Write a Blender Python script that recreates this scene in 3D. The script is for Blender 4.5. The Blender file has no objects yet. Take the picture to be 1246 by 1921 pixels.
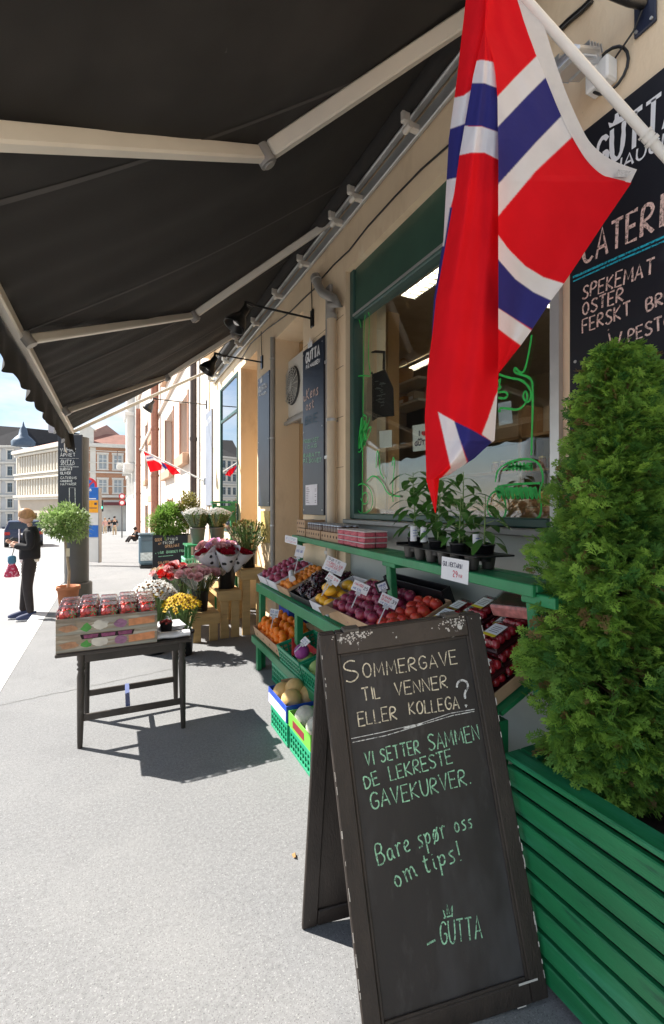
import bpy, math, random
import numpy as np
from mathutils import Vector, Matrix, Euler
random.seed(7); np.random.seed(7)
scene = bpy.context.scene
COL = scene.collection
rad = math.radians
# ---------------------------------------------------------------- camera, sky, sun, exposure
CAM_H, F_PX, CX, CY = 1.65, 854.0, 623.0, 950.0
YAW = math.atan((623 - 211) / F_PX); SN, CS = math.sin(YAW), math.cos(YAW)
cam_d = bpy.data.cameras.new("camera"); cam = bpy.data.objects.new("camera", cam_d); COL.objects.link(cam)
cam.location = (0, 0, CAM_H); cam.rotation_euler = (rad(90), 0, -YAW)
cam_d.sensor_fit = 'VERTICAL'; cam_d.sensor_height = 36.0; cam_d.lens = 36.0 * F_PX / 1921
cam_d.shift_y = -10.5 / 1921; cam_d.clip_start = 0.02; cam_d.clip_end = 2000
scene.camera = cam
SUN_EL = rad(44.5); SUN_DIR = Vector((-0.743 * math.cos(SUN_EL), 0.669 * math.cos(SUN_EL), math.sin(SUN_EL)))
sun_d = bpy.data.lights.new("sun", 'SUN'); sun_d.energy = 5.0; sun_d.angle = rad(0.5); sun_d.color = (1.0, 0.955, 0.88)
sun = bpy.data.objects.new("sun", sun_d); COL.objects.link(sun)
sun.rotation_euler = SUN_DIR.to_track_quat('Z', 'Y').to_euler()
world = bpy.data.worlds.new("World"); scene.world = world; world.use_nodes = True
nt = world.node_tree; nt.nodes.clear()
sky = nt.nodes.new('ShaderNodeTexSky'); sky.sky_type = 'NISHITA'; sky.sun_disc = False
sky.sun_elevation = SUN_EL; sky.sun_rotation = math.atan2(SUN_DIR.x, SUN_DIR.y)
sky.air_density = 1.0; sky.dust_density = 0.6; sky.ozone_density = 2.0
geo = nt.nodes.new('ShaderNodeTexCoord'); mp = nt.nodes.new('ShaderNodeMapping'); mp.inputs['Scale'].default_value = (1.6, 1.6, 5.0)
mp.inputs['Location'].default_value = (0.35, 0.2, 0.1)
ns = nt.nodes.new('ShaderNodeTexNoise'); ns.inputs['Scale'].default_value = 2.2; ns.inputs['Detail'].default_value = 7; ns.inputs['Roughness'].default_value = 0.55
rp = nt.nodes.new('ShaderNodeValToRGB'); rp.color_ramp.elements[0].position = 0.40; rp.color_ramp.elements[1].position = 0.68
mx = nt.nodes.new('ShaderNodeMixRGB'); mx.inputs['Color2'].default_value = (8.5, 8.8, 9.2, 1)
bg = nt.nodes.new('ShaderNodeBackground'); bg.inputs['Strength'].default_value = 0.062
wo = nt.nodes.new('ShaderNodeOutputWorld')
nt.links.new(geo.outputs['Generated'], mp.inputs['Vector']); nt.links.new(mp.outputs[0], ns.inputs['Vector'])
nt.links.new(ns.outputs['Fac'], rp.inputs['Fac']); nt.links.new(rp.outputs['Color'], mx.inputs['Fac'])
nt.links.new(sky.outputs[0], mx.inputs['Color1']); nt.links.new(mx.outputs[0], bg.inputs['Color']); nt.links.new(bg.outputs[0], wo.inputs[0])
scene.view_settings.view_transform = 'Standard'; scene.view_settings.look = 'None'
scene.view_settings.exposure = 1.32; scene.view_settings.gamma = 1.0
scene.render.engine = 'CYCLES'
cy = scene.cycles; cy.max_bounces = 7; cy.diffuse_bounces = 4; cy.glossy_bounces = 3; cy.transmission_bounces = 5; cy.transparent_max_bounces = 12
cy.caustics_reflective = False; cy.caustics_refractive = False; cy.use_denoising = True; cy.sample_clamp_indirect = 6.0

# ---------------------------------------------------------------- pixel -> place
def ray(px, py):
    u = (px - CX) / F_PX; v = (CY - py) / F_PX
    return Vector((u * CS + SN, -u * SN + CS, v))
CAMP = Vector((0, 0, CAM_H))
def at_z(px, py, z=0.0): d = ray(px, py); return CAMP + d * ((z - CAM_H) / d.z)
def at_x(px, py, x): d = ray(px, py); return CAMP + d * (x / d.x)
def at_y(px, py, y): d = ray(px, py); return CAMP + d * (y / d.y)
def at_d(px, py, dist): return CAMP + ray(px, py) * dist
def at_plane(px, py, p0, n): d = ray(px, py); return CAMP + d * ((Vector(p0) - CAMP).dot(n) / d.dot(n))

# ---------------------------------------------------------------- materials
MATS = {}
def mat(name, col, rough=0.6, var=0.12, scale=6.0, bump=0.0, bscale=40.0, metal=0.0, spec=0.4, trans=0.0, emit=None, alpha=1.0,
        spots=None, coords='Object', trl=0.0, attr=False, sheen=0.0, stretch=None):
    """spots = (colour, scale, threshold, softness)"""
    if name in MATS: return MATS[name]
    m = bpy.data.materials.new(name); m.use_nodes = True; t = m.node_tree; b = t.nodes['Principled BSDF']
    b.inputs['Roughness'].default_value = rough; b.inputs['Metallic'].default_value = metal
    b.inputs['Specular IOR Level'].default_value = spec; b.inputs['Transmission Weight'].default_value = trans
    b.inputs['Alpha'].default_value = alpha
    tc = t.nodes.new('ShaderNodeTexCoord'); vec = tc.outputs[coords]
    if stretch:
        mpn = t.nodes.new('ShaderNodeMapping'); mpn.inputs['Scale'].default_value = stretch; t.links.new(vec, mpn.inputs[0]); vec = mpn.outputs[0]
    if attr:
        a = t.nodes.new('ShaderNodeAttribute'); a.attribute_name = 'dye'; csock = a.outputs['Color']
    else:
        rgb = t.nodes.new('ShaderNodeRGB'); rgb.outputs[0].default_value = (*col, 1); csock = rgb.outputs[0]
    if var > 0:
        n = t.nodes.new('ShaderNodeTexNoise'); n.inputs['Scale'].default_value = scale; n.inputs['Detail'].default_value = 5
        t.links.new(vec, n.inputs['Vector'])
        hs = t.nodes.new('ShaderNodeMapRange'); hs.inputs['From Min'].default_value = 0.25; hs.inputs['From Max'].default_value = 0.75
        hs.inputs['To Min'].default_value = 1 - var; hs.inputs['To Max'].default_value = 1 + var
        t.links.new(n.outputs['Fac'], hs.inputs['Value'])
        mm = t.nodes.new('ShaderNodeMixRGB'); mm.blend_type = 'MULTIPLY'; mm.inputs['Fac'].default_value = 1
        t.links.new(csock, mm.inputs['Color1']); t.links.new(hs.outputs[0], mm.inputs['Color2']); csock = mm.outputs[0]
    for sp in (spots or []):
        sc, ss, th, so = sp
        n = t.nodes.new('ShaderNodeTexNoise'); n.inputs['Scale'].default_value = ss; n.inputs['Detail'].default_value = 4; n.inputs['Roughness'].default_value = 0.7
        t.links.new(vec, n.inputs['Vector'])
        r = t.nodes.new('ShaderNodeValToRGB'); r.color_ramp.elements[0].position = th; r.color_ramp.elements[1].position = min(1, th + so)
        t.links.new(n.outputs['Fac'], r.inputs['Fac'])
        mm = t.nodes.new('ShaderNodeMixRGB'); mm.inputs['Color2'].default_value = (*sc, 1)
        t.links.new(csock, mm.inputs['Color1']); t.links.new(r.outputs['Color'], mm.inputs['Fac']); csock = mm.outputs[0]
    t.links.new(csock, b.inputs['Base Color'])
    if bump > 0:
        n = t.nodes.new('ShaderNodeTexNoise'); n.inputs['Scale'].default_value = bscale; n.inputs['Detail'].default_value = 4
        t.links.new(vec, n.inputs['Vector'])
        bp = t.nodes.new('ShaderNodeBump'); bp.inputs['Strength'].default_value = bump; bp.inputs['Distance'].default_value = 0.01
        t.links.new(n.outputs['Fac'], bp.inputs['Height']); t.links.new(bp.outputs[0], b.inputs['Normal'])
    if emit:
        b.inputs['Emission Color'].default_value = (*emit[0], 1); b.inputs['Emission Strength'].default_value = emit[1]
    if trl > 0:
        out = [x for x in t.nodes if x.type == 'OUTPUT_MATERIAL'][0]
        tr = t.nodes.new('ShaderNodeBsdfTranslucent'); t.links.new(csock, tr.inputs['Color'])
        ms = t.nodes.new('ShaderNodeMixShader'); ms.inputs[0].default_value = trl
        t.links.new(b.outputs[0], ms.inputs[1]); t.links.new(tr.outputs[0], ms.inputs[2]); t.links.new(ms.outputs[0], out.inputs[0])
    MATS[name] = m; return m
def chalk(name, col):
    """chalk strokes: grainy, partly worn away"""
    if name in MATS: return MATS[name]
    m = mat(name, col, .95, .25, 60, spec=.1); t = m.node_tree; b = t.nodes['Principled BSDF']; o = [x for x in t.nodes if x.type == 'OUTPUT_MATERIAL'][0]
    tc = t.nodes.new('ShaderNodeTexCoord'); n = t.nodes.new('ShaderNodeTexNoise'); n.inputs['Scale'].default_value = 95; n.inputs['Detail'].default_value = 6; n.inputs['Roughness'].default_value = .75
    r = t.nodes.new('ShaderNodeMapRange'); r.inputs['From Min'].default_value = .36; r.inputs['From Max'].default_value = .52; r.inputs['To Min'].default_value = .12
    tr = t.nodes.new('ShaderNodeBsdfTransparent'); ms = t.nodes.new('ShaderNodeMixShader')
    t.links.new(tc.outputs['Object'], n.inputs['Vector']); t.links.new(n.outputs['Fac'], r.inputs['Value']); t.links.new(r.outputs[0], ms.inputs[0]); t.links.new(tr.outputs[0], ms.inputs[1]); t.links.new(b.outputs[0], ms.inputs[2]); t.links.new(ms.outputs[0], o.inputs[0])
    return m
def glass_mat(name, tint=(1, 1, 1), refl=1.0, rough=0.0, base=0.04):
    if name in MATS: return MATS[name]
    m = bpy.data.materials.new(name); m.use_nodes = True; t = m.node_tree; t.nodes.clear()
    o = t.nodes.new('ShaderNodeOutputMaterial'); tr = t.nodes.new('ShaderNodeBsdfTransparent'); tr.inputs[0].default_value = (*tint, 1)
    g = t.nodes.new('ShaderNodeBsdfGlossy'); g.inputs['Roughness'].default_value = rough
    lw = t.nodes.new('ShaderNodeFresnel'); lw.inputs[0].default_value = 1.5
    mu = t.nodes.new('ShaderNodeMath'); mu.operation = 'MULTIPLY_ADD'; mu.inputs[1].default_value = refl; mu.inputs[2].default_value = base
    mi = t.nodes.new('ShaderNodeMixShader')
    t.links.new(lw.outputs[0], mu.inputs[0]); t.links.new(mu.outputs[0], mi.inputs[0]); t.links.new(tr.outputs[0], mi.inputs[1]); t.links.new(g.outputs[0], mi.inputs[2])
    t.links.new(mi.outputs[0], o.inputs[0]); MATS[name] = m; return m
def brick_mat(name, c1, c2, mortar, scale=5.0):
    m = bpy.data.materials.new(name); m.use_nodes = True; t = m.node_tree; b = t.nodes['Principled BSDF']; b.inputs['Roughness'].default_value = 0.85
    tc = t.nodes.new('ShaderNodeTexCoord'); br = t.nodes.new('ShaderNodeTexBrick')
    mpn = t.nodes.new('ShaderNodeMapping'); mpn.inputs['Rotation'].default_value = (rad(90), 0, 0)
    t.links.new(tc.outputs['Object'], mpn.inputs[0]); t.links.new(mpn.outputs[0], br.inputs['Vector'])
    br.inputs['Color1'].default_value = (*c1, 1); br.inputs['Color2'].default_value = (*c2, 1); br.inputs['Mortar'].default_value = (*mortar, 1)
    br.inputs['Scale'].default_value = scale; t.links.new(br.outputs[0], b.inputs['Base Color']); MATS[name] = m; return m

# ---------------------------------------------------------------- mesh builder
class MB:
    def __init__(s, M=None): s.v = []; s.f = []; s.mi = []; s.cur = 0; s.M = M; s.smooth = False; s.sm = []
    def add(s, vs, fs):
        n = len(s.v)
        if s.M is not None: vs = [s.M @ Vector(p) for p in vs]
        s.v += [tuple(p) for p in vs]
        for f in fs: s.f.append(tuple(i + n for i in f)); s.mi.append(s.cur); s.sm.append(s.smooth)
        return s
    def box(s, c, d, R=None, bev=0.0):
        hx, hy, hz = d[0] / 2, d[1] / 2, d[2] / 2
        if bev <= 0:
            vs = [Vector((x * hx, y * hy, z * hz)) for z in (-1, 1) for y in (-1, 1) for x in (-1, 1)]
            fs = [(0, 2, 3, 1), (4, 5, 7, 6), (0, 1, 5, 4), (2, 6, 7, 3), (0, 4, 6, 2), (1, 3, 7, 5)]
        else:
            b = min(bev, hx * .9, hy * .9, hz * .9); vs = []; idx = {}
            for z in (-1, 1):
                for y in (-1, 1):
                    for x in (-1, 1):
                        for ax in range(3):
                            p = [x * (hx - b), y * (hy - b), z * (hz - b)]; p[ax] = (x, y, z)[ax] * (hx, hy, hz)[ax]
                            idx[(x, y, z, ax)] = len(vs); vs.append(Vector(p))
            fs = []
            for ax in range(3):
                o = [a for a in range(3) if a != ax]
                for sg in (-1, 1):
                    q = []
                    for (a, bb) in ((-1, -1), (1, -1), (1, 1), (-1, 1)):
                        k = [0, 0, 0]; k[ax] = sg; k[o[0]] = a; k[o[1]] = bb; q.append(idx[(*k, ax)])
                    if (sg == 1) == (ax == 1): q = q[::-1]
                    fs.append(tuple(q))
            for ax in range(3):
                o = [a for a in range(3) if a != ax]
                for a in (-1, 1):
                    for bb in (-1, 1):
                        k1 = [0, 0, 0]; k1[o[0]] = a; k1[o[1]] = bb; k2 = list(k1); k1[ax] = -1; k2[ax] = 1
                        q = [idx[(*k1, o[0])], idx[(*k2, o[0])], idx[(*k2, o[1])], idx[(*k1, o[1])]]
                        if (a * bb > 0) == (ax == 1): q = q[::-1]
                        fs.append(tuple(q))
            for z in (-1, 1):
                for y in (-1, 1):
                    for x in (-1, 1):
                        q = [idx[(x, y, z, 0)], idx[(x, y, z, 1)], idx[(x, y, z, 2)]]
                        if x * y * z < 0: q = q[::-1]
                        fs.append(tuple(q))
        if R is not None: vs = [R @ p for p in vs]
        c = Vector(c); return s.add([c + p for p in vs], fs)
    def span(s, a, b, bev=0.0):
        return s.box([(a[i] + b[i]) / 2 for i in range(3)], [abs(b[i] - a[i]) for i in range(3)], bev=bev)
    def bar(s, a, b, w, h, up=(0, 0, 1), bev=0.0):
        a, b = Vector(a), Vector(b); y = (b - a).normalized(); x = y.cross(Vector(up)).normalized(); z = x.cross(y)
        R = Matrix((x, y, z)).transposed(); return s.box((a + b) / 2, (w, (b - a).length, h), R, bev)
    def tube(s, pts, r, n=10, cap=True):
        pts = [Vector(p) for p in pts]; rs = r if isinstance(r, (list, tuple)) else [r] * len(pts); vs = []; fs = []
        prev = None
        for i, p in enumerate(pts):
            d = (pts[min(i + 1, len(pts) - 1)] - pts[max(i - 1, 0)]).normalized()
            if prev is None:
                a = Vector((0, 0, 1)) if abs(d.z) < .9 else Vector((1, 0, 0)); x = d.cross(a).normalized()
            else:
                x = (prev - d * prev.dot(d)).normalized()
            prev = x; y = d.cross(x)
            for k in range(n):
                t = 2 * math.pi * k / n; vs.append(p + (x * math.cos(t) + y * math.sin(t)) * rs[i])
        for i in range(len(pts) - 1):
            for k in range(n):
                k2 = (k + 1) % n; fs.append((i * n + k, i * n + k2, (i + 1) * n + k2, (i + 1) * n + k))
        o = s.smooth; s.smooth = True; s.add(vs, fs)
        if cap and len(pts) > 1:
            s.smooth = False; e = (len(pts) - 1) * n
            s.add(vs[:n], [tuple(range(n - 1, -1, -1))]); s.add(vs[e:], [tuple(range(n))])
        s.smooth = o; return s
    def lathe(s, prof, c=(0, 0, 0), n=16, R=None, squash=(1, 1), cap=True):
        vs = []; fs = []; c = Vector(c)
        for (r, z) in prof:
            for k in range(n):
                t = 2 * math.pi * k / n; p = Vector((r * math.cos(t) * squash[0], r * math.sin(t) * squash[1], z))
                vs.append(c + (R @ p if R is not None else p))
        for i in range(len(prof) - 1):
            for k in range(n):
                k2 = (k + 1) % n; fs.append((i * n + k, i * n + k2, (i + 1) * n + k2, (i + 1) * n + k))
        o = s.smooth; s.smooth = True; s.add(vs, fs)
        for j, rev in ((0, True), (len(prof) - 1, False)):
            if cap and prof[j][0] > 1e-4 and abs(prof[j][1] - prof[j + 1 if j == 0 else j - 1][1]) > 1e-6:
                q = [j * n + k for k in range(n)]; s.smooth = False
                s.add([vs[i] for i in q], [tuple(range(n - 1, -1, -1)) if rev else tuple(range(n))])
        s.smooth = o; return s
    def ball(s, c, r, n=12, m=7, R=None, sq=(1, 1, 1)):
        prof = [(max(1e-5, r * math.sin(math.pi * i / m)), -r * math.cos(math.pi * i / m) * sq[2]) for i in range(m + 1)]
        return s.lathe(prof, c, n, R, (sq[0], sq[1]))
    def quad(s, a, b, c, d): return s.add([a, b, c, d], [(0, 1, 2, 3)])
    def poly(s, pts): return s.add(pts, [tuple(range(len(pts)))])
    def prism(s, pts, vec):
        n = len(pts); vec = Vector(vec); a = [Vector(p) for p in pts]; b = [p + vec for p in a]
        return s.add(a + b, [tuple(range(n - 1, -1, -1)), tuple(range(n, 2 * n))] + [(i, (i + 1) % n, n + (i + 1) % n, n + i) for i in range(n)])
    def ribbon(s, pts, w, nrm, closed=False):
        pts = [Vector(p) for p in pts]; nrm = Vector(nrm).normalized(); vs = []; fs = []
        for i, p in enumerate(pts):
            d = pts[min(i + 1, len(pts) - 1)] - pts[max(i - 1, 0)]
            if d.length < 1e-6: d = Vector((1, 0, 0))
            x = d.normalized().cross(nrm).normalized(); ww = w * random.uniform(.8, 1.2) / 2
            vs += [p - x * ww, p + x * ww]
        for i in range(len(pts) - 1): fs.append((2 * i, 2 * i + 1, 2 * i + 3, 2 * i + 2))
        return s.add(vs, fs)
    def grid(s, fn, nu, nv):
        vs = [fn(i / nu, j / nv) for j in range(nv + 1) for i in range(nu + 1)]
        fs = [(j * (nu + 1) + i, j * (nu + 1) + i + 1, (j + 1) * (nu + 1) + i + 1, (j + 1) * (nu + 1) + i) for j in range(nv) for i in range(nu)]
        o = s.smooth; s.smooth = True; s.add(vs, fs); s.smooth = o; return s
    def build(s, name, mats, parent=None, world=False):
        me = bpy.data.meshes.new(name); vs = s.v
        if world and parent is not None:
            Mi = base_matrix(parent).inverted(); vs = [tuple(Mi @ Vector(p)) for p in vs]
        me.from_pydata(vs, [], s.f); mats = mats if isinstance(mats, (list, tuple)) else [mats]
        for m in mats: me.materials.append(m)
        me.polygons.foreach_set('material_index', s.mi); me.polygons.foreach_set('use_smooth', s.sm); me.update()
        o = bpy.data.objects.new(name, me); COL.objects.link(o)
        if parent is not None: o.parent = parent
        return o
class Lines:
    """several written lines, each of which becomes a mesh of its own"""
    def __init__(s): s.m = []
    def new(s): s.m.append(MB()); return s.m[-1]
    def build(s, *a):
        for m in s.m: m.build(*a)
def base_matrix(o):
    M = Matrix.LocRotScale(o.location, o.rotation_euler, o.scale)
    return base_matrix(o.parent) @ M if o.parent else M
def tag(o, label=None, cat=None, group=None, kind=None):
    if label: o['label'] = label
    if cat: o['category'] = cat
    if group: o['group'] = group
    if kind: o['kind'] = kind
    return o
def thing(name, label, cat, loc=(0, 0, 0), rotz=0.0, group=None):
    o = bpy.data.objects.new(name, None); o.empty_display_size = 0.05; COL.objects.link(o)
    o.location = loc; o.rotation_euler = (0, 0, rotz); return tag(o, label, cat, group)
def dup(o, loc=None, rot=None, scale=None, label=None, parent=None, group=None):
    c = o.copy(); COL.objects.link(c); c.parent = parent
    if loc is not None: c.location = loc
    if rot is not None: c.rotation_euler = rot
    if scale is not None: c.scale = (scale,) * 3 if isinstance(scale, (int, float)) else scale
    if label: c['label'] = label
    if group: c['group'] = group
    for ch in list(o.children): dup(ch, parent=c)
    return c

# ---------------------------------------------------------------- hand lettering (strokes on a 4 x 6 grid)
FONT = {
'A': "0,0 2,6 4,0;.7,2 3.3,2", 'B': "0,0 0,6 2.6,6 3.4,4.8 2.4,3.2 0,3.1;2.4,3.2 3.8,1.6 2.6,0 0,0", 'C': "3.8,5 2.6,6 1,5.6 0,3.4 .6,.8 2.2,0 3.8,.9",
'D': "0,0 0,6 2,5.8 3.8,4 3.8,2 2.2,.2 0,0", 'E': "3.4,6 0,6 0,0 3.4,0;0,3.1 2.8,3.1", 'F': "3.4,6 0,6 0,0;0,3.2 2.8,3.2", 'G': "3.8,5 2.6,6 1,5.6 0,3.4 .6,.8 2.2,0 3.8,1 3.8,2.8 2.2,2.8",
'H': "0,0 0,6;3.8,0 3.8,6;0,3 3.8,3", 'I': "1,0 1,6", 'J': "2.6,6 2.6,1 1.4,0 .2,.8", 'K': "0,0 0,6;3.4,6 0,2.8 3.6,0", 'L': "0,6 0,0 3.2,0", 'M': "0,0 .4,6 2.2,1.6 4.2,6 4.6,0",
'N': "0,0 0,6 3.6,0 3.6,6", 'O': "2,6 .6,5.2 0,3 .7,.7 2,0 3.4,.8 4,3 3.3,5.3 2,6", 'P': "0,0 0,6 2.6,5.9 3.6,4.5 2.6,3 0,2.7", 'R': "0,0 0,6 2.6,5.9 3.5,4.6 2.6,3.2 0,3 3.6,0",
'S': "3.6,5.2 2.4,6 .8,5.6 .3,4.4 1.4,3.3 2.9,2.6 3.6,1.4 2.6,.2 1,0 0,.9", 'T': "0,6 4,6;2,6 2,0", 'U': "0,6 .1,1.6 1.2,0 2.6,.1 3.6,1.6 3.7,6", 'V': "0,6 1.9,0 3.8,6", 'W': "0,6 1,0 2.3,4.5 3.6,0 4.7,6",
'X': "0,0 3.6,6;0,6 3.6,0", 'Y': "0,6 1.8,3 3.6,6;1.8,3 1.8,0", 'Z': "0,6 3.6,6 0,0 3.6,0", 'Å': "0,0 2,5.6 4,0;.7,2 3.3,2;2,6 1.5,6.5 2,7 2.5,6.5 2,6", 'Ø': "2,6 .6,5.2 0,3 .7,.7 2,0 3.4,.8 4,3 3.3,5.3 2,6;.2,-.4 3.8,6.4",
'?': "0,4.6 .4,5.7 1.8,6.2 3.2,5.5 3.3,4.2 2,3.2 1.9,1.8;1.8,.5 1.9,0 2.1,.4", '!': "1,6.5 .9,1.8;.9,.3 1,0", '.': ".6,0 .9,.2 .7,.4", '-': "0,2.6 2.6,3.2", '/': "0,-.4 2.4,6.4", ',': ".6,.2 .3,-.8",
'a': "3,3.4 1.4,3.8 .2,2.4 .6,.4 2,.2 3,2 3,3.6 3,.8 3.8,.2", 'r': "0,3.6 .5,2.8 .5,0;.5,2.6 1.6,3.8 2.6,3.4", 'e': ".2,1.6 2.8,2.4 2.4,3.6 1,3.6 .2,1.8 .8,.2 2.8,.6", 's': "2.4,3.6 .8,3.4 .6,2.6 2.2,1.4 1.8,.2 0,.2", 'p': "0,3.6 .4,2.6 .2,-2.4;.4,2.6 1.8,3.8 2.8,2.2 1.8,.4 .4,.8",
'ø': "1.4,3.8 .1,2.2 .8,.2 2.2,.4 2.8,2.4 1.4,3.8;-.1,-.4 3,4.2", 'o': "1.4,3.8 .1,2.2 .8,.2 2.2,.4 2.8,2.4 1.4,3.8", 'm': "0,3.6 .4,2.8 .4,0;.4,2.4 1.6,3.8 2,2.8 2,0;2,2.4 3.2,3.8 3.8,2.6 3.8,.6 4.4,.2", 'n': "0,3.6 .4,2.8 .4,0;.4,2.4 1.8,3.8 2.4,2.6 2.4,.6 3,.2", 't': "1,5.4 .8,1 1.6,.1 2.4,.8;0,3.8 2.2,4",
'i': ".5,3.6 .5,.8 1.2,.2;.5,5 .6,4.8", 'u': "0,3.6 .2,.8 1.2,.2 2.4,1.4 2.4,3.6 2.4,.8 3,.2", 'k': ".2,6 .2,0;2.4,3.6 .2,1.6 2.6,0", 'B_': "", ' ': "",
'0': "1.8,6 .4,5 0,3 .5,.8 1.8,0 3.1,.9 3.5,3 3,5.2 1.8,6", '1': ".4,4.8 1.6,6 1.6,0", '2': ".2,4.8 1.4,6 3,5.4 3,4 .2,0 3.4,0", '3': ".2,5.4 1.8,6 3,5 2.6,3.6 1.2,3.2 2.8,2.6 3.2,1.2 2,0 0,.6", '4': "2.6,0 2.6,6 0,1.8 3.6,1.8", '5': "3,6 .4,6 .3,3.4 2.2,3.6 3.2,2 2,0 .2,.4",
'9': "3,4.4 2,3 .5,3.4 .3,5 1.6,6 3,5.2 2.8,2 1.6,0", '♛': "0,0 -.3,3.4 1.1,1.4 2,4.4 2.9,1.4 4.3,3.4 4,0 0,0", '♥': "2,0 .1,2.6 .6,4 2,3.2 3.4,4 3.9,2.6 2,0",
}
def smooth_pts(p, it=1):
    for _ in range(it):
        if len(p) < 3: return p
        q = [p[0]]
        for i in range(len(p) - 1):
            a, b = p[i], p[i + 1]
            q += [(a[0] * .75 + b[0] * .25, a[1] * .75 + b[1] * .25), (a[0] * .25 + b[0] * .75, a[1] * .25 + b[1] * .75)]
        p = q + [p[-1]]
    return p
def glyph_adv(ch):
    if ch == ' ': return 2.6
    g = FONT.get(ch)
    if not g: return 3
    return max(float(q.split(',')[0]) for st in g.split(';') for q in st.split()) + 1.3
def letter(mb, text, o, xd, ud, h, width=None, sw=0.012, off=0.0015, jit=0.25, slant=0.0):
    """chalk strokes: o = baseline start, xd / ud unit vectors of the board, h = capital height, width = total length"""
    o, xd, ud = Vector(o), Vector(xd).normalized(), Vector(ud).normalized(); nrm = xd.cross(ud).normalized(); k = h / 6
    tot = sum(glyph_adv(c) for c in text) - 1.3; kx = (width / tot) if width else k; x = 0.0
    for ch in text:
        jy = random.uniform(-jit, jit); js = random.uniform(.95, 1.06)
        for st in FONT.get(ch, '').split(';'):
            p = [tuple(float(a) for a in q.split(',')) for q in st.split()]
            if len(p) < 2: continue
            if ch in 'BCDGJOPRSUÅØ?aresøpomntiuk02359♥,' and len(p) > 3: p = smooth_pts(p, 2)
            P = [o + xd * ((x + a * js + slant * b) * kx) + ud * ((b * js + jy) * k) + nrm * off for a, b in p]
            mb.ribbon(P, sw, nrm)
        x += glyph_adv(ch)
    return mb
# ================================================================ SETTING
def gz(y): return 0.0 if y < 12 else max(-2.6, -0.03 * (y - 12))
YB = [-6, 0, 4, 8, 12, 16, 24, 34, 46, 60, 80, 98.7, 160, 900]
def sheet(name, x0, x1, dz, m, ylist=YB):
    mb = MB(); vs = []; fs = []
    for i, y in enumerate(ylist): vs += [(x0, y, gz(y) + dz), (x1, y, gz(y) + dz)]
    for i in range(len(ylist) - 1): fs.append((2 * i, 2 * i + 1, 2 * i + 3, 2 * i + 2))
    mb.add(vs, fs); return tag(mb.build(name, m), kind='structure')
m_pave = mat('pavement_asphalt', (.208, .210, .214), .9, .2, 55, .35, 420, spots=[((.25, .251, .252), .8, .46, .3), ((.168, .169, .173), 1.9, .56, .25), ((.095, .095, .098), 170, .565, .06), ((.37, .37, .36), 125, .59, .05), ((.5, .49, .47), 22, .73, .01)])
m_road = mat('road_asphalt', (.28, .28, .285), .9, .10, .8, .3, 120, spots=[((.5, .5, .49), 90, .62, .06)])
m_kerb = mat('kerb_granite', (.68, .67, .65), .8, .1, 12, .2, 150)
sheet('pavement', -0.9, 2.6, 0.0, m_pave)
sheet('road', -60, -1.1, -0.10, m_road)
kb = MB()
for i in range(60):
    y0 = -6 + i * 1.0; y1 = y0 + .992
    a, b = gz(y0), gz(y1)
    kb.add([(-1.11, y0, a - .3), (-.9, y0, a - .3), (-.9, y0, a + .004), (-1.10, y0, a + .004), (-1.11, y1, b - .3), (-.9, y1, b - .3), (-.9, y1, b + .004), (-1.10, y1, b + .004)],
           [(0, 1, 2, 3), (7, 6, 5, 4), (3, 2, 6, 7), (0, 3, 7, 4), (1, 5, 6, 2)])
tag(kb.build('kerb', m_kerb), kind='structure')
gr = MB(); gr.add([(-400, -40, -3.2), (400, -40, -3.2), (400, 900, -3.2), (-400, 900, -3.2)], [(0, 1, 2, 3)])
tag(gr.build('ground', m_road), kind='structure')
mk = MB()   # crossing bars and lane line painted on the road
for k in range(4):
    y = 14.5 + k * 1.1
    mk.add([(-6, y, gz(y) - .094), (-1.6, y, gz(y) - .094), (-1.6, y + .5, gz(y + .5) - .094), (-6, y + .5, gz(y + .5) - .094)], [(0, 1, 2, 3)])
tag(mk.build('road_markings', mat('road_paint', (.72, .72, .7), .8)), kind='structure')
# thin cracks and patches in the pavement
cr = MB()
for (a, b) in (((-.85, 4.6), (1.0, 4.95)), ((-.88, 9.9), (1.7, 10.1))):
    P = []
    for i in range(40):
        t = i / 39; P.append((a[0] + (b[0] - a[0]) * t + random.uniform(-.006, .006), a[1] + (b[1] - a[1]) * t + random.uniform(-.012, .012), .003))
    cr.ribbon(P, .007, (0, 0, 1))
tag(cr.build('pavement_cracks', mat('crack_dirt', (.16, .16, .15), .95)), kind='structure')

rg_ = random.Random(21)
for k, (px, py, c_) in enumerate(((553, 1607, 0),)):
    p = at_z(px, py, .003); q = MB(); n = 7; q.poly([(p.x + .012 * math.cos(i * 6.28 / n) * rg_.uniform(.5, 1.2), p.y + .02 * math.sin(i * 6.28 / n) * rg_.uniform(.5, 1.2), .004 + .008 * (i % 2)) for i in range(n)])
    o_ = q.build('litter_scrap', mat('dry_leaf', (.42, .24, .10), .8) if c_ == 0 else mat('paper_scrap', (.6, .6, .58), .8)); tag(o_, ['dry tan leaf on the asphalt beside the sandwich board', 'pale paper scrap on the open pavement', 'small pale scrap on the pavement below the table', 'curled tan leaf low on the open pavement'][k], 'litter')
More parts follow.
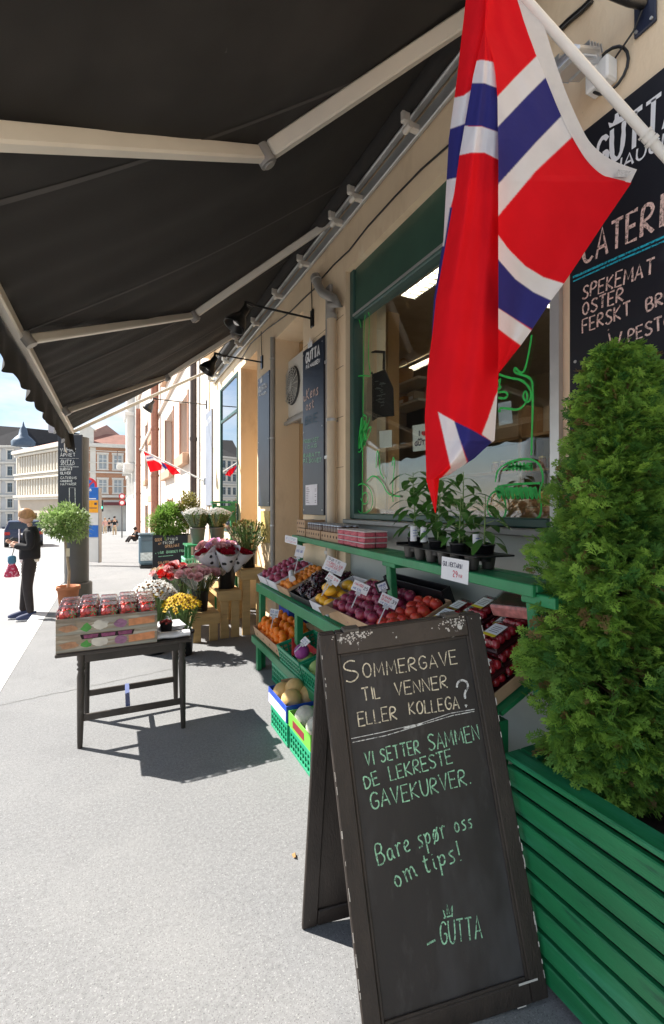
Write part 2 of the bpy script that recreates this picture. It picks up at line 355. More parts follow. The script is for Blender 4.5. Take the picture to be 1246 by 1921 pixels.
# ---------------------------------------------------------------- walls with openings
def wall_openings(mb, o, ud, nd, U, z0, z1, openings, thick):
    """slab from o along ud (length U), front face on the plane through o, thickness going to -nd"""
    o, ud, nd = Vector(o), Vector(ud).normalized(), Vector(nd).normalized()
    us = sorted({0.0, U} | {a for op in openings for a in op[:2]}); zs = sorted({z0, z1} | {a for op in openings for a in op[2:4]})
    us = [u for u in us if 0 <= u <= U]; zs = [z for z in zs if z0 <= z <= z1]
    solid = {}
    for i in range(len(us) - 1):
        for j in range(len(zs) - 1):
            cu, cz = (us[i] + us[i + 1]) / 2, (zs[j] + zs[j + 1]) / 2
            solid[(i, j)] = not any(op[0] < cu < op[1] and op[2] < cz < op[3] for op in openings)
    P = lambda u, z, d: o + ud * u + Vector((0, 0, z)) - nd * d
    for (i, j), s in solid.items():
        if not s: continue
        a, b, c, d = us[i], us[i + 1], zs[j], zs[j + 1]
        mb.quad(P(a, c, 0), P(b, c, 0), P(b, d, 0), P(a, d, 0)); mb.quad(P(b, c, thick), P(a, c, thick), P(a, d, thick), P(b, d, thick))
        if not solid.get((i - 1, j), False): mb.quad(P(a, c, thick), P(a, c, 0), P(a, d, 0), P(a, d, thick))
        if not solid.get((i + 1, j), False): mb.quad(P(b, c, 0), P(b, c, thick), P(b, d, thick), P(b, d, 0))
        if not solid.get((i, j - 1), False): mb.quad(P(a, c, thick), P(b, c, thick), P(b, c, 0), P(a, c, 0))
        if not solid.get((i, j + 1), False): mb.quad(P(a, d, 0), P(b, d, 0), P(b, d, thick), P(a, d, thick))
    return mb
def fbox(mb, o, ud, nd, u0, u1, z0, z1, d0, d1, bev=0):
    """box in facade coordinates; d = distance out of the facade plane (+ towards the street)"""
    o, ud, nd = Vector(o), Vector(ud).normalized(), Vector(nd).normalized()
    c = o + ud * ((u0 + u1) / 2) + nd * ((d0 + d1) / 2) + Vector((0, 0, (z0 + z1) / 2))
    return mb.box(c, (u1 - u0, abs(d1 - d0), z1 - z0), Matrix((ud, nd, (0, 0, 1))).transposed(), bev)
m_glassfar = mat('far_window_glass', (.06, .075, .09), .08, 0, spec=.8)
def far_window(par, o, ud, nd, u0, u1, z0, z1, mfr, mgl, dep=.12, nx=2, bar=.09, surround=None, sur=.14):
    w = MB(); fbox(w, o, ud, nd, u0, u0 + bar, z0, z1, -dep, -dep + .07); fbox(w, o, ud, nd, u1 - bar, u1, z0, z1, -dep, -dep + .07)
    fbox(w, o, ud, nd, u0 + bar, u1 - bar, z0, z0 + bar, -dep, -dep + .07); fbox(w, o, ud, nd, u0 + bar, u1 - bar, z1 - bar, z1, -dep, -dep + .07)
    for k in range(1, nx):
        u = u0 + (u1 - u0) * k / nx; fbox(w, o, ud, nd, u - bar / 2, u + bar / 2, z0 + bar, z1 - bar, -dep, -dep + .06)
    zt = z0 + (z1 - z0) * .68; fbox(w, o, ud, nd, u0 + bar, u1 - bar, zt - bar / 2, zt + bar / 2, -dep, -dep + .05)
    f = w.build('window', mfr, par, True)
    p = MB(); fbox(p, o, ud, nd, u0 + .02, u1 - .02, z0 + .02, z1 - .02, -dep - .02, -dep + .01); p.build('pane', mgl, f, True)
    if surround:
        q = MB(); fbox(q, o, ud, nd, u0 - sur, u0 - .003, z0 - .02, z1, .004, .07); fbox(q, o, ud, nd, u1 + .003, u1 + sur, z0 - .02, z1, .004, .07)
        fbox(q, o, ud, nd, u0 - sur * 1.4, u1 + sur * 1.4, z1 + .003, z1 + sur * 1.5, .004, .13); fbox(q, o, ud, nd, u0 - sur * 1.3, u1 + sur * 1.3, z0 - sur, z0 - .023, .004, .12)
        q.build('window_surround', surround, f, True)
    return f

# ---------------------------------------------------------------- the shop
WX = 1.85
m_wall = mat('cream_render', (.86, .675, .46), .85, .09, 1.5, .25, 60, spots=[((.68, .50, .32), 2.0, .52, .25), ((.86, .70, .50), 5, .60, .12), ((.50, .37, .24), 9, .70, .05)], stretch=(1, 1, .45))
m_wallj = mat('shaded_jamb', (.70, .48, .25), .85, .08, 2)  # darker than the wall: shade in the recesses is put into the colour
m_green = mat('dark_green_paint', (.05, .105, .075), .35, .15, 5, spots=[((.08, .13, .1), 3, .62, .1)])
m_frame = mat('window_frame_green', (.045, .10, .085), .35, .1, 8)
m_alu = mat('dull_aluminium', (.55, .55, .54), .4, .08, 10, metal=.6)
m_apron = mat('grey_apron_panel', (.44, .47, .44), .4, .08, 2, spots=[((.36, .38, .36), 2, .5, .3)])
m_glass = glass_mat('shop_glass', (.96, .98, .97), .25, base=.0)
shop = thing('shop_building', 'cream rendered corner shop with green framed windows and deep shade-coloured recesses', 'shop', (WX, 4, 0))
o, ud, nd = Vector((WX, -4, 0)), Vector((0, 1, 0)), Vector((-1, 0, 0))
W1 = (1.46 + 4, 3.56 + 4, 1.54, 3.72); R1 = (4.55 + 4, 5.47 + 4, -.1, 3.76); R2 = (6.27 + 4, 7.19 + 4, -.1, 3.86); W2 = (7.36 + 4, 8.72 + 4, 1.2, 3.86)
W1b = (W1[0], W1[1], .05, 1.54)
wb = wall_openings(MB(), o, ud, nd, 13.75, -.1, 9.0, [W1, W1b, R1, R2, W2], .32); wb.build('wall', m_wall, shop, True)
# plaster joints: thin strips on the piers with groove shade put into their colour
for (u0, u1) in ((3.60 + 4, 4.53 + 4), (5.49 + 4, 6.25 + 4)):
    for z in (2.0, 2.45, 2.9, 3.35):
        pj = MB(); fbox(pj, o, ud, nd, u0, u1, z, z + .006, .0005, .003); pj.build('joint_line', mat('joint_shadow', (.42, .3, .19), .9), shop, True)
# recess backs, reveals, soffits
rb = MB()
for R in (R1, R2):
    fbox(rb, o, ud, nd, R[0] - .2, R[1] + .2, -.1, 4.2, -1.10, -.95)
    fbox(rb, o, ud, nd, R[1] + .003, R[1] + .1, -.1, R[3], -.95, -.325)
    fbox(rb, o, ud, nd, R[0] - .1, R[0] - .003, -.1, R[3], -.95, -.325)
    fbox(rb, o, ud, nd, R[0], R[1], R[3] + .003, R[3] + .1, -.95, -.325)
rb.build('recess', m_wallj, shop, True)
# window 1: frame, transom panel, apron, panes
w1 = MB(); d0, d1 = -.14, -.04
fbox(w1, o, ud, nd, W1[1] - .07, W1[1], W1[2], W1[3], d0, d1, .008)
fbox(w1, o, ud, nd, W1[0], W1[0] + .06, W1[2], W1[3], d0, d1, .008)
fbox(w1, o, ud, nd, W1[0] + .063, W1[1] - .073, W1[2], W1[2] + .05, d0, d1, .008)
fbox(w1, o, ud, nd, W1[0] + .063, W1[1] - .073, 3.28, 3.33, d0, d1, .008)
f1 = w1.build('window', m_frame, shop, True)
tp = MB(); fbox(tp, o, ud, nd, W1[0] + .063, W1[1] - .073, 3.333, W1[3], -.12, -.06); tp.build('transom_panel', m_green, f1, True)
br = MB(); fbox(br, o, ud, nd, W1[0] + .063, W1[1] - .073, 3.30, 3.318, -.038, -.03); fbox(br, o, ud, nd, W1[0] - .05, W1[0] - .003, 1.5, 3.7, .002, .03)
br.build('trim_strip', m_alu, f1, True)
g1 = MB(); fbox(g1, o, ud, nd, W1[0] + .05, W1[1] - .06, W1[2] + .04, 3.29, -.10, -.09); g1.build('pane', m_glass, f1, True)
ap = MB(); fbox(ap, o, ud, nd, W1[0], W1[1], .05, 1.535, -.10, -.05); ap.build('apron_panel', m_apron, shop, True)
sl = MB(); fbox(sl, o, ud, nd, W1[0] - .02, W1[1] + .02, 1.50, 1.538, -.045, .02, .006); sl.build('sill', mat('zinc_sill', (.30, .30, .29), .45, .1, 6, metal=.4), shop, True)
# window 2 (far): green frame, pale upper light
w2 = MB()
d0, d1 = -.045, .015
fbox(w2, o, ud, nd, W2[1] - .10, W2[1], W2[2], W2[3], d0, d1, .008); fbox(w2, o, ud, nd, W2[0], W2[0] + .05, W2[2], W2[3], d0, d1, .008)
fbox(w2, o, ud, nd, W2[0] + .053, W2[1] - .103, W2[2], W2[2] + .06, d0, d1, .008); fbox(w2, o, ud, nd, W2[0] + .053, W2[1] - .103, 3.2, 3.26, d0, d1, .008)
fbox(w2, o, ud, nd, W2[0] + .053, W2[1] - .103, W2[3] - .05, W2[3], d0, d1, .008)
f2 = w2.build('window', m_frame, shop, True)
g2 = MB(); fbox(g2, o, ud, nd, W2[0] + .04, W2[1] - .09, W2[2] + .05, W2[3] - .04, -.012, -.006); g2.build('pane', glass_mat('mirror_glass', (.5, .6, .55), .9, base=.62), f2, True)
# interior room
m_in = mat('interior_wall', (.46, .38, .28), .8, .1, 2); m_inl = mat('interior_light_wall', (.72, .70, .60), .7)
rm = MB(); rm.span((6.4, -4, 0), (6.5, 9.6, 4.2)); rm.span((2.3, -4.1, 0), (6.4, -4.0, 4.2)); rm.span((2.3, 9.5, 0), (6.4, 9.6, 4.2)); rm.build('interior_wall', m_in, shop, True)
pt = MB(); pt.span((2.19, 4.02, .6), (2.56, 4.10, 3.8)); pt.build('partition', m_inl, shop, True)
fl = MB(); fl.span((2.19, -4, .5), (6.4, 9.5, .6)); fl.build('shop_floor', mat('shop_floor', (.25, .2, .15), .6), shop, True)
cl = MB(); cl.span((2.19, -4, 3.85), (6.4, 9.5, 3.95)); cl.build('shop_ceiling', mat('shop_ceiling', (.5, .42, .32), .8), shop, True)
dk = MB(); dk.span((2.0, 1.3, 1.47), (2.62, 3.95, 1.50)); dk.build('display_ledge', mat('ledge_wood', (.33, .22, .13), .6, .2, 5), shop, True)
# cornice above the awning
cn = MB(); fbox(cn, o, ud, nd, 0, 13.75, 4.75, 4.9, .003, .14, .01); fbox(cn, o, ud, nd, 0, 13.75, 4.903, 4.98, .003, .2, .01); cn.build('cornice', m_wall, shop, True)
# upper windows of the shop house
# ---------------------------------------------------------------- neighbouring lit facade
m_pale = mat('pale_render', (.72, .62, .53), .85, .06, .8, .1, 30); m_red = mat('brick_red_trim', (.40, .20, .13), .8, .12, 3)
nb = thing('apartment_building', 'tall pale pink apartment house in full sun with red brown window reveals', 'building', (WX, 20, gz(20)))
o2 = Vector((WX, 9.9, 0)); U = lambda y: y - 9.9
ops = [(U(12.75), U(14.4), 3.1, 4.75), (U(16.0), U(18.7), 2.95, 4.95), (U(22.5), U(25.9), 2.2, 3.3), (U(22.6), U(25.9), 5.2, 8.6), (U(12.75), U(14.4), 6.3, 8.6), (U(16.0), U(18.7), 6.6, 9.0), (U(16.2), U(17.7), .1, 1.9), (U(22.5), U(26.0), -.3, 1.2), (U(28.3), U(30.3), 3.2, 6.6), (U(28.3), U(30.3), -.3, 1.7)]
wall_openings(MB(), o2, ud, nd, 27, -1.2, 13, ops, .45).build('wall', m_pale, nb, True)
for op in ops:
    f = far_window(nb, o2, ud, nd, op[0] + .01, op[1] - .01, op[2] + .01, op[3] - .01, m_red, m_glassfar, dep=.3, nx=3, bar=.14)
    q = MB(); fbox(q, o2, ud, nd, op[0] - .12, op[1] + .12, op[2] - .32, op[2] - .003, .003, .17, .02); q.build('window_sill', mat('tan_sill', (.52, .33, .22), .8), f, True)
    for uu in (op[0] - .005, op[1] + .005):
        r = MB(); fbox(r, o2, ud, nd, uu - .05, uu + .05, op[2], op[3] + .05, .003, .03); r.build('window_jamb', m_red, f, True)
hs = MB()
for z, dd in ((5.6, .10), (9.6, .16), (12.6, .3)): fbox(hs, o2, ud, nd, 0, 27, z, z + .16, .003, dd, .01)
hs.build('string_course', m_pale, nb, True)
def downpipe(px0, px1, name, label, m, ztop, shoe=True, zb=None):
    ya, yb = at_x(px0, 950, WX).y, at_x(px1, 950, WX).y; y = (ya + yb) / 2; r = abs(ya - yb) / 2 * .30
    r = min(max(r, .06), .16)
    t = thing(name, label, 'downpipe', (WX - r - .05, y, gz(y)))
    MB().tube([(0, 0, .02), (0, 0, ztop)], r, 10).build('pipe', m, t)
    for z in (1.2, 3.2, 5.2, 7.2):
        if z < ztop: MB().tube([(0, 0, z), (0, 0, z + .08)], r * 1.18, 10).build('pipe_collar', m, t)
    return t
m_pipered = mat('oxide_pipe', (.34, .15, .10), .5, .15, 4); m_pipedark = mat('dark_brown_pipe', (.07, .05, .045), .4)
downpipe(370, 377, 'downpipe', 'dark brown downpipe where the pink house meets the shop', m_pipedark, 10)
downpipe(296, 305, 'downpipe', 'red oxide downpipe between two sets of windows on the pink house', m_pipered, 9)
downpipe(261, 271, 'downpipe', 'red oxide downpipe at the far end of the pink house', m_pipered, 9.2)
# ---------------------------------------------------------------- stucco house with balcony farther on
m_stuc = mat('white_stucco', (.72, .70, .66), .85, .08, 1.5)
sb = thing('stucco_building', 'ornate white stucco house with a wrought iron balcony beyond the pink house', 'building', (WX, 45, gz(45)))
o3 = Vector((1.55, 37.2, 0)); ops3 = [(2 + 3.6 * k, 3.5 + 3.6 * k, z, z + 2.2) for k in range(6) for z in (2.6, 6.2, 9.8)]
wall_openings(MB(), o3, ud, nd, 24, -2.4, 15, ops3, .4).build('wall', m_stuc, sb, True)
for op in ops3: far_window(sb, o3, ud, nd, *op, m_stuc, m_glassfar, surround=m_stuc, sur=.25)
bay = MB(); fbox(bay, o3, ud, nd, 1.0, 4.4, 5.0, 14.0, .003, .55, .05); fbox(bay, o3, ud, nd, .8, 4.6, 4.4, 5.0, .003, .75, .1); fbox(bay, o3, ud, nd, .8, 4.6, 8.6, 8.9, .003, .7, .05); bay.build('bay', m_stuc, sb, True)
bl = MB()
for k in range(26): bl.tube([o3 + Vector((-1.15, 7 + k * .18, 5.5)), o3 + Vector((-1.15, 7 + k * .18, 6.5))], .02, 5)
bl.tube([o3 + Vector((-1.15, 7, 6.5)), o3 + Vector((-1.15, 11.5, 6.5))], .035, 6); bl.build('balcony_railing', m_pipedark, sb, True)
bs = MB(); fbox(bs, o3, ud, nd, 6.9, 11.7, 5.25, 5.5, .003, 1.2, .03); fbox(bs, o3, ud, nd, 7.4, 7.8, 4.6, 5.247, .003, .7); fbox(bs, o3, ud, nd, 10.8, 11.2, 4.6, 5.247, .003, .7); bs.build('balcony_slab', m_stuc, sb, True)
# ---------------------------------------------------------------- brick corner house and long pale block
m_brick = brick_mat('orange_brick', (.50, .235, .12), (.44, .20, .105), (.5, .36, .26), 1.4)
m_trim = mat('white_trim', (.74, .70, .62), .8, .06, 2); m_tile = mat('red_tiles', (.26, .12, .09), .8, .2, 1.2, .3, 4); m_shade = mat('white_window_paint', (.75, .74, .7), .6)
pc = at_d(153, 950, 63); pc.z = 0
pe = at_d(262, 950, 66); pe.z = 0
ub = (pe - pc).normalized(); nbk = Vector((ub.y, -ub.x, 0)).normalized()
if nbk.y > 0: nbk = -nbk
LB = (pe - pc).length + 6
Z0 = -2.5
bh = thing('brick_building', 'orange brick corner house with white window surrounds and red tiled roof', 'building', (pc.x, pc.y, -2))
def zrow(py, D=64): return CAM_H + (950 - py) * D / F_PX
wrow = [(zrow(880), zrow(852)), (zrow(925), zrow(899))]
opsb = []
for (a, b) in wrow:
    for px in (193, 221, 249):
        q = (at_d(px, 950, 64) - pc).dot(ub); opsb.append((q - .55, q + .55, a, b))
    opsb.append((.3, .75, a, b))
opsb += [(q - .9, q + .9, Z0, zrow(962)) for q in [(at_d(px, 950, 64) - pc).dot(ub) for px in (196, 222, 246)]]
wall_openings(MB(), pc, ub, nbk, LB, Z0, zrow(836), opsb, .4).build('wall', m_brick, bh, True)
for i, op in enumerate(opsb):
    far_window(bh, pc, ub, nbk, *op, m_shade if i < 8 else m_pipedark, mat('pale_pane', (.32, .36, .38), .15, 0, spec=.7) if i < 8 else m_glassfar, surround=m_trim, sur=.16)
bt = MB()
for py, hh, dd in ((836, .5, .5), (846, .12, .04), (868, .12, .04), (886, .22, .12), (912, .12, .04), (931, .35, .2)):
    z = zrow(py); fbox(bt, pc, ub, nbk, -.05, LB, z - hh / 2, z + hh / 2, .075, .075 + dd, .02)
fbox(bt, pc, ub, nbk, 0, LB, Z0, zrow(938), .003, .06)
fbox(bt, pc, ub, nbk, -.05, .25, zrow(938), zrow(840), .003, .05); q1 = (at_d(175, 950, 64) - pc).dot(ub); fbox(bt, pc, ub, nbk, q1 - .35, q1 + .35, zrow(938), zrow(840), .003, .06)
bt.build('trim', m_trim, bh, True)
aw = MB(); fbox(aw, pc, ub, nbk, q1 + .6, LB, zrow(948), zrow(942), .07, 1.4, .02); aw.build('shop_awning', mat('maroon_canvas', (.16, .05, .05), .8), bh, True)
# roof: pitched from the eaves back
ze, zt = zrow(834), zrow(806)
rf = MB(); back = -nbk * 4.5
A, B = pc + nbk * .4 + Vector((0, 0, ze)), pc + ub * LB + nbk * .4 + Vector((0, 0, ze)); Cc, Dd = B + back + Vector((0, 0, zt - ze)), A + back + Vector((0, 0, zt - ze)) + ub * 2.2
rf.add([A, B, Cc, Dd, A - Vector((0, 0, .3)), B - Vector((0, 0, .3)), Cc - nbk * 4 - Vector((0, 0, 3)), Dd - nbk * 4 - Vector((0, 0, 3))], [(0, 1, 2, 3), (4, 5, 1, 0), (3, 2, 6, 7)])
rf.build('roof', m_tile, bh, True)
gb = MB(); g0 = (at_d(163, 950, 64) - pc).dot(ub); fbox(gb, pc, ub, nbk, g0 - .8, g0 + .9, ze - .2, zrow(808), -.8, .1)
gP = [pc + ub * (g0 + x) + nbk * .15 + Vector((0, 0, z)) for x, z in ((-1.1, zrow(808)), (1.2, zrow(808)), (.05, zrow(797)))]
gb.prism(gP, -nbk * 1.2); gb.build('gable', m_trim, bh, True)
# long pale block running away to the left
m_beige = mat('beige_stone', (.56, .47, .37), .85, .08, .6); m_terr = mat('terracotta_roof', (.40, .24, .19), .85, .12, 1)
ul = Vector((-.75, 1.47, 0)).normalized(); nl = Vector((-ul.y, ul.x, 0)); nl = nl if nl.y < 0 else -nl
if nl.dot(-Vector((pc.x, pc.y, 0))) < 0: nl = -nl
lbk = thing('office_block', 'long low cream block with rows of pilasters and a shallow terracotta roof', 'building', (pc.x, pc.y, -2))
# solve length so the far end meets px 33
def u_at(px):
    d = ray(px, 950); # point on line pc + ul*t
    den = d.x * ul.y - d.y * ul.x; return (d.y * pc.x - d.x * pc.y) / den
LL = abs(u_at(34)); zl = lambda py: CAM_H + (950 - py) * 73 / F_PX
opsl = []; npil = 22; stp = LL / npil
for (a, b) in ((zl(886), zl(858)), (zl(926), zl(900))):
    for k in range(npil): opsl.append((k * stp + stp * .26, k * stp + stp * .78, a, b))
for k in range(npil // 2): opsl.append((k * 2 * stp + .5, k * 2 * stp + 2 * stp - .5, Z0 - .5, zl(962)))
wall_openings(MB(), pc, ul, nl, LL, Z0 - .6, zl(842), opsl, .4).build('wall', m_beige, lbk, True)
m_pglass = mat('curtained_pane', (.26, .25, .24), .2, .1, 1)
for op in opsl[:2 * npil]:
    p = MB(); fbox(p, pc, ul, nl, op[0] + .01, op[1] - .01, op[2] + .01, op[3] - .01, -.28, -.22); p.build('window', m_pglass, lbk, True)
sh = MB()
for op in opsl[2 * npil:]:
    p = MB(); fbox(p, pc, ul, nl, op[0] + .01, op[1] - .01, op[2] + .01, op[3] - .01, -.35, -.3); p.build('shop_window', m_glassfar, lbk, True)
lt = MB()
for k in range(npil + 1):
    for (a, b) in ((zl(888), zl(855)), (zl(928), zl(898))): fbox(lt, pc, ul, nl, k * stp - stp * .13, k * stp + stp * .13, a, b, .003, .22)
for z, hh, dd in ((zl(846), .5, .8), (zl(852), .3, .35), (zl(889), .25, .5), (zl(897), .25, .4), (zl(931), .35, .55), (zl(936), .25, .3)): fbox(lt, pc, ul, nl, 0, LL, z - hh / 2, z + hh / 2, .225, .225 + dd, .02)
for k in range(npil * 2):
    lt.ball(pc + ul * (k * stp / 2 + .3) + nl * .45 + Vector((0, 0, zl(893))), .16, 6, 4)
lt.build('pilaster', m_trim, lbk, True)
rl = MB(); E0 = pc + nl * 1.0 + Vector((0, 0, zl(843))); E1 = pc + ul * LL + nl * 1.0 + Vector((0, 0, zl(843)))
T0 = pc - nl * 5 + ul * 3 + Vector((0, 0, zl(806))); T1 = pc - nl * 5 + ul * (LL - 4) + Vector((0, 0, zl(818)))
bk = -nl * 8 - Vector((0, 0, 5))
rl.add([E0, E1, T1, T0, T0 + bk, T1 + bk, E0 - Vector((0, 0, .5)), E1 - Vector((0, 0, .5))], [(0, 1, 2, 3), (3, 2, 5, 4), (6, 7, 1, 0), (1, 7, 5, 2), (0, 3, 4, 6)]); rl.build('roof', m_terr, lbk, True)
# grey corner house at the far left, dark slate mansard and zinc turret
m_grey = mat('grey_render', (.55, .55, .54), .85, .06, .8); m_slate = mat('dark_slate', (.02, .02, .024), .95, .25, .8, .3, 3); m_zinc = mat('zinc_turret', (.10, .14, .19), .6, .1, 3, metal=.3)
DG = 92; zg = lambda py: CAM_H + (950 - py) * DG / F_PX
ga, gb_ = at_d(-60, 950, DG), at_d(33, 950, DG); ga.z = gb_.z = 0; ug = (gb_ - ga).normalized(); ng = Vector((ug.y, -ug.x, 0)); ng = ng if ng.y < 0 else -ng
gh = thing('grey_building', 'pale grey five storey house with dark slate roof and blue zinc turret', 'building', (ga.x, ga.y, -3)); LG = (gb_ - ga).length
opsg = []
for (a, b) in ((862, 845), (892, 875), (923, 906), (952, 936), (990, 964)):
    for px in (-50, -35, -20, -5, 3.5, 19): q = (at_d(px, 950, DG) - ga).dot(ug); opsg.append((q - .52, q + .52, zg(a), zg(b)))
opsg = [q for q in opsg if q[0] > 0]
opsg2 = []
for q in sorted(opsg):
    if not any(abs(q[0] - r[0]) < 1.1 and abs(q[2] - r[2]) < .5 for r in opsg2): opsg2.append(q)
wall_openings(MB(), ga, ug, ng, LG, -4, zg(836), opsg2, .5).build('wall', m_grey, gh, True)
for op in opsg2: far_window(gh, ga, ug, ng, *op, mat('blue_grey_frame', (.2, .28, .34), .5), m_glassfar, surround=m_trim, sur=.25)
gs = MB()
for py in (838, 868, 899, 930, 958): fbox(gs, ga, ug, ng, 0, LG + .4, zg(py) - .2, zg(py) + .2, .005, .5, .03)
gs.build('string_course', m_trim, gh, True)
sd = MB(); sd.span((gb_.x, gb_.y, -4), (gb_.x + .5, gb_.y + 22, zg(838))); sd.build('side_wall', m_grey, gh, True)
gr_ = MB(); bkg = -ng * 4
P0, P1 = ga + Vector((0, 0, zg(838))), gb_ + ug * .4 + Vector((0, 0, zg(838))); P2, P3 = gb_ - ug * 1.2 + bkg + Vector((0, 0, zg(796))), ga + bkg + Vector((0, 0, zg(790)))
P4 = gb_ + ug * 9 + bkg * 3 + Vector((0, 0, zg(798))); P5 = gb_ + ug * 9.5 + bkg * 2 + Vector((0, 0, zg(838)))
gr_.add([P0, P1, P2, P3, P4, P5], [(0, 1, 2, 3), (1, 5, 4, 2)]); gr_.build('roof', m_slate, gh, True)
hp = MB(); hp.tube([P1, P2], .22, 6); hp.build('hip_ridge', m_trim, gh, True)
tr = MB(); tc = at_d(44, 950, 88); R0 = 1.5
tr.lathe([(R0 * 1.3, zg(842)), (R0 * 1.35, zg(834)), (R0, zg(828)), (R0 * .55, zg(822)), (R0 * .42, zg(812)), (R0 * .16, zg(806)), (.05, zg(798))], (tc.x, tc.y, 0), 8)
tr.build('turret', m_zinc, gh, True)
ch = MB(); cp = at_d(104, 950, 88); ch.box((cp.x, cp.y, zg(806)), (2.2, 1.4, 2.6)); ch.build('chimney', mat('grey_chimney', (.4, .4, .42), .8), gh, True)
# ================================================================ AWNING AND WALL FITTINGS
m_canvas = mat('black_canvas', (.026, .024, .023), .9, .15, 3, .25, 500, spots=[((.050, .047, .045), .9, .50, .35), ((.16, .15, .145), 17, .745, .01)])
m_arm = mat('cream_powder_coat', (.66, .62, .55), .35, .05, 6, spec=.5); m_armgrey = mat('cast_grey', (.35, .34, .33), .45, .1, 8, metal=.4)
AXB, AZB, AXR, AZR = -.49, 2.70, 1.66, 4.24
AN = Vector((AZB - AZR, 0, AXR - AXB)).normalized()      # upward normal of the canvas
YF, YN = 7.12, 1.28
aw = thing('awning', 'black canvas folding arm awning over the pavement with cream metal arms', 'awning', (AXR, 4, AZR))
def canv(u, v):
    y = YN + (YF - YN) * v; x = AXB + (AXR - AXB) * u; z = AZB + (AZR - AZB) * u
    sag = -.055 * math.sin(math.pi * u) + .008 * math.sin(y * 23 + u * 5) * (1 - u) ** 2 + .014 * math.sin(y * 9 + u * 2) * u * (1 - u) * 4 + .012 * math.sin(y * 3.1) * (1 - u)
    return Vector((x, y, z + sag))
MB().grid(canv, 24, 160).build('canopy', m_canvas, aw, True)
for k in range(5):
    sm = MB()
    y = YN + .75 + k * 1.22
    sm.grid(lambda u, v, y=y: canv(u, (y - YN + v * .03) / (YF - YN)) - Vector((0, 0, .003)), 24, 1)
    sm.build('seam', mat('canvas_seam', (.075, .07, .068), .9), aw, True)
def val(u, v):
    y = YN + (YF - YN) * u; drop = .235 + .035 * abs(math.sin(y * math.pi / .42)); 
    return Vector((AXB - .055 + .022 * math.sin(y * 7.3) * v + .014 * math.sin(y * 17) * v, y, AZB + .0 - drop * v))
MB().grid(val, 300, 6).build('valance', m_canvas, aw, True)
b = MB(); b.bar((AXB - .01, YN, AZB - .03), (AXB - .01, YF, AZB - .03), .055, .07, bev=.01); b.build('front_bar', m_arm, aw, True)
r = MB(); r.tube([(AXR + .05, YN - .05, AZR + .01), (AXR + .05, 8.9, AZR + .01)], .06, 14); r.build('roller', m_canvas, aw, True)
w = MB(); w.bar((WX - .055, -1.5, AZR + .0), (WX - .055, 9.3, AZR + .0), .05, .05, bev=.008); w.bar((WX - .03, -1.5, AZR - .10), (WX - .03, 9.3, AZR - .10), .03, .09, bev=.006); w.build('wall_rail', m_alu, aw, True)
hd = MB(); hd.add([(AXR - .02, YN, AZR + .05), (WX - .002, YN, AZR + .12), (WX - .002, 8.9, AZR + .12), (AXR - .02, 8.9, AZR + .05)], [(0, 1, 2, 3)]); hd.build('light_gap_strip', m_arm, aw, True)  # strip added above the roller to stop light leaking through the gap
for y in (2.45, 3.2, 3.55, 4.3, 5.1, 6.0, 6.9, 7.8, 8.7, 9.1):
    k = MB(); k.span((WX - .13, y - .022, AZR - .14), (WX - .005, y + .022, AZR - .09), .008); k.span((WX - .17, y - .02, AZR - .11), (WX - .11, y + .02, AZR + .05), .01); k.tube([(WX - .12, y - .035, AZR - .13), (WX - .12, y + .035, AZR - .13)], .022, 10)
    k.build('wall_bracket', m_arm, aw, True)
AP = Vector((AXB, 0, AZB)) - AN * .07
def onaw(px, py): return at_plane(px, py, AP, AN)
def arm(front, elbow, shoulder, w=.045):
    a = MB(); d1 = (elbow - front).normalized(); d2 = (shoulder - elbow).normalized()
    a.bar(front, elbow - d1 * .04, w * .85, w * 1.25, up=AN, bev=.008); a.build('forearm', m_arm, aw, True)
    a = MB(); a.bar(elbow + d2 * .04, shoulder, w * 1.05, w * 1.35, up=AN, bev=.008); a.build('upper_arm', m_arm, aw, True)
    a = MB(); a.tube([elbow - AN * .05, elbow + AN * .05], .045, 14); a.tube([elbow - AN * .06, elbow - AN * .052], .03, 10); a.build('elbow_joint', m_armgrey, aw, True)
    a = MB(); a.tube([front - AN * .04, front + AN * .04], .035, 10); a.build('arm_joint', m_armgrey, aw, True); a = MB(); a.box(shoulder, (.09, .10, .12), None, .02); a.tube([shoulder - AN * .07, shoulder + AN * .06], .04, 10); a.build('arm_joint', m_armgrey, aw, True)
arm(onaw(-330, 232), onaw(495, 290), onaw(965, -25), .058)
arm(onaw(52, 637), onaw(363, 592), onaw(641, 402))
arm(onaw(124, 772), onaw(312, 707), onaw(440, 628))
sr = MB(); sr.bar((AXB, YF + .03, AZB - .03), at_x(404, 690, WX - .05), .035, .045, bev=.006); sr.build('stay_bar', m_arm, aw, True)
hk = MB(); c0 = Vector((AXB - .09, 7.2, AZB - .05)); hk.tube([c0, c0 + Vector((-.01, 0, -.18)), c0 + Vector((-.0, .03, -.24)), c0 + Vector((.01, .07, -.25))], .008, 6); hk.build('crank_hook', m_arm, aw, True)
# far corner flap hanging from the end of the front bar
fp = MB(); fp.smooth = False; c1 = Vector((AXB - .04, YF, AZB - .03))
fp.add([c1, c1 + Vector((.05, .0, -.02)), c1 + Vector((.08, .02, -.30)), c1 + Vector((.03, .02, -.24)), c1 + Vector((-.02, 0, -.24))], [(0, 1, 2, 3, 4)]); fp.build('valance_tail', m_canvas, aw, True)

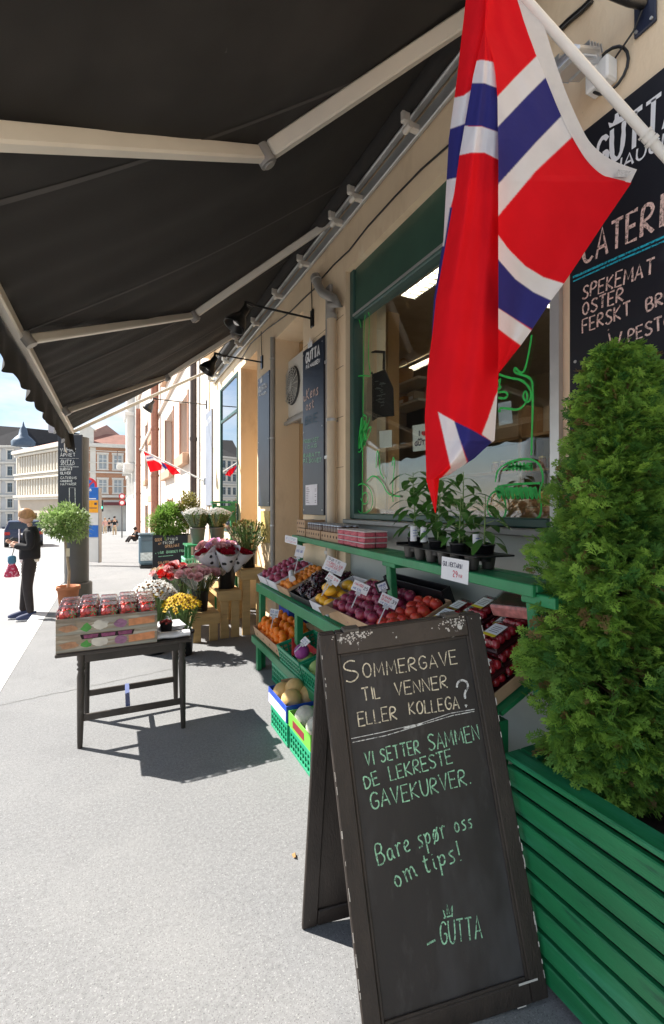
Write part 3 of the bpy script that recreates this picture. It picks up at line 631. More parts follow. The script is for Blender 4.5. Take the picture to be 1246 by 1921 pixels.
# ---------------------------------------------------------------- gooseneck lamps
m_blk = mat('black_enamel', (.012, .012, .013), .3, 0, spec=.5)
def wall_lamp(y, z, L, label, x=WX, drop=.02):
    t = thing('wall_lamp', label, 'wall lamp', (x, y, z), 0, 'shop front lamps')
    p = MB(); p.span((-.02, -.035, -.09), (0, .035, .09), .006); p.build('mounting_plate', m_blk, t)
    a = MB(); a.tube([(-.02, 0, 0), (-L, 0, drop)], .011, 8); a.tube([(-L + .03, 0, drop), (-L - .04, 0, drop + .01), (-L - .05, 0, drop - .06)], .02, 8); a.build('arm', m_blk, t)
    R = Euler((0, rad(32), 0)).to_matrix(); s = MB(); c = Vector((-L - .045, 0, drop - .06))
    s.lathe([(.035, .02), (.04, -.06), (.055, -.08), (.085, -.13), (.105, -.19), (.108, -.215), (.098, -.21), (.075, -.13), (.03, -.08)], c, 18, R); s.build('lamp_shade', m_blk, t)
    bl = MB(); bl.ball(c + R @ Vector((0, 0, -.14)), .045, 10, 6); bl.build('bulb', mat('bulb_glass', (.8, .8, .78), .2), t)
    cb = MB(); cb.tube([(-.012, 0, .09), (-.02, -.01, .25), (-.02, 0, .42)], .005, 5); cb.build('cable', m_blk, t); return t
wall_lamp(4.28, 3.57, .66, 'black gooseneck lamp above the blackboard between window and first recess')
wall_lamp(6.02, 3.62, .60, 'black gooseneck lamp above the plain blue black board')
wall_lamp(10.1, 3.86, 1.05, 'thin armed black lamp out at the shop corner against the pink house')
# bracket at the top of the frame, mounted on the upper wall
pb = at_x(1213, 22, WX)
t = thing('wall_bracket', 'dark steel bracket arm on a bolted plate high above the flag', 'bracket', tuple(pb))
p = MB(); p.span((-.015, -.04, -.075), (0, .04, .075), .004); p.build('mounting_plate', mat('blue_black_steel', (.02, .025, .05), .35), t)
p = MB(); [p.tube([(-.015, a, c), (-.022, a, c)], .006, 6) for a in (-.028, .028) for c in (-.06, .06)]; p.build('bolt', m_alu, t)
p = MB(); p.tube([(-.015, 0, .02), (-.07, .02, .025), (-.75, .20, .12)], .016, 10); p.build('arm', m_blk, t)
p = MB(); e = at_x(1152, 112, WX - .02) - Vector(pb); p.tube([(-.03, 0, -.01), (-.03, .03, -.06), e], .004, 5); p.build('cable', m_blk, t)
# floodlight
pf = at_x(1138, 150, WX)
t = thing('floodlight', 'silver floodlight with looped cable on the wall above the large menu board', 'floodlight', tuple(pf))
R = Euler((0, rad(-28), 0)).to_matrix()
h = MB(); h.box((-.16, .035, .03), (.17, .15, .05), Euler((0, rad(-20), 0)).to_matrix(), .02); h.box((-.10, .035, .05), (.09, .12, .06), Euler((0, rad(-20), 0)).to_matrix(), .015)
for k in range(5): h.box((-.13 + k * .018, .035, .075 + k * .004), (.006, .11, .03), Euler((0, rad(-20), 0)).to_matrix())
h.build('housing', mat('silver_die_cast', (.62, .63, .65), .3, .08, 10, metal=.7), t)
h = MB(); h.box((-.175, .035, .004), (.15, .13, .006), Euler((0, rad(-20), 0)).to_matrix()); h.build('front_glass', mat('lamp_glass', (.55, .6, .66), .1, 0, spec=.8), t)
h = MB(); h.span((-.07, -.05, -.05), (-.002, .05, .045), .008); h.tube([(-.05, 0, .02), (-.12, .03, .05)], .016, 8); h.build('sensor_box', mat('white_plastic', (.78, .78, .76), .4), t)
h = MB(); h.tube([(-.03 - .02 * math.cos(a), -.03 + .065 * math.cos(a), -.0 + .085 * math.sin(a)) for a in [i * .35 for i in range(19)]], .006, 6); h.build('cable_loop', m_blk, t)

# ---------------------------------------------------------------- drain pipe with bend, conduit, slack cables
m_creampipe = mat('cream_pipe', (.62, .50, .36), .5, .06, 6); m_greyp = mat('grey_conduit', (.36, .34, .31), .5, .1, 8)
t = thing('drainpipe', 'cream drainpipe with grey bent top beside the big window', 'drainpipe', (WX - .06, 3.72, 0))
lo = MB(); lo.tube([(0, 0, .9), (0, 0, 3.36)], .042, 12); lo.build('pipe', m_creampipe, t)
bt_ = [at_x(p[0], p[1], WX - .06) - Vector((WX - .06, 3.72, 0)) for p in ((592, 520), (598, 538), (606, 550), (626, 560), (635, 572))]
lo = MB(); lo.tube(bt_ + [Vector((0, 0, 3.48)), Vector((0, 0, 3.36))], .042, 12); lo.tube([(0, 0, 3.345), (0, 0, 3.39)], .05, 12); lo.tube([bt_[0], bt_[0] + (bt_[1] - bt_[0]) * .4], .052, 12); lo.build('pipe_bend', m_greyp, t)
lo = MB(); lo.tube([(0, 0, 2.42), (0, 0, 2.445)], .049, 12); lo.tube([(0, 0, 2.43), (.06, 0, 2.43)], .01, 6); lo.build('pipe_clip', m_alu, t)
t = thing('conduit', 'flat grey conduit strip running down the wall next to the drainpipe', 'conduit', (WX, 3.86, 0))
lo = MB(); lo.span((-.035, -.05, .9), (-.003, .05, 3.72), .006); lo.build('strip', mat('conduit_grey', (.34, .31, .28), .6), t)
lo = MB(); [lo.span((-.04, -.06, z), (-.036, .06, z + .03)) for z in (1.2, 2.1, 3.0)]; lo.build('clip', m_alu, t)
t = thing('conduit', 'slim grey pipe on the corner edge of the first shaded recess', 'conduit', (WX, 5.5, 0))
lo = MB(); lo.tube([(-.03, 0, .5), (-.03, 0, 3.78)], .03, 8); lo.build('strip', m_greyp, t); lo = MB(); [lo.tube([(-.03, 0, z), (-.03, 0, z + .02)], .036, 8) for z in (1.4, 2.5, 3.5)]; lo.build('clip', m_alu, t)
def cable(name, label, pts, x=WX - .015, r=.007):
    P = [at_x(p[0], p[1], x) for p in pts]; root = P[0]
    mb = MB(); Q = []
    for i in range(len(P) - 1):
        for k in range(4): Q.append(P[i].lerp(P[i + 1], k / 4) - root)
    Q.append(P[-1] - root); mb.tube(Q, r, 6); ob = mb.build(name, m_blk); ob.location = root; return tag(ob, label, 'cable')
cable('cable', 'slack black cable drooping along the wall above the green transom', [(900, 245), (845, 270), (790, 318), (740, 370), (690, 425), (655, 470), (625, 498), (604, 522)])
cable('cable', 'black cable sagging from the pipe bend towards the farther lamp', [(592, 540), (570, 560), (545, 585), (520, 604), (500, 618), (470, 645), (450, 678)])
cable('cable', 'thick black cable bundle high on the wall behind the flag top', [(1110, 0), (1092, 18), (1066, 40), (1040, 66)], r=.014)
cable('cable', 'pale telephone wire along the lower edge of the awning rail', [(1010, 60), (960, 110), (900, 172), (860, 216)], r=.006)
# ---------------------------------------------------------------- air conditioner in the recess
ax = 2.02; A0, A1 = at_x(533, 790, ax), at_x(533, 684, ax)
t = thing('air_conditioner', 'white outdoor air conditioner with round fan grille standing on a wall bracket', 'air conditioner', (ax, A0.y, A0.z))
H = A1.z - A0.z
b = MB(); b.span((0, -.80, 0), (.28, 0, H), .015); b.build('casing', mat('ac_white', (.72, .70, .64), .4, .04, 5), t)
b = MB(); b.lathe([(.0001, .02), (.05, .03), (.22, .01), (.24, 0)], (-.004, -.33, H * .52), 24, Euler((0, rad(-90), 0)).to_matrix()); b.build('fan', mat('fan_dark', (.05, .05, .05), .5), t)
b = MB()
for k in range(7):
    rr = .035 + k * .032; b.tube([(-.032, -.33 + rr * math.cos(a), H * .52 + rr * math.sin(a)) for a in [i * 2 * math.pi / 24 for i in range(25)]], .004, 4)
for k in range(8):
    a = k * math.pi / 8; b.tube([(-.035, -.33 - .235 * math.cos(a), H * .52 - .235 * math.sin(a)), (-.035, -.33 + .235 * math.cos(a), H * .52 + .235 * math.sin(a))], .004, 4)
b.build('grille', mat('ac_grille', (.55, .54, .5), .4), t)
b = MB(); b.span((-.004, -.79, H - .09), (-.001, -.70, H - .03)); b.build('sticker', mat('red_sticker', (.6, .03, .03), .4), t)
b = MB(); b.span((-.06, -.85, -.09), (-.02, .03, -.05)); b.span((-.06, -.02, -.16), (.6, .03, -.09)); b.span((-.06, -.80, -.16), (.6, -.75, -.09)); b.span((-.018, -.85, -.045), (.3, .03, -.003)); b.build('shelf_bracket', m_greyp, t)
# ================================================================ SIGNS, FLAG, PLANTER, SANDWICH BOARD
ch_white = chalk('chalk_white', (.72, .72, .70)); ch_cream = chalk('chalk_cream', (.74, .66, .50)); ch_pink = chalk('chalk_pink', (.78, .56, .48)); ch_green = chalk('chalk_green', (.36, .66, .45)); ch_teal = chalk('chalk_teal', (.03, .36, .46)); ch_blue = chalk('chalk_blue', (.25, .38, .66)); ch_orange = chalk('chalk_orange', (.72, .42, .25))
m_signblack = mat('sign_black', (.010, .011, .016), .45, .2, 3, spots=[((.03, .032, .04), 3, .56, .2)])
m_signblue = mat('sign_blue_black', (.012, .018, .034), .38, .2, 2, spots=[((.03, .045, .075), 1.5, .5, .3)], spec=.7)
m_paint_white = mat('sign_white', (.80, .80, .80), .5, .03)
class Plane:
    def __init__(s, p0, n): s.p0, s.n = Vector(p0), Vector(n).normalized()
    def at(s, px, py): return at_plane(px, py, s.p0, s.n)
    def write(s, mb, text, a, b, top, sw=.01, off=.002, jit=.2, cap=6.0):
        """baseline from pixel a to b; 'top' is the pixel of the cap (or x-height) top at the start"""
        if isinstance(mb, Lines): mb = mb.new()
        A, B, T = s.at(*a), s.at(*b), s.at(*top); xd = (B - A).normalized(); ud = s.n.cross(xd).normalized()
        if ud.z < 0: ud = -ud
        nn = xd.cross(ud)
        h = abs((T - A).dot(ud)) * 6 / cap
        letter(mb, text, A, xd, ud, h, (B - A).length, sw, off if nn.dot(s.n) > 0 else -off, jit)
    def line(s, mb, pts, sw=.008, off=.002):
        if isinstance(mb, Lines): mb = mb.new()
        mb.ribbon([s.at(*p) + s.n * off for p in pts], sw, s.n)
NX = Vector((-1, 0, 0))
# ---- big catering board
cs = Plane((WX - .035, 0, 0), NX); yl = cs.at(1068, 450).y
sg = thing('wall_sign', 'large black menu board lettered CATERING in pink chalk under a white crown', 'sign', (WX - .035, yl, 0))
b = MB(); zt = cs.at(1098, 243).z; b.span((WX - .034, -.35, .9), (WX - .004, yl, zt), .003); b.build('board', m_signblack, sg, True)
b = MB(); [b.tube([(WX - .0345, yl - .03, z), (WX - .038, yl - .03, z)], .007, 8) for z in (zt - .05, 2.28, 1.2)]; b.build('screw', m_alu, sg, True)
Z6 = lambda x, y: (780 + x * .374, y * .374)
t = Lines(); cs.write(t, 'GUTTA', (1118, 325), (1276, 222), (1118, 267), .017, jit=0); cs.write(t, 'PÅ HAUGEN', (1097, 355), (1286, 255), (1097, 335), .0075, jit=0)
t.build('logo', m_paint_white, sg, True); t = MB()
C0 = lambda x, y: cs.at(*Z6(x, y)) + NX * .003
crown = [(975, 655), (968, 628), (990, 632), (1000, 612), (1002, 588), (1018, 575), (1024, 600), (1044, 590), (1055, 598), (1045, 620)]
t.poly([C0(x, y - 12) for x, y in crown])
t.build('logo', m_paint_white, sg, True)
t = Lines(); cs.write(t, 'CATERING', Z6(838, 1330), Z6(1420, 1052), Z6(838, 1196), .013, jit=.15)
cs.write(t, 'SPEKEMAT', Z6(838, 1502), Z6(1195, 1372), Z6(838, 1436), .007); cs.write(t, 'OSTER', Z6(838, 1582), Z6(1040, 1508), Z6(838, 1522), .007)
cs.write(t, 'FERSKT', Z6(838, 1672), Z6(1080, 1580), Z6(838, 1606), .007); cs.write(t, 'BRØD', Z6(1160, 1562), Z6(1345, 1482), Z6(1160, 1500), .007); cs.write(t, 'i', (1144, 645), (1150, 642), (1144, 624), .007, cap=3.6); cs.write(t, '/ PESTO', (1160, 648), (1262, 612), (1160, 626), .007)
t.build('pink_lettering', ch_pink, sg, True)
t = Lines(); cs.line(t, [Z6(790, 1392), Z6(1000, 1298), Z6(1300, 1165)], .010); cs.line(t, [Z6(792, 1412), Z6(1010, 1312), Z6(1300, 1188)], .007); t.build('teal_underline', ch_teal, sg, True)
t = Lines(); cs.write(t, 'CA', (1227, 792), (1250, 782), (1227, 778), .006); t.build('blue_lettering', ch_blue, sg, True)
# ---- two tall boards on the piers
def tall_sign(pxl, pxr, ptl, pbl, name_label, m):
    pl = Plane((WX - .03, 0, 0), NX); y1, y0 = pl.at(pxl, 900).y, pl.at(pxr, 900).y; z1, z0 = pl.at(pxl, ptl).z, pl.at(pxl, pbl).z
    s = thing('wall_sign', name_label, 'sign', (WX - .03, (y0 + y1) / 2, 0))
    b = MB(); b.span((WX - .029, y0, z0), (WX - .004, y1, z1), .003); b.build('board', m, s, True)
    b = MB(); [b.tube([(WX - .0295, y, z), (WX - .033, y, z)], .008, 8) for y in (y0 + .03, y1 - .03) for z in (z0 + .05, (z0 + z1) / 2, z1 - .05)]; b.build('screw', m_alu, s, True)
    return s, pl, y0, y1, z0, z1
s1, p1, y0, y1, z0, z1 = tall_sign(568, 607, 660, 965, 'blue black board with crown logo, pink chalk words and a white notice', m_signblue)
Z3 = lambda x, y: (380 + x * .2408, 560 + y * .2408)
def logo(pl, par, g0, g1, gt, h0, h1, ht, crown_px, sw, s2):
    t = Lines(); pl.write(t, 'GUTTA', g0, g1, gt, sw, jit=0); pl.write(t, 'PÅ HAUGEN', h0, h1, ht, s2, jit=0)
    a, bb = crown_px; A, B = pl.at(*a) + NX * .002, pl.at(*bb) + NX * .002; L = (B - A); up = Vector((0, 0, 1)); h = L.length
    t.build('logo', m_paint_white, par, True); t = MB(); t.add([A, B, B + up * h * .7, A + L * .72 + up * h * .35, A + L * .5 + up * h, A + L * .28 + up * h * .35, A + up * h * .7], [(0, 1, 3, 5), (1, 2, 3), (3, 4, 5), (0, 5, 6)])
    t.build('logo', m_paint_white, par, True)
logo(p1, s1, Z3(806, 505), Z3(912, 440), Z3(806, 432), Z3(808, 552), Z3(914, 498), Z3(808, 525), (Z3(822, 392), Z3(856, 372)), .026, .013)
t = Lines(); p1.write(t, 'uKens', Z3(790, 808), Z3(902, 745), Z3(790, 740), .014, cap=5); p1.write(t, 'ost', Z3(806, 872), Z3(868, 848), Z3(806, 828), .014, cap=4); t.build('pink_lettering', ch_pink, s1, True)
t = Lines(); p1.write(t, 'FRISK OST', Z3(790, 1132), Z3(905, 1108), Z3(790, 1105), .008); p1.write(t, 'I DAG', Z3(800, 1175), Z3(890, 1158), Z3(800, 1150), .007); p1.write(t, 'RABATT', Z3(788, 1240), Z3(918, 1226), Z3(788, 1212), .009); p1.write(t, 'PÅ SKIVET', Z3(788, 1282), Z3(925, 1272), Z3(788, 1255), .009)
t.build('green_lettering', ch_green, s1, True)
t = Lines(); p1.write(t, 'BRIE', Z3(800, 985), Z3(892, 958), Z3(800, 925), .008); t.build('faded_lettering', mat('faded_chalk', (.05, .12, .17), .9), s1, True)
t = MB(); A, B = p1.at(*Z3(805, 1610)), p1.at(*Z3(896, 1445)); t.span((WX - .0335, B.y, A.z), (WX - .0305, A.y, B.z)); t.build('paper_notice', mat('notice_paper', (.78, .75, .78), .7), s1, True)
t = MB()
for k in range(9):
    f = k / 9; y = A.y - .02; z = B.z - .03 - f * (B.z - A.z - .04); t.ribbon([(WX - .034, y, z), (WX - .034, y - random.uniform(.05, .09), z)], .006, NX)
    if k % 3: t.ribbon([(WX - .034, B.y + .06, z), (WX - .034, B.y + .02, z)], .006, NX)
t.build('notice_text', mat('notice_ink', (.25, .2, .24), .8), s1, True)
s2, p2, y0, y1, z0, z1 = tall_sign(484, 505, 712, 950, 'plain blue black board with only a white crown logo, sky sheen below', m_signblue)
logo(p2, s2, Z3(438, 735), Z3(500, 697), Z3(438, 695), Z3(440, 765), Z3(500, 738), Z3(440, 750), (Z3(448, 665), Z3(468, 650)), .024, .012)
b = MB(); b.span((WX - .02, y0 + .03, z0 - .48), (WX - .004, y1 - .1, z0 - .06), .003); o_ = b.build('notice_box', mat('yellow_notice', (.62, .45, .16), .6, .3, 30)); tag(o_, 'small yellow notice panel fixed under the plain board', 'notice')
# grey board on the far shop corner
p3 = Plane((WX - .03, 0, 0), NX); ya, yb = p3.at(385, 900).y, p3.at(397, 900).y
s3 = thing('wall_sign', 'narrow grey board on the far corner beside the dark downpipe', 'sign', (WX - .03, (ya + yb) / 2, 0))
b = MB(); b.span((WX - .029, yb, p3.at(391, 948).z), (WX - .004, ya, p3.at(391, 772).z), .003); b.build('board', mat('grey_board', (.26, .28, .33), .4, .15, 2), s3, True)
b = MB(); p3.write(b, 'GUTTA', (387, 800), (396, 790), (387, 790), .02, jit=0); b.build('logo', m_paint_white, s3, True)

# ---------------------------------------------------------------- flagpole and big flag
A, B = at_x(1310, 362, WX), None
tip = None
pb0 = ray(1040, 60); P1 = CAMP + pb0 * (1.35 / pb0.x); d = (P1 - A).normalized(); tip = A + d * ((P1 - A).length + .42)
fpole = thing('flagpole', 'white wooden flagpole slanting out from the wall above the menu board', 'flagpole', tuple(A))
m_polew = mat('white_pole_paint', (.74, .71, .66), .35, .06, 12, spec=.5)
b = MB(); b.tube([A, tip], .0155, 14); b.build('shaft', m_polew, fpole, True)
cpt = at_plane(1218, 258, A, d.cross(ray(1218, 258)).cross(d)); cpt = A + d * (cpt - A).dot(d)
b = MB(); b.tube([cpt - d * .022, cpt - d * .008], .023, 14); b.tube([cpt - d * .006, cpt + d * .014], .0205, 14); b.tube([cpt + d * .016, cpt + d * .024], .023, 14); b.build('collar', m_polew, fpole, True)
b = MB(); b.tube([A, A + d * .10], .024, 12); b.box(A, (.012, .10, .16)); b.build('wall_socket', mat('galvanised', (.5, .5, .5), .4, metal=.6), fpole, True)
b = MB(); b.ball(tip, .026, 12, 8); b.build('finial', m_polew, fpole, True)
Z5 = lambda x, y: (640 + x * .337, 480 + y * .337)
RED, WHT, BLU = (.88, .012, .022), (.92, .90, .92), (.045, .045, .24)
def inside(px, py, poly):
    px, py = np.asarray(px, float), np.asarray(py, float); c = np.zeros(px.shape, bool); n = len(poly); j = n - 1
    for i in range(n):
        xi, yi = poly[i]; xj, yj = poly[j]
        if yi != yj: c ^= ((yi > py) != (yj > py)) & (px < (xj - xi) * (py - yi) / (yj - yi) + xi)
        j = i
    return c
def dyes(X, Y, regions, base, j=.7):
    acc = 0
    for dx, dy in ((0, 0), (j, j), (-j, j), (j, -j), (-j, -j)):
        C = np.tile(np.array(base, float), (len(X), 1))
        for poly, cc in regions: C[inside(X + dx, Y + dy, poly)] = cc
        acc = acc + C
    return np.concatenate([acc / 5, np.ones((len(X), 1))], 1).astype(np.float32).ravel()
def interp(tab, t):
    for i in range(len(tab) - 1):
        a, b = tab[i], tab[i + 1]
        if t <= b[0]: return a[1] + (b[1] - a[1]) * max(0, (t - a[0])) / (b[0] - a[0])
    return tab[-1][1]
def cloth(name, left, right, ymin, ymax, depth, regions, m, par, nu=60, step=1.4, base=RED):
    """left / right: tables y -> x of the panel's two edges on the photo; depth(u, y): metres from the lens; regions: dyed shapes"""
    nv = int((ymax - ymin) / step); vs = []; XX = []; YY = []; nu = int(nu * 1.5)
    for j in range(nv + 1):
        y = ymin + (ymax - ymin) * j / nv; xl, xr = interp(left, y), interp(right, y)
        for i in range(nu + 1):
            u = i / nu; x = xl + (xr - xl) * u; vs.append(tuple(at_d(x, y, depth(u, y)))); XX.append(x); YY.append(y)
    cols = dyes(np.array(XX), np.array(YY), regions, base)
    fs = [(j * (nu + 1) + i, j * (nu + 1) + i + 1, (j + 1) * (nu + 1) + i + 1, (j + 1) * (nu + 1) + i) for j in range(nv) for i in range(nu)]
    me = bpy.data.meshes.new(name); me.from_pydata(vs, [], fs); me.materials.append(m)
    ca = me.color_attributes.new('dye', 'FLOAT_COLOR', 'POINT'); ca.data.foreach_set('color', cols)
    me.polygons.foreach_set('use_smooth', [True] * len(fs)); me.update()
    Mi = base_matrix(par).inverted(); me.transform(Mi)
    o = bpy.data.objects.new(name, me); COL.objects.link(o); o.parent = par; return o
m_flag = mat('flag_cloth', (.5, .5, .5), .85, .06, 9, .4, 26, attr=True, trl=.45, spec=.1)
flag = thing('flag', 'big red white and blue cross flag hanging in folds from the pole over the pavement', 'flag', tuple(tip))
# fold panels: back strip, front fall, hoist panel
Dh = lambda y: 1.50
S_left = [(-120, 880), (0, 874), (150, 857), (262, 842), (449, 832), (561, 814), (632, 810)]
S_right = [(-120, 935), (0, 925), (60, 913), (140, 893), (292, 868), (449, 850), (561, 832), (632, 826)]
regS = [([Z6(240, 480)] + [Z6(300, 435), Z6(300, 600), Z6(235, 628), Z6(150, 655), Z6(150, 500)], WHT), ([Z6(150, 655), Z6(235, 625), Z6(300, 600), Z6(300, 860), Z6(195, 893), Z6(140, 905)], BLU),
        ([Z6(140, 905), Z6(195, 893), Z6(215, 890), Z6(170, 1060), Z6(142, 1235), Z6(100, 1240)], WHT), ([Z6(100, 1240), Z6(142, 1235), Z6(172, 1040), Z6(260, 1040), Z6(260, 1700), Z6(60, 1700)], BLU)]
cloth('back_fold', S_left, S_right, -120, 630, lambda u, y: 1.50 + .05 * (1 - u) - .03 * math.sin(u * 3) , regS, m_flag, flag, 24)
L_left = [(-120, 915), (0, 912), (52, 909), (142, 888), (292, 862), (393, 848), (561, 818), (620, 812), (696, 802), (783, 797), (901, 800), (962, 816)]
L_right = [(-120, 920), (0, 917), (52, 911), (80, 918), (110, 926), (140, 931), (187, 934), (300, 935.5), (700, 935.5), (743, 933), (827, 928), (831, 921), (860, 890), (889, 845), (898, 824), (962, 818)]
regL = [([Z6(285, 310), Z6(330, 300), Z6(385, 310), Z6(430, 345), Z6(430, 448), Z6(345, 420), Z6(260, 420)], WHT), ([Z6(260, 417), Z6(345, 417), Z6(430, 450), Z6(430, 668), Z6(330, 632), Z6(210, 630)], BLU), ([Z6(210, 632), Z6(330, 634), Z6(430, 668), Z6(430, 808), Z6(345, 765), Z6(280, 765), Z6(190, 785)], WHT),
        ([(822, 773), (852, 790), (863, 825), (876, 867), (871, 874), (842, 890), (800, 905), (844, 880), (838, 850)], WHT), ([(852, 790), (885, 806), (921, 827), (935, 832), (900, 860), (872, 873), (878, 866), (863, 825)], BLU),
        ([(940, 725), (930, 742), (916, 785), (904, 815), (921, 827), (930, 840), (945, 836), (945, 740)], WHT)]
regL[3] = ([(822, 773), (852, 790), (863, 825), (876, 867), (871, 874), (842, 890), (830, 895), (846, 878), (836, 835)], WHT)
def dL(u, y):
    k = min(1, max(0, (y - 40) / 250)); w = math.sin(u * math.pi)
    return 1.47 - .07 * k * w - .03 * k * u + .011 * k * math.sin(u * 11 + y * .004) + .016 * k * math.sin(u * 5.5 - y * .005) + .004 * k * math.sin(u * 21 + y * .013) + max(0, y - 760) * .00012 * math.sin(u * 7)
cloth('front_fold', L_left, L_right, -120, 962, dL, regL, m_flag, flag, 66)
R_left = [(-120, 918), (0, 916), (52, 911), (80, 917), (110, 925), (140, 930), (187, 933.5), (300, 935), (700, 935)]
hoist_in = [(-120, 945), (0, 974), (52, 991), (101, 1008), (135, 1023), (213, 1055), (254, 1076), (300, 1105), (329, 1139), (340, 1185)]
R_right = hoist_in + [(344, 1184), (420, 1132), (532, 1058), (564, 1034), (620, 997), (648, 977), (700, 936)]
regR = [([Z6(400, 495), Z6(500, 388), Z6(620, 268), Z6(680, 360), Z6(560, 480), Z6(400, 648)], WHT), ([Z6(400, 648), Z6(560, 480), Z6(680, 360), Z6(760, 560), Z6(600, 720), Z6(400, 945)], BLU), ([Z6(400, 940), Z6(600, 718), Z6(745, 568), Z6(800, 672), Z6(600, 860), Z6(400, 1100)], WHT),
        ([Z6(400, 1160), Z6(415, 1182), Z6(470, 1255), Z6(550, 1335), Z6(640, 1390), Z6(760, 1428), Z6(760, 1500), Z6(680, 1510), Z6(590, 1465), Z6(500, 1400), Z6(400, 1285)], WHT),
        ([Z6(400, 1285), Z6(500, 1400), Z6(590, 1465), Z6(690, 1512), Z6(640, 1600), Z6(590, 1655), Z6(500, 1600), Z6(400, 1535)], BLU), ([Z5(865, 285), Z5(950, 340), Z5(1062, 416), Z5(1080, 440), Z5(1003, 500), Z5(940, 455), Z5(865, 398)], WHT)]
def dR(u, y):
    k = min(1, max(0, (y - 60) / 200)); end = 1.535 if y < 340 else 1.535 - (y - 340) / 360 * .10
    d0 = 1.47 - .10 * k; v = d0 + (end - d0) * (u ** .8)
    return v + .018 * k * math.sin(u * 6.0 + y * .008) * u * (1.2 - u) + .016 * math.sin(u * 13 - y * .018) * u * (1 - u) + .010 * math.sin(u * 7 + y * .03) * u * (1 - u)
cloth('hoist_panel', R_left, R_right, -120, 700, dR, regR, m_flag, flag, 110)
# white hoist band, sagging along the pole, with a small care tag
ho = [(-120, 990), (0, 1001), (56, 1023), (97, 1038), (157, 1057), (220, 1079), (269, 1109), (299, 1146), (318, 1195)]
mb = MB(); m_hoist = mat('hoist_webbing', (.74, .71, .69), .85, .04, 40, .15, 500, trl=.3)
hin = [(945, -120), (974, 0), (991, 52), (1008, 101), (1023, 135), (1055, 213), (1076, 254), (1105, 300), (1139, 329), (1186, 341)]
hout = [(990, -120), (1001, 0), (1023, 56), (1036, 97), (1046, 127), (1062, 173), (1086, 228), (1109, 269), (1146, 299), (1195, 318)]
def densify(P, n=6):
    Q = []
    for i in range(len(P) - 1):
        p0, p1, p2, p3 = P[max(0, i - 1)], P[i], P[i + 1], P[min(len(P) - 1, i + 2)]
        for k in range(n):
            t = k / n; Q.append(tuple(.5 * (2 * p1[a] + (p2[a] - p0[a]) * t + (2 * p0[a] - 5 * p1[a] + 4 * p2[a] - p3[a]) * t * t + (3 * p1[a] - p0[a] - 3 * p2[a] + p3[a]) * t ** 3) for a in (0, 1)))
    return Q + [P[-1]]
hi, hu = densify(hin), densify(hout); nn = len(hi)
def hb(u, v):
    i = round(v * (nn - 1)); x = hi[i][0] + (hu[i][0] - hi[i][0]) * u - (1 - u) * 3; y = hi[i][1] + (hu[i][1] - hi[i][1]) * u + (1 - u) * 2
    return at_d(x, y, 1.532 - .006 * u + .012 * u)
mb.grid(hb, 4, nn - 1); mb.build('hoist_band', m_hoist, flag, True)
mb = MB(); mb.add([at_d(x, y, 1.525) for x, y in ((1152, 331), (1175, 333), (1184, 321), (1160, 318))], [(0, 1, 2, 3)]); mb.build('care_tag', mat('care_tag', (.45, .43, .42), .8, .4, 300), flag, True)

# ---------------------------------------------------------------- green planter and thuja
m_slat = mat('green_planter_paint', (.014, .178, .064), .38, .25, 4, .2, 60, spots=[((.035, .25, .13), 2.2, .52, .2), ((.008, .10, .045), 7, .60, .1), ((.34, .38, .26), 30, .70, .02)], stretch=(4, .6, 4))
PX0, PY0, PY1, PZ = 1.315, -.75, 1.24, .70
pl = thing('planter', 'dark green slatted wooden planter box with chipped paint along its rim', 'planter', (PX0 + .25, .3, 0))
ns_ = 8; sh_ = (PZ - .03) / ns_
for k in range(ns_):
    b = MB(); z = .04 + k * sh_
    b.span((PX0, PY0, z), (PX0 + .022, PY1, z + sh_ - .017), .004); b.span((PX0 + .022, PY1 - .024, z), (1.83, PY1 - .002, z + sh_ - .017), .004)
    b.build('slat', m_slat, pl, True)
b = MB(); b.span((PX0 + .024, PY0, .02), (PX0 + .04, PY1 - .03, PZ - .03)); b.span((PX0 + .042, PY1 - .045, .02), (1.82, PY1 - .026, PZ - .03)); b.build('liner', mat('planter_liner', (.006, .012, .010), .8), pl, True)
b = MB(); b.span((PX0 - .006, PY0, PZ + .014), (PX0 + .075, PY1 + .006, PZ + .034), .004); b.span((PX0 + .078, PY1 - .07, PZ + .014), (1.83, PY1 + .006, PZ + .034), .004); b.build('rim', m_slat, pl, True)
b = MB(); b.span((PX0 + .05, PY0, PZ - .14), (1.83, PY1 - .05, PZ - .09)); b.build('soil', mat('soil', (.035, .025, .018), .95, .4, 20, .6, 30), pl, True)
b = MB(); [b.span((PX0 + .03, y, 0), (PX0 + .08, y + .06, .06)) for y in (PY0 + .05, .3, PY1 - .12)]; b.build('foot', m_slat, pl, True)
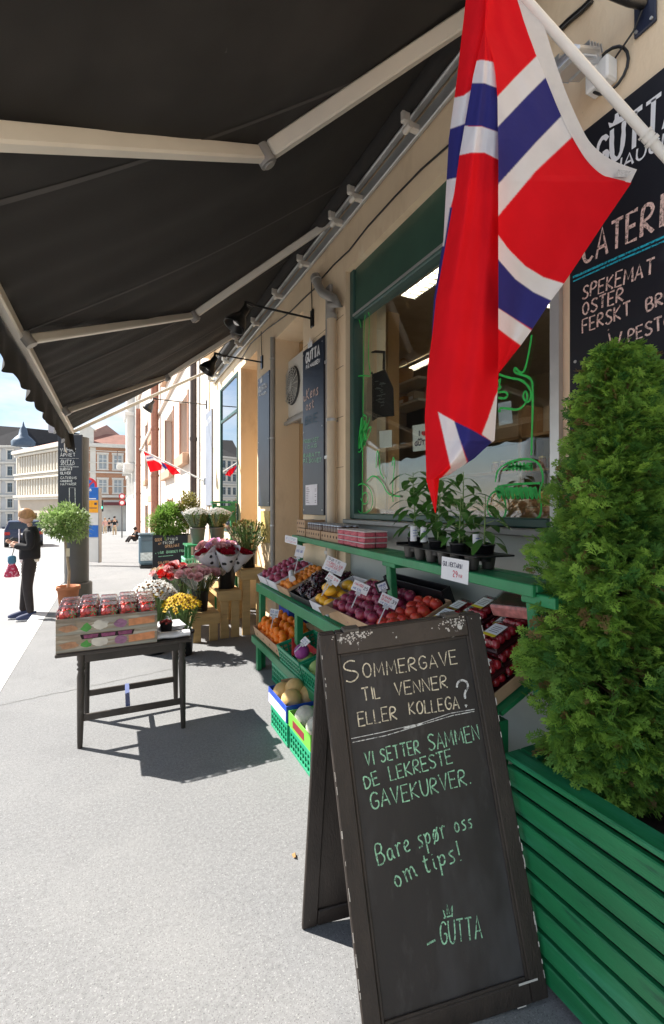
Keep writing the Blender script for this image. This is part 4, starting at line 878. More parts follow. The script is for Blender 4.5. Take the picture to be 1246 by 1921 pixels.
# thuja: flat feathery sprays on many side twigs
def spray_template():
    """one flat fan of scale leaves about 1 unit long, lying in xz, pointing +x"""
    rng = random.Random(3); V = []; F = []
    def leaf(p, ang, L, w):
        ca, sa = math.cos(ang), math.sin(ang); n = len(V); zz = rng.uniform(-.03, .03)
        for a, b_ in ((0, 0), (L * .5, w), (L, 0), (L * .5, -w)): V.append((p[0] + ca * a - sa * b_, zz + .08 * a * rng.uniform(-1, 1), p[1] + sa * a + ca * b_))
        F.append((n, n + 1, n + 2, n + 3))
    leaf((0, 0), 0, .5, .022); leaf((.45, 0), 0, .55, .03)
    for k in range(4):
        x = .12 + k * .19
        for sgn in (-1, 1):
            a = sgn * rng.uniform(.6, .85); L = (.50 - .085 * k) * rng.uniform(.8, 1.15); leaf((x, 0), a, L, .042)
            for q in (.38, .70):
                bx, bz = x + math.cos(a) * L * q, math.sin(a) * L * q
                leaf((bx, bz), a + .7, L * .46, .036); leaf((bx, bz), a - .7, L * .46, .036)
    return np.array(V), np.array(F)
SV, SF = spray_template()
def spray_mesh(name, pts, dirs, sizes, m, par, cols):
    n = len(pts); d = dirs / np.linalg.norm(dirs, axis=1, keepdims=True); r = np.random.normal(size=(n, 3)); r[:, 2] *= .6
    y = np.cross(d, r); y /= np.linalg.norm(y, axis=1, keepdims=True); z = np.cross(d, y)
    V = pts[:, None, :] + sizes[:, None, None] * (SV[None, :, 0:1] * d[:, None, :] + SV[None, :, 1:2] * y[:, None, :] + SV[None, :, 2:3] * z[:, None, :])
    droop = (SV[None, :, 0] ** 2) * .18 * sizes[:, None]; V[:, :, 2] -= droop
    F = (SF[None] + (np.arange(n) * len(SV))[:, None, None]).reshape(-1, 4)
    me = bpy.data.meshes.new(name); me.from_pydata(V.reshape(-1, 3).tolist(), [], F.tolist()); me.materials.append(m)
    ca = me.color_attributes.new('dye', 'FLOAT_COLOR', 'POINT'); c = np.repeat(cols[:, None, :], len(SV), 1).reshape(-1, 3); c = np.concatenate([c, np.ones((len(c), 1))], 1)
    ca.data.foreach_set('color', c.astype(np.float32).ravel()); me.update(); me.transform(base_matrix(par).inverted())
    o = bpy.data.objects.new(name, me); COL.objects.link(o); o.parent = par; return o
m_thuja = mat('thuja_needles', (.1, .2, .05), .6, .0, attr=True, trl=.35, spec=.25)
def thuja(x, y, z0, h, rmax, label, n):
    t = thing('thuja_tree', label, 'tree', (x, y, z0)); rng = np.random.default_rng(int(x * 100))
    b = MB(); b.tube([(0, 0, -.1), (.01, .01, .35), (-.01, .0, h * .6), (0, 0, h * .93)], [.026, .022, .014, .005], 8); b.build('trunk', mat('grey_bark', (.22, .17, .13), .9, .3, 20), t)
    P = []; D = []; tw = MB()
    lumps = [(rng.uniform(0, 2 * math.pi), rng.uniform(.02, .98), rng.uniform(.07, .14)) for _ in range(95)]
    for i in range(n):
        a = rng.uniform(0, 2 * math.pi); f = rng.uniform(0, 1) ** 1.12
        R = rmax * min(1.0, (1.03 - f) ** .55 * 1.42) * (.62 + .5 * min(1, f * 4 + .25)) 
        bump = 0
        for la, lf, lw in lumps:
            da = (a - la + math.pi) % (2 * math.pi) - math.pi; bump += math.exp(-((da * .45) ** 2 + ((f - lf) * 1.6) ** 2) / (lw * lw * .5))
        rr = R * (.52 + .44 * min(1.2, bump)) * math.sqrt(rng.uniform(.25, 1.0))
        hz = .10 + f * (h - .10); P.append((rr * math.cos(a), rr * math.sin(a), hz)); D.append((math.cos(a) * .8 + rng.normal() * .35, math.sin(a) * .8 + rng.normal() * .35, .5 + rng.normal() * .35 - (.35 if f < .15 else 0)))
    P = np.array(P); D = np.array(D); S = rng.uniform(.042, .088, n)
    c0 = np.array([.34, .55, .085]); c1 = np.array([.06, .18, .04]); k = rng.uniform(0, 1, (n, 1)); cols = c0 * k + c1 * (1 - k)
    br = rng.uniform(0, 1, n) < .045; cols[br] = np.array([.26, .17, .07])
    M = np.array([x, y, z0]); spray_mesh('foliage', P + M, D, S, m_thuja, t, cols)
    for i in range(90):
        a = rng.uniform(0, 2 * math.pi); f = rng.uniform(.05, .85); R = rmax * .75 * (1 - f * .6); z = f * h
        tw.tube([(0, 0, z), (R * .5 * math.cos(a), R * .5 * math.sin(a), z + .05), (R * math.cos(a), R * math.sin(a), z + .16)], [.006, .004, .002], 4, cap=False)
    tw.build('twig', mat('brown_twig', (.20, .12, .06), .9), t); return t
thuja(1.585, 1.0, PZ - .12, 1.60, .243, 'bushy green thuja growing in the planter with its bare stem showing low down', 15000)
thuja(1.62, .45, PZ - .12, 1.55, .24, 'second green thuja in the planter, only its edge showing by the menu board', 4500)

# ---------------------------------------------------------------- sandwich board
CW = Matrix(((CS, 0, SN), (-SN, 0, CS), (0, 1, 0)))          # lens axes (right, up, forward) to world
e = (CW @ Vector((1, .085, .205))).normalized(); up = CW @ Vector((-.759, 5.275, 1.0)); up = (up - e * up.dot(e)).normalized()
FR = at_z(1031, 1873, .02); nf = e.cross(up).normalized(); nf = nf if nf.y < 0 else -nf
def on_board(px, py): q = at_plane(px, py, FR, nf) - FR; return q.dot(e), q.dot(up)
Hd = on_board(889, 1151)[1]; Wd = -on_board(598, 1192)[0]; FL = FR - e * Wd
nb_ = Vector((-e.y, e.x, 0)).normalized(); nb_ = nb_ if nb_.y > 0 else -nb_
Aa, Bb = (up * Hd).dot(nb_), (up * Hd).z
sbd = thing('sandwich_board', 'dark wooden sandwich board with handwritten chalk offer standing on the pavement', 'sandwich board', tuple(FL))
def Mx(o, x, y, z): M = Matrix((x, y, z)).transposed().to_4x4(); M.translation = o; return M
m_bw = mat('dark_stained_wood', (.036, .027, .022), .5, .3, 7, .25, 60, spots=[((.028, .022, .018), 5, .55, .2), ((.55, .53, .5), 26, .735, .02)], stretch=(3, 3, .8))
m_bwtop = mat('scuffed_top_rail', (.050, .038, .030), .5, .3, 7, .25, 60, spots=[((.62, .60, .56), 16, .63, .03)])
m_slate_b = mat('blackboard_panel', (.026, .022, .021), .5, .25, 3, .08, 200, spots=[((.085, .083, .088), 1.8, .50, .35), ((.055, .050, .050), 9, .56, .25)], stretch=(1.5, 1.5, .5))
def leaf_panel(M, W, H, front):
    T = .022; fw = .060
    for (a, b_, nm, m) in (((0, 0), (fw, H), 'stile', m_bw), ((W - fw, 0), (W, H), 'stile', m_bw), ((fw, H - .075), (W - fw, H), 'top_rail', m_bwtop if front else m_bw), ((fw, 0), (W - fw, .066), 'bottom_rail', m_bw)):
        q = MB(M); g = .0006 if 'rail' in nm else 0; q.span((a[0] + g, a[1], -T), (b_[0] - g, b_[1], 0), .004); q.build(nm, m, sbd, True)
    q = MB(M); q.span((fw - .004, .06, -T + .002), (W - fw + .004, H - .07, -.010)); q.build('blackboard' if front else 'back_panel', m_slate_b if front else m_bw, sbd, True)
    if front:
        q = MB(M)
        for (a, b_) in (((fw, .066), (fw + .010, H - .075)), ((W - fw - .010, .066), (W - fw, H - .075))): q.span((a[0], a[1], -.0099), (b_[0], b_[1], -.003), .002)
        q.span((fw + .0105, .066, -.0099), (W - fw - .0105, .076, -.003), .002); q.span((fw + .0105, H - .085, -.0099), (W - fw - .0105, H - .075, -.003), .002); q.build('moulding', m_bw, sbd, True)
MF = Mx(FL, e, up, nf); leaf_panel(MF, Wd, Hd, True)
# back leaf
BLp = at_z(567, 1746); ang = math.atan2(Aa, Bb); back_n = (BLp - FL).dot(nb_)
TLb = FL + up * (Hd - .004) + nb_ * .03 + e * .004; be = (BLp - FL).dot(e); B0 = BLp; upb = TLb - B0; upb -= e * 0; Hb = upb.length; upb.normalize(); nfb = e.cross(upb).normalized()
MBk = Mx(B0, e, upb, nfb); leaf_panel(MBk, Wd - .008, Hb, False)
for s_ in (.12, Wd - .12):
    q = MB(); q.box(FL + e * s_ + up * (Hd + .004) + nb_ * .015, (.06, .05, .012), Matrix((e, nb_, Vector((0, 0, 1)))).transposed(), .003)
    q.build('hinge', mat('worn_hinge', (.10, .09, .08), .45, metal=.5), sbd, True)
# chipped paint edge on stiles
q = MB(MF); rg = random.Random(5)
for k in range(46):
    s_ = rg.choice([0, 1]); yv = rg.uniform(.02, Hd - .02); L = rg.uniform(.004, .030); x = (.0005 if s_ == 0 else Wd - .006) + rg.uniform(0, .004)
    q.span((x, yv, .0004), (x + rg.uniform(.001, .004), yv + L, .0012))
for k in range(10):
    xv = rg.uniform(.02, Wd - .1); q.span((xv, .001, .0004), (xv + rg.uniform(.01, .05), .004, .0012))
for k in range(150):
    cx_ = rg.choice([.20, .80]); xv = Wd * cx_ + rg.gauss(0, .035); yv = Hd - .022 + rg.gauss(0, .011); L = rg.uniform(.001, .007); q.span((xv, yv, .0004), (xv + L, min(yv + L * rg.uniform(.4, 1.3), Hd - .001), .0011))
q.span((Wd - .10, .060, .0004), (Wd - .03, .066, .0014))
q.build('paint_chip', mat('bare_wood_chip', (.62, .58, .53), .9), sbd, True)['kind'] = 'stuff'
bp = Plane(FL - nf * .0096, nf)
Zb = lambda x, y: (540 + x * .4173, 1120 + y * .4173)
t = Lines(); SW = .0046
bp.write(t, 'S', Zb(266, 390), Zb(328, 366), Zb(272, 282), SW, jit=0); bp.write(t, 'OMMERGAVE', Zb(340, 366), Zb(762, 300), Zb(340, 302), SW)
bp.write(t, 'TIL', Zb(338, 468), Zb(416, 452), Zb(338, 412), SW); bp.write(t, 'VENNER', Zb(484, 442), Zb(718, 408), Zb(484, 384), SW)
bp.write(t, 'ELLER', Zb(320, 580), Zb(490, 548), Zb(320, 520), SW); bp.write(t, 'KOLLEGA', Zb(548, 530), Zb(770, 500), Zb(548, 474), SW); t.build('cream_lettering', ch_cream, sbd, True)
t = Lines(); bp.write(t, '?', Zb(772, 498), Zb(822, 490), Zb(772, 380), .0075); bp.line(t, [Zb(285, 636), Zb(420, 608), Zb(600, 566), Zb(730, 522), Zb(838, 504)], .0026); bp.line(t, [Zb(290, 653), Zb(440, 622), Zb(605, 572), Zb(740, 532), Zb(838, 513)], .0026); bp.line(t, [Zb(520, 590), Zb(605, 569)], .004); t.build('white_lettering', ch_white, sbd, True)
t = Lines(); GW = .0048
bp.write(t, 'VI', Zb(352, 760), Zb(388, 752), Zb(340, 700), GW); bp.write(t, 'SETTER', Zb(420, 742), Zb(594, 700), Zb(418, 682), GW); bp.write(t, 'SAMMEN', Zb(636, 692), Zb(862, 640), Zb(630, 622), GW)
bp.write(t, 'DE', Zb(350, 862), Zb(412, 838), Zb(346, 802), GW); bp.write(t, 'LEKRESTE', Zb(462, 824), Zb(740, 745), Zb(456, 762), GW); bp.write(t, 'GAVEKURVER.', Zb(376, 956), Zb(822, 838), Zb(370, 880), GW)
bp.write(t, 'Bare', Zb(408, 1205), Zb(552, 1145), Zb(400, 1112), GW); bp.write(t, 'spør', Zb(590, 1128), Zb(716, 1080), Zb(588, 1072), GW, cap=3.6); bp.write(t, 'oss', Zb(752, 1062), Zb(832, 1036), Zb(750, 1018), GW, cap=3.6)
bp.write(t, 'om', Zb(486, 1308), Zb(582, 1255), Zb(482, 1250), GW, cap=3.6); bp.write(t, 'tips!', Zb(618, 1246), Zb(778, 1182), Zb(614, 1190), GW, cap=3.6)
bp.write(t, 'GUTTA', Zb(688, 1565), Zb(872, 1530), Zb(680, 1462), GW, jit=.1); bp.line(t, [Zb(625, 1560), Zb(662, 1540)], .006); bp.line(t, [Zb(708, 1440), Zb(697, 1405), Zb(715, 1425), Zb(715, 1382), Zb(726, 1422), Zb(738, 1385), Zb(738, 1436)], .005); bp.line(t, [Zb(700, 1442), Zb(740, 1428)], .005)
t.build('green_lettering', ch_green, sbd, True)
# ================================================================ GREEN FRUIT STAND
SR = rad(-.2); SO = Vector((1.335, 1.3, 0))
SM = Matrix.Translation(SO) @ Matrix.Rotation(SR, 4, 'Z')
m_stand = mat('green_stand_paint', (.024, .22, .085), .38, .2, 5, .12, 60, spots=[((.05, .24, .12), 3, .56, .15), ((.35, .45, .35), 26, .69, .02)])
stand = thing('fruit_stand', 'green painted wooden fruit stand with three stepped shelves under the shop window', 'display stand', tuple(SO), SR)
TA = math.atan2(.20, .46); TL_ = .48                     # tilt of the middle tier
TM = SM @ Matrix.Translation((0, 0, .86)) @ Matrix.Rotation(-TA, 4, 'Y')
b = MB(); b.span((-.012, 0, .775), (.012, 3.27, .86), .005); b.build('front_board', m_stand, stand)
b = MB(); b.M = Matrix.Translation((0, 0, .86)) @ Matrix.Rotation(-TA, 4, 'Y'); b.span((.014, 0, -.03), (TL_, 3.27, -.012)); b.build('tier_board', m_stand, stand)
for y in (.04, 1.12, 2.2, 3.23):
    b = MB(); b.span((.014, y - .03, 0), (.07, y + .03, .81), .004); b.build('leg', m_stand, stand)
    b = MB(); b.span((.40, y - .03, 0), (.45, y + .03, .99), .004); b.build('leg', m_stand, stand)
LA = math.atan2(.10, .40)
LM = SM @ Matrix.Translation((-.05, 0, .33)) @ Matrix.Rotation(-LA, 4, 'Y')
b = MB(); b.span((-.062, 0, .26), (-.036, 3.27, .33), .005); b.build('front_board', m_stand, stand)
b = MB(); b.M = Matrix.Translation((-.05, 0, .33)) @ Matrix.Rotation(-LA, 4, 'Y'); b.span((.016, 0, -.025), (.42, 3.27, -.008)); b.build('tier_board', m_stand, stand)
for y in (.1, 1.2, 2.2, 3.17):
    b = MB(); b.span((-.034, y - .03, 0), (.01, y + .03, .29), .004); b.build('leg', m_stand, stand)
# top shelf
A = at_z(541, 1001, 1.36); A = Vector((1.66, 4.33, 1.36)); B = Vector((1.405, 1.18, 1.36)); ush = (B - A).normalized(); nsh = Vector((-ush.y, ush.x, 0)); nsh = nsh if nsh.x > 0 else -nsh
def shelf(u, d, z=1.36): p = A + ush * u + nsh * d; return Vector((p.x, p.y, z))
LS = (B - A).length; SHM = Mx(A, ush, nsh, Vector((0, 0, 1))) if False else None
def shbox(mb, u0, u1, d0, d1, z0, z1, bev=.004):
    mb.box(A + ush * ((u0 + u1) / 2) + nsh * ((d0 + d1) / 2) + Vector((0, 0, (z0 + z1) / 2 - 1.36)), (u1 - u0, d1 - d0, z1 - z0), Matrix((ush, nsh, Vector((0, 0, 1)))).transposed(), bev)
b = MB(); shbox(b, 0, LS, 0, .11, 1.33, 1.36); shbox(b, 0, LS, .118, .20, 1.33, 1.36); b.build('top_shelf', m_stand, stand, True)
b = MB(); shbox(b, 0, LS, -.022, -.001, 1.315, 1.362); b.build('shelf_edge', m_stand, stand, True)
for u in (.03, 1.95, LS - .06):
    b = MB(); p = A + ush * u; b.bar((p.x + .05, p.y, 1.33), (p.x + .06 + .0, p.y - .03, .93), .05, .045, up=(1, 0, 0), bev=.004); b.build('shelf_post', m_stand, stand, True)
    b = MB(); shbox(b, u - .02, u + .14, .0, .2, 1.285, 1.328); b.build('shelf_bearer', m_stand, stand, True)

# ---------------------------------------------------------------- generic goods
m_card = mat('raw_cardboard', (.47, .31, .19), .85, .1, 12, .1, 80); m_cardw = mat('white_printed_card', (.66, .64, .66), .7, .08, 10); m_blackpl = mat('black_plastic', (.010, .010, .012), .35, 0, spec=.5); m_bluepl = mat('blue_carton', (.02, .07, .42), .55, .1, 10)
m_crate = mat('green_crate_plastic', (.02, .30, .15), .4, .08, 8); m_clear = glass_mat('clear_film', (.97, .97, .98), .6, .10, base=.015)
def place(o, M):
    l, q, s_ = M.decompose(); o.location = l; o.rotation_euler = q.to_euler(); return o
def T(M, x, y, z=0.0, rz=0.0): return M @ Matrix.Translation((x, y, z)) @ Matrix.Rotation(rz, 4, 'Z')
def tray(M, sx, sy, h, m, name, label, cat='tray', th=.006, holes=False, group=None, m2=None, notch=None):
    """open box, origin at its lower near front corner; x = depth, y along the stand"""
    t = place(thing(name, label, cat, group=group), M)
    b = MB(); b.span((th, th, 0), (sx - th, sy - th, th)); b.build('base', m2 or m, t)
    w = MB(); w.span((0, 0, 0), (th, sy, h), .0015); w.span((sx - th, 0, 0), (sx, sy, h), .0015)
    w.span((th + .0005, 0, 0), (sx - th - .0005, th, h), .0015); w.span((th + .0005, sy - th, 0), (sx - th - .0005, sy, h), .0015)
    w.build('side_wall', m, t)
    if holes:
        q = MB()
        for k in range(holes): y = sy * (k + .5) / holes; q.lathe([(.0001, 0), (.012, 0)], (-.0006, y, h * .45), 10, Euler((0, rad(-90), 0)).to_matrix())
        q.lathe([(.0001, 0), (.012, 0)], (sx * .3, -.0006, h * .45), 10, Euler((rad(90), 0, 0)).to_matrix()); q.lathe([(.0001, 0), (.012, 0)], (sx * .7, -.0006, h * .45), 10, Euler((rad(90), 0, 0)).to_matrix())
        q.build('hand_hole', mat('hole_dark', (.03, .02, .015), .9), t)
    return t
def lattice_crate(M, sx, sy, h, m, label, name='plastic_crate', group=None):
    t = place(thing(name, label, 'crate', group=group), M); th = .012
    b = MB(); b.span((.01, .01, .0), (sx - .01, sy - .01, .008)); b.build('base', m, t)
    for fc in range(4):
        w = MB(); L = sy if fc < 2 else sx
        R = [Matrix.Identity(4), Matrix.Translation((sx - th, 0, 0)), Matrix.Translation((0, th, 0)) @ Matrix.Rotation(rad(-90), 4, 'Z'), Matrix.Translation((0, sy, 0)) @ Matrix.Rotation(rad(-90), 4, 'Z')][fc]; w.M = R
        w.span((0, .001, h - .03), (th, L - .001, h), .002); w.span((0, .001, 0), (th, L - .001, .022), .002)
        n = max(3, int(L / .045))
        for k in range(n + 1): y = .012 + (L - .024) * k / n; w.span((.001, y - .006, .022), (th - .001, y + .006, h - .03))
        for z in (.35, .62): w.span((.002, .002, h * z - .005), (th - .002, L - .002, h * z + .005))
        w.build('lattice_side', m, t)
    return t
def fruit_mesh(name, m, r, sq=(1, 1, 1), stem=None, dimple=.12, n=14):
    prof = []
    for i in range(10):
        a = math.pi * i / 9; rr = r * math.sin(a); z = -r * math.cos(a)
        if i >= 8: z -= r * dimple * (i - 7) / 2 * (1 if i == 9 else .2)
        prof.append((max(rr, 1e-5), z * sq[2]))
    b = MB(); b.lathe(prof, (0, 0, 0), n, None, (sq[0], sq[1])); o = b.build(name, m)
    if stem: s_ = MB(); s_.tube([(0, 0, r * sq[2] * .78), (.002, 0, r * sq[2] * 1.04)], [r * .10, r * .07], 5); s_.build('stem', stem, o)
    return o
m_stem = mat('fruit_stem', (.10, .10, .03), .8)
def heap(proto, M, sx, sy, z0, r, label, cat, group, layers=2, fill=.94, jit=.28, dome=.0, skip=0.0):
    """fill a tray with single fruits, hexagonal layers"""
    first = [True]; d = 2 * r * fill; k = 0; proto['label'] = label; proto['category'] = cat; proto['group'] = group
    for L in range(layers):
        off = L * r * .55; nx = int((sx - 2 * off) / d); ny = int((sy - 2 * off) / (d * .9))
        for i in range(max(nx, 1)):
            for j in range(max(ny, 1)):
                if random.random() < skip: continue
                x = off + r + (sx - 2 * off - 2 * r) * (i / max(1, nx - 1) if nx > 1 else .5) + (r * .45 if j % 2 else -r * .1); y = off + r + (sy - 2 * off - 2 * r) * (j / max(1, ny - 1) if ny > 1 else .5)
                x += random.uniform(-jit, jit) * r; y += random.uniform(-jit, jit) * r
                z = z0 + r * .9 + L * r * 1.35 + random.uniform(-.08, .12) * r
                if x > sx - r * .8: continue
                P = M @ Vector((x, y, z)); rot = (random.uniform(-.7, .7), random.uniform(-.7, .7), random.uniform(0, 6.28)); s_ = random.uniform(.86, 1.12)
                if first[0]: proto.location = P; proto.rotation_euler = rot; proto.scale = (s_,) * 3; first[0] = False
                else: dup(proto, P, rot, s_)
    return
def price_card(M, w, h, label, lines, stick=.10, mcol=None, tilt=.25, framed=False):
    """card standing on a clear stick; local x = width, z = up, faces -y after M"""
    t = place(thing('price_card', label, 'price card'), M)
    b = MB(); R = Matrix.Translation((0, 0, stick)) @ Matrix.Rotation(-tilt, 4, 'X'); b.M = R
    b.span((-w / 2, 0, 0), (w / 2, .002, h)); b.build('card', mat('card_paper', (.80, .79, .80), .6, .03), t)
    for (txt, x0, x1, z, hh, mm) in lines:
        q = MB(R); letter(q, txt, (x0 * w - w / 2, -.0006, z * h), (1, 0, 0), (0, 0, 1), hh * h, (x1 - x0) * w, hh * h * .16, .0004); q.build('lettering', mm, t)
    if stick > 0:
        s_ = MB(); s_.tube([(0, .001, 0), (0, .001, stick)], .004, 6); s_.box((0, .001, stick - .005), (.03, .008, .02)); s_.build('stick', mat('clear_plastic', (.7, .72, .75), .15, 0, alpha=.6), t)
    if framed:
        f = MB(R); f.span((-w / 2 - .012, .003, -.012), (w / 2 + .012, .010, h + .012), .003); f.build('frame', m_blackpl, t)
    return t
ink_d = mat('ink_dark', (.06, .06, .10), .7); ink_r = mat('ink_red', (.62, .05, .09), .7); ink_b = mat('ink_blue', (.10, .16, .42), .7)
# ---------------------------------------------------------------- middle tier, from far to near
D_ = .41
def tm(y, x=.03, z=0.0): return T(TM, x, y, z)
tray(tm(2.98), D_, .27, .085, m_cardw, 'fruit_tray', 'white printed carton of red onions at the far end of the middle shelf', holes=0)
heap(fruit_mesh('red_onion', mat('red_onion_skin', (.38, .04, .10), .35, .3, 40, spec=.5), .030, (1, 1, .92), mat('onion_neck', (.5, .32, .2), .8), dimple=0), T(tm(2.98), .01, .01), D_ - .02, .25, .01, .030, 'small red onion in the white carton at the far end', 'onion', 'red onions in the far carton')
tray(tm(2.68), D_, .27, .085, m_cardw, 'fruit_tray', 'white carton of purple passion fruit beside the red onions', holes=0)
heap(fruit_mesh('passion_fruit', mat('passion_fruit_skin', (.34, .05, .10), .4, .3, 30, spots=[((.42, .18, .12), 18, .58, .1)]), .032), T(tm(2.68), .01, .01), D_ - .02, .25, .01, .032, 'purple passion fruit in the white carton', 'fruit', 'passion fruit in the carton')
tray(tm(2.36), D_, .29, .075, m_card, 'fruit_tray', 'brown cardboard tray of apricots on the middle shelf', holes=0)
heap(fruit_mesh('apricot', mat('apricot_skin', (.85, .27, .03), .5, .2, 9, spots=[((.60, .10, .02), 7, .55, .2)]), .027, dimple=.2), T(tm(2.36), .01, .01), D_ - .02, .27, .01, .027, 'orange apricot in the cardboard tray on the middle shelf', 'apricot', 'apricots in the tray', layers=2)
tray(tm(1.90), D_, .43, .06, m_blackpl, 'fruit_tray', 'shallow black tray holding bags of dark cherries', holes=0)
m_grape = mat('dark_cherry_skin', (.075, .010, .022), .18, .4, 20, spec=.6)
def bag(label, sx, sy):
    t = thing('fruit_bag', label, 'fruit bag', group='clear bags of cherries'); g = MB()
    for i in range(70): g.ball((random.uniform(.02, sx - .02), random.uniform(.02, sy - .02), random.uniform(.015, .075)), random.uniform(.012, .015), 8, 5)
    o = g.build('cherries', m_grape, t); o['kind'] = 'stuff'
    f = MB(); ph = random.uniform(0, 6)
    f.grid(lambda u, v: Vector((u * sx, v * sy, .012 + .085 * (math.sin(math.pi * u) * math.sin(math.pi * v)) ** .35 + .006 * math.sin(u * 23 + ph) * math.sin(v * 19 + ph))), 20, 20); f.build('clear_wrap', m_clear, t); return t
bg0 = bag('clear bag of dark cherries lying in the shallow black tray', .21, .19)
for i, (x, y, z) in enumerate(((.02, .02, .01), (.24, .02, .01), (.02, .22, .01), (.24, .22, .01), (.13, .12, .07))):
    M = T(tm(1.90), x, y, z, random.uniform(-.08, .08)); o = bg0 if i == 0 else dup(bg0); place(o, M)
tray(tm(1.60), D_, .28, .075, m_cardw, 'fruit_tray', 'open white carton of yellow mangoes in front of the cherry bags', holes=0)
mango = fruit_mesh('mango', mat('mango_skin', (.85, .44, .03), .35, .15, 6, spots=[((.45, .33, .03), 5, .56, .2)]), .045, (1, .82, 1.35), m_stem, dimple=0)
mango['label'] = 'ripe yellow mango lying in the open white carton'; mango['category'] = 'mango'; mango['group'] = 'mangoes in the carton'
for i, (x, y, z) in enumerate(((.07, .06, .055), (.07, .16, .055), (.08, .235, .055), (.19, .07, .055), (.19, .17, .055), (.20, .24, .06), (.31, .08, .055), (.31, .2, .055), (.13, .12, .11), (.16, .2, .115))):
    P = T(tm(1.60), x, y, z).translation; o = mango if i == 0 else dup(mango); o.location = P; o.rotation_euler = (rad(80) + random.uniform(-.3, .3), random.uniform(-.4, .4), random.uniform(-.6, 1.2)); s_ = random.uniform(.9, 1.05); o.scale = (s_,) * 3
m_plum = mat('plum_skin', (.26, .03, .075), .35, .3, 9, spots=[((.40, .05, .03), 6, .54, .15)], spec=.5)
t_ = tray(tm(.70), D_, .87, .10, m_card, 'fruit_tray', 'wide open cardboard box of dark plums and nectarines with torn flap', holes=0)
fl_ = MB(); fl_.add([(0, .87, .10), (0, .66, .105), (-.10, .68, .12), (-.05, .87, .11)], [(0, 1, 2, 3)]); fl_.build('box_flap', m_card, t_)
heap(fruit_mesh('plum', m_plum, .036, (1, 1, .95), m_stem, dimple=.2), T(tm(.70), .01, .27), D_ - .02, .59, .01, .036, 'dark red plum in the wide cardboard box', 'plum', 'plums in the wide box', layers=2)
heap(fruit_mesh('nectarine', mat('nectarine_skin', (.52, .045, .03), .35, .25, 8, spots=[((.70, .22, .05), 6, .58, .15)]), .036, (1, 1, .95), m_stem, dimple=.2), T(tm(.70), .01, .01), D_ - .02, .25, .01, .036, 'bright red nectarine at the near end of the wide box', 'nectarine', 'nectarines in the wide box', layers=2)
bk_ = tray(T(TM, .43, .75, .02), .07, .62, .13, m_blackpl, 'storage_crate', 'dark crate standing behind the plum box against the window panel', 'crate')
# roll of bags and purple punnets
rl_ = place(thing('paper_roll', 'white paper bag roll lying on top of the passion fruit', 'roll'), T(tm(2.52), .13, .0, .115, rad(70)))
b = MB(); b.tube([(-.10, 0, 0), (.10, 0, 0)], .028, 16); b.build('paper', mat('roll_paper', (.76, .75, .75), .7), rl_); b = MB(); b.tube([(.1005, 0, 0), (.102, 0, 0)], .012, 10); b.build('core', m_card, rl_)
# wrapped red plums in trays at the near end of the stand
m_redg = mat('red_plum_skin', (.46, .02, .035), .15, .35, 16, spec=.7); m_lab = mat('white_label', (.74, .76, .78), .4); m_laby = mat('yellow_label', (.70, .55, .03), .4)
def pack(label):
    t = thing('plum_pack', label, 'fruit pack', group='wrapped packs of red plums'); g = MB()
    for i in range(4):
        for j in range(3): g.ball((.025 + i * .035 + random.uniform(-.003, .003), .022 + j * .032, .035 + random.uniform(0, .010)), .020, 10, 6)
    g.build('plums', m_redg, t)
    b = MB(); b.span((0, 0, 0), (.155, .108, .022), .006); b.build('punnet', mat('dark_punnet', (.05, .008, .012), .3), t)
    f = MB(); f.grid(lambda u, v: Vector((u * .155, v * .108, .020 + .046 * min(1, 5 * math.sin(math.pi * u)) ** .5 * min(1, 5 * math.sin(math.pi * v)) ** .5 + .0015 * math.sin(u * 30) * math.sin(v * 26))), 20, 16); f.build('clear_lid', m_clear, t)
    q = MB(); q.span((.045, .020, .069), (.115, .088, .0702)); q.build('label', m_lab, t); q = MB(); q.span((.030, .020, .069), (.0449, .088, .0702)); q.build('label_band', m_laby, t)
    q = MB()
    for k in range(4): q.ribbon([(.06 + k * .012, .03, .0706), (.06 + k * .012, .075, .0706)], .003, (0, 0, 1))
    q.build('label_print', ink_d, t); return t
pk = pack('clear wrapped pack of red plums with white label at stand end'); first = True
tray(tm(.03, -.02, -.005), .46, .60, .05, m_card, 'fruit_tray', 'large brown cardboard tray under the wrapped red plum packs', holes=0)
for L in range(3):
    for i in range(3):
        for j in range(5 if L < 2 else 4):
            if L == 2 and random.random() < .25: continue
            M = T(tm(.05, -.008, .0), .002 + i * .150 + random.uniform(-.004, .004), .002 + j * .112 + L * .012 + random.uniform(-.006, .006), .008 + L * .060, random.uniform(-.06, .06))
            o = pk if first else dup(pk); first = False; place(o, M)
rp_ = lambda: None
# pale red berry pack above them by the window
rb = place(thing('berry_pack', 'pale red berry pack at the back of the near tray under the apron panel', 'fruit pack'), T(tm(.02, .33, .20), 0, 0, 0, .2))
b = MB(); b.span((0, 0, 0), (.13, .20, .06), .01); b.build('tub', mat('pink_tub', (.55, .20, .18), .3, .35, 40), rb); b = MB(); b.span((.002, .002, .061), (.128, .198, .066), .002); b.build('lid', m_clear, rb)
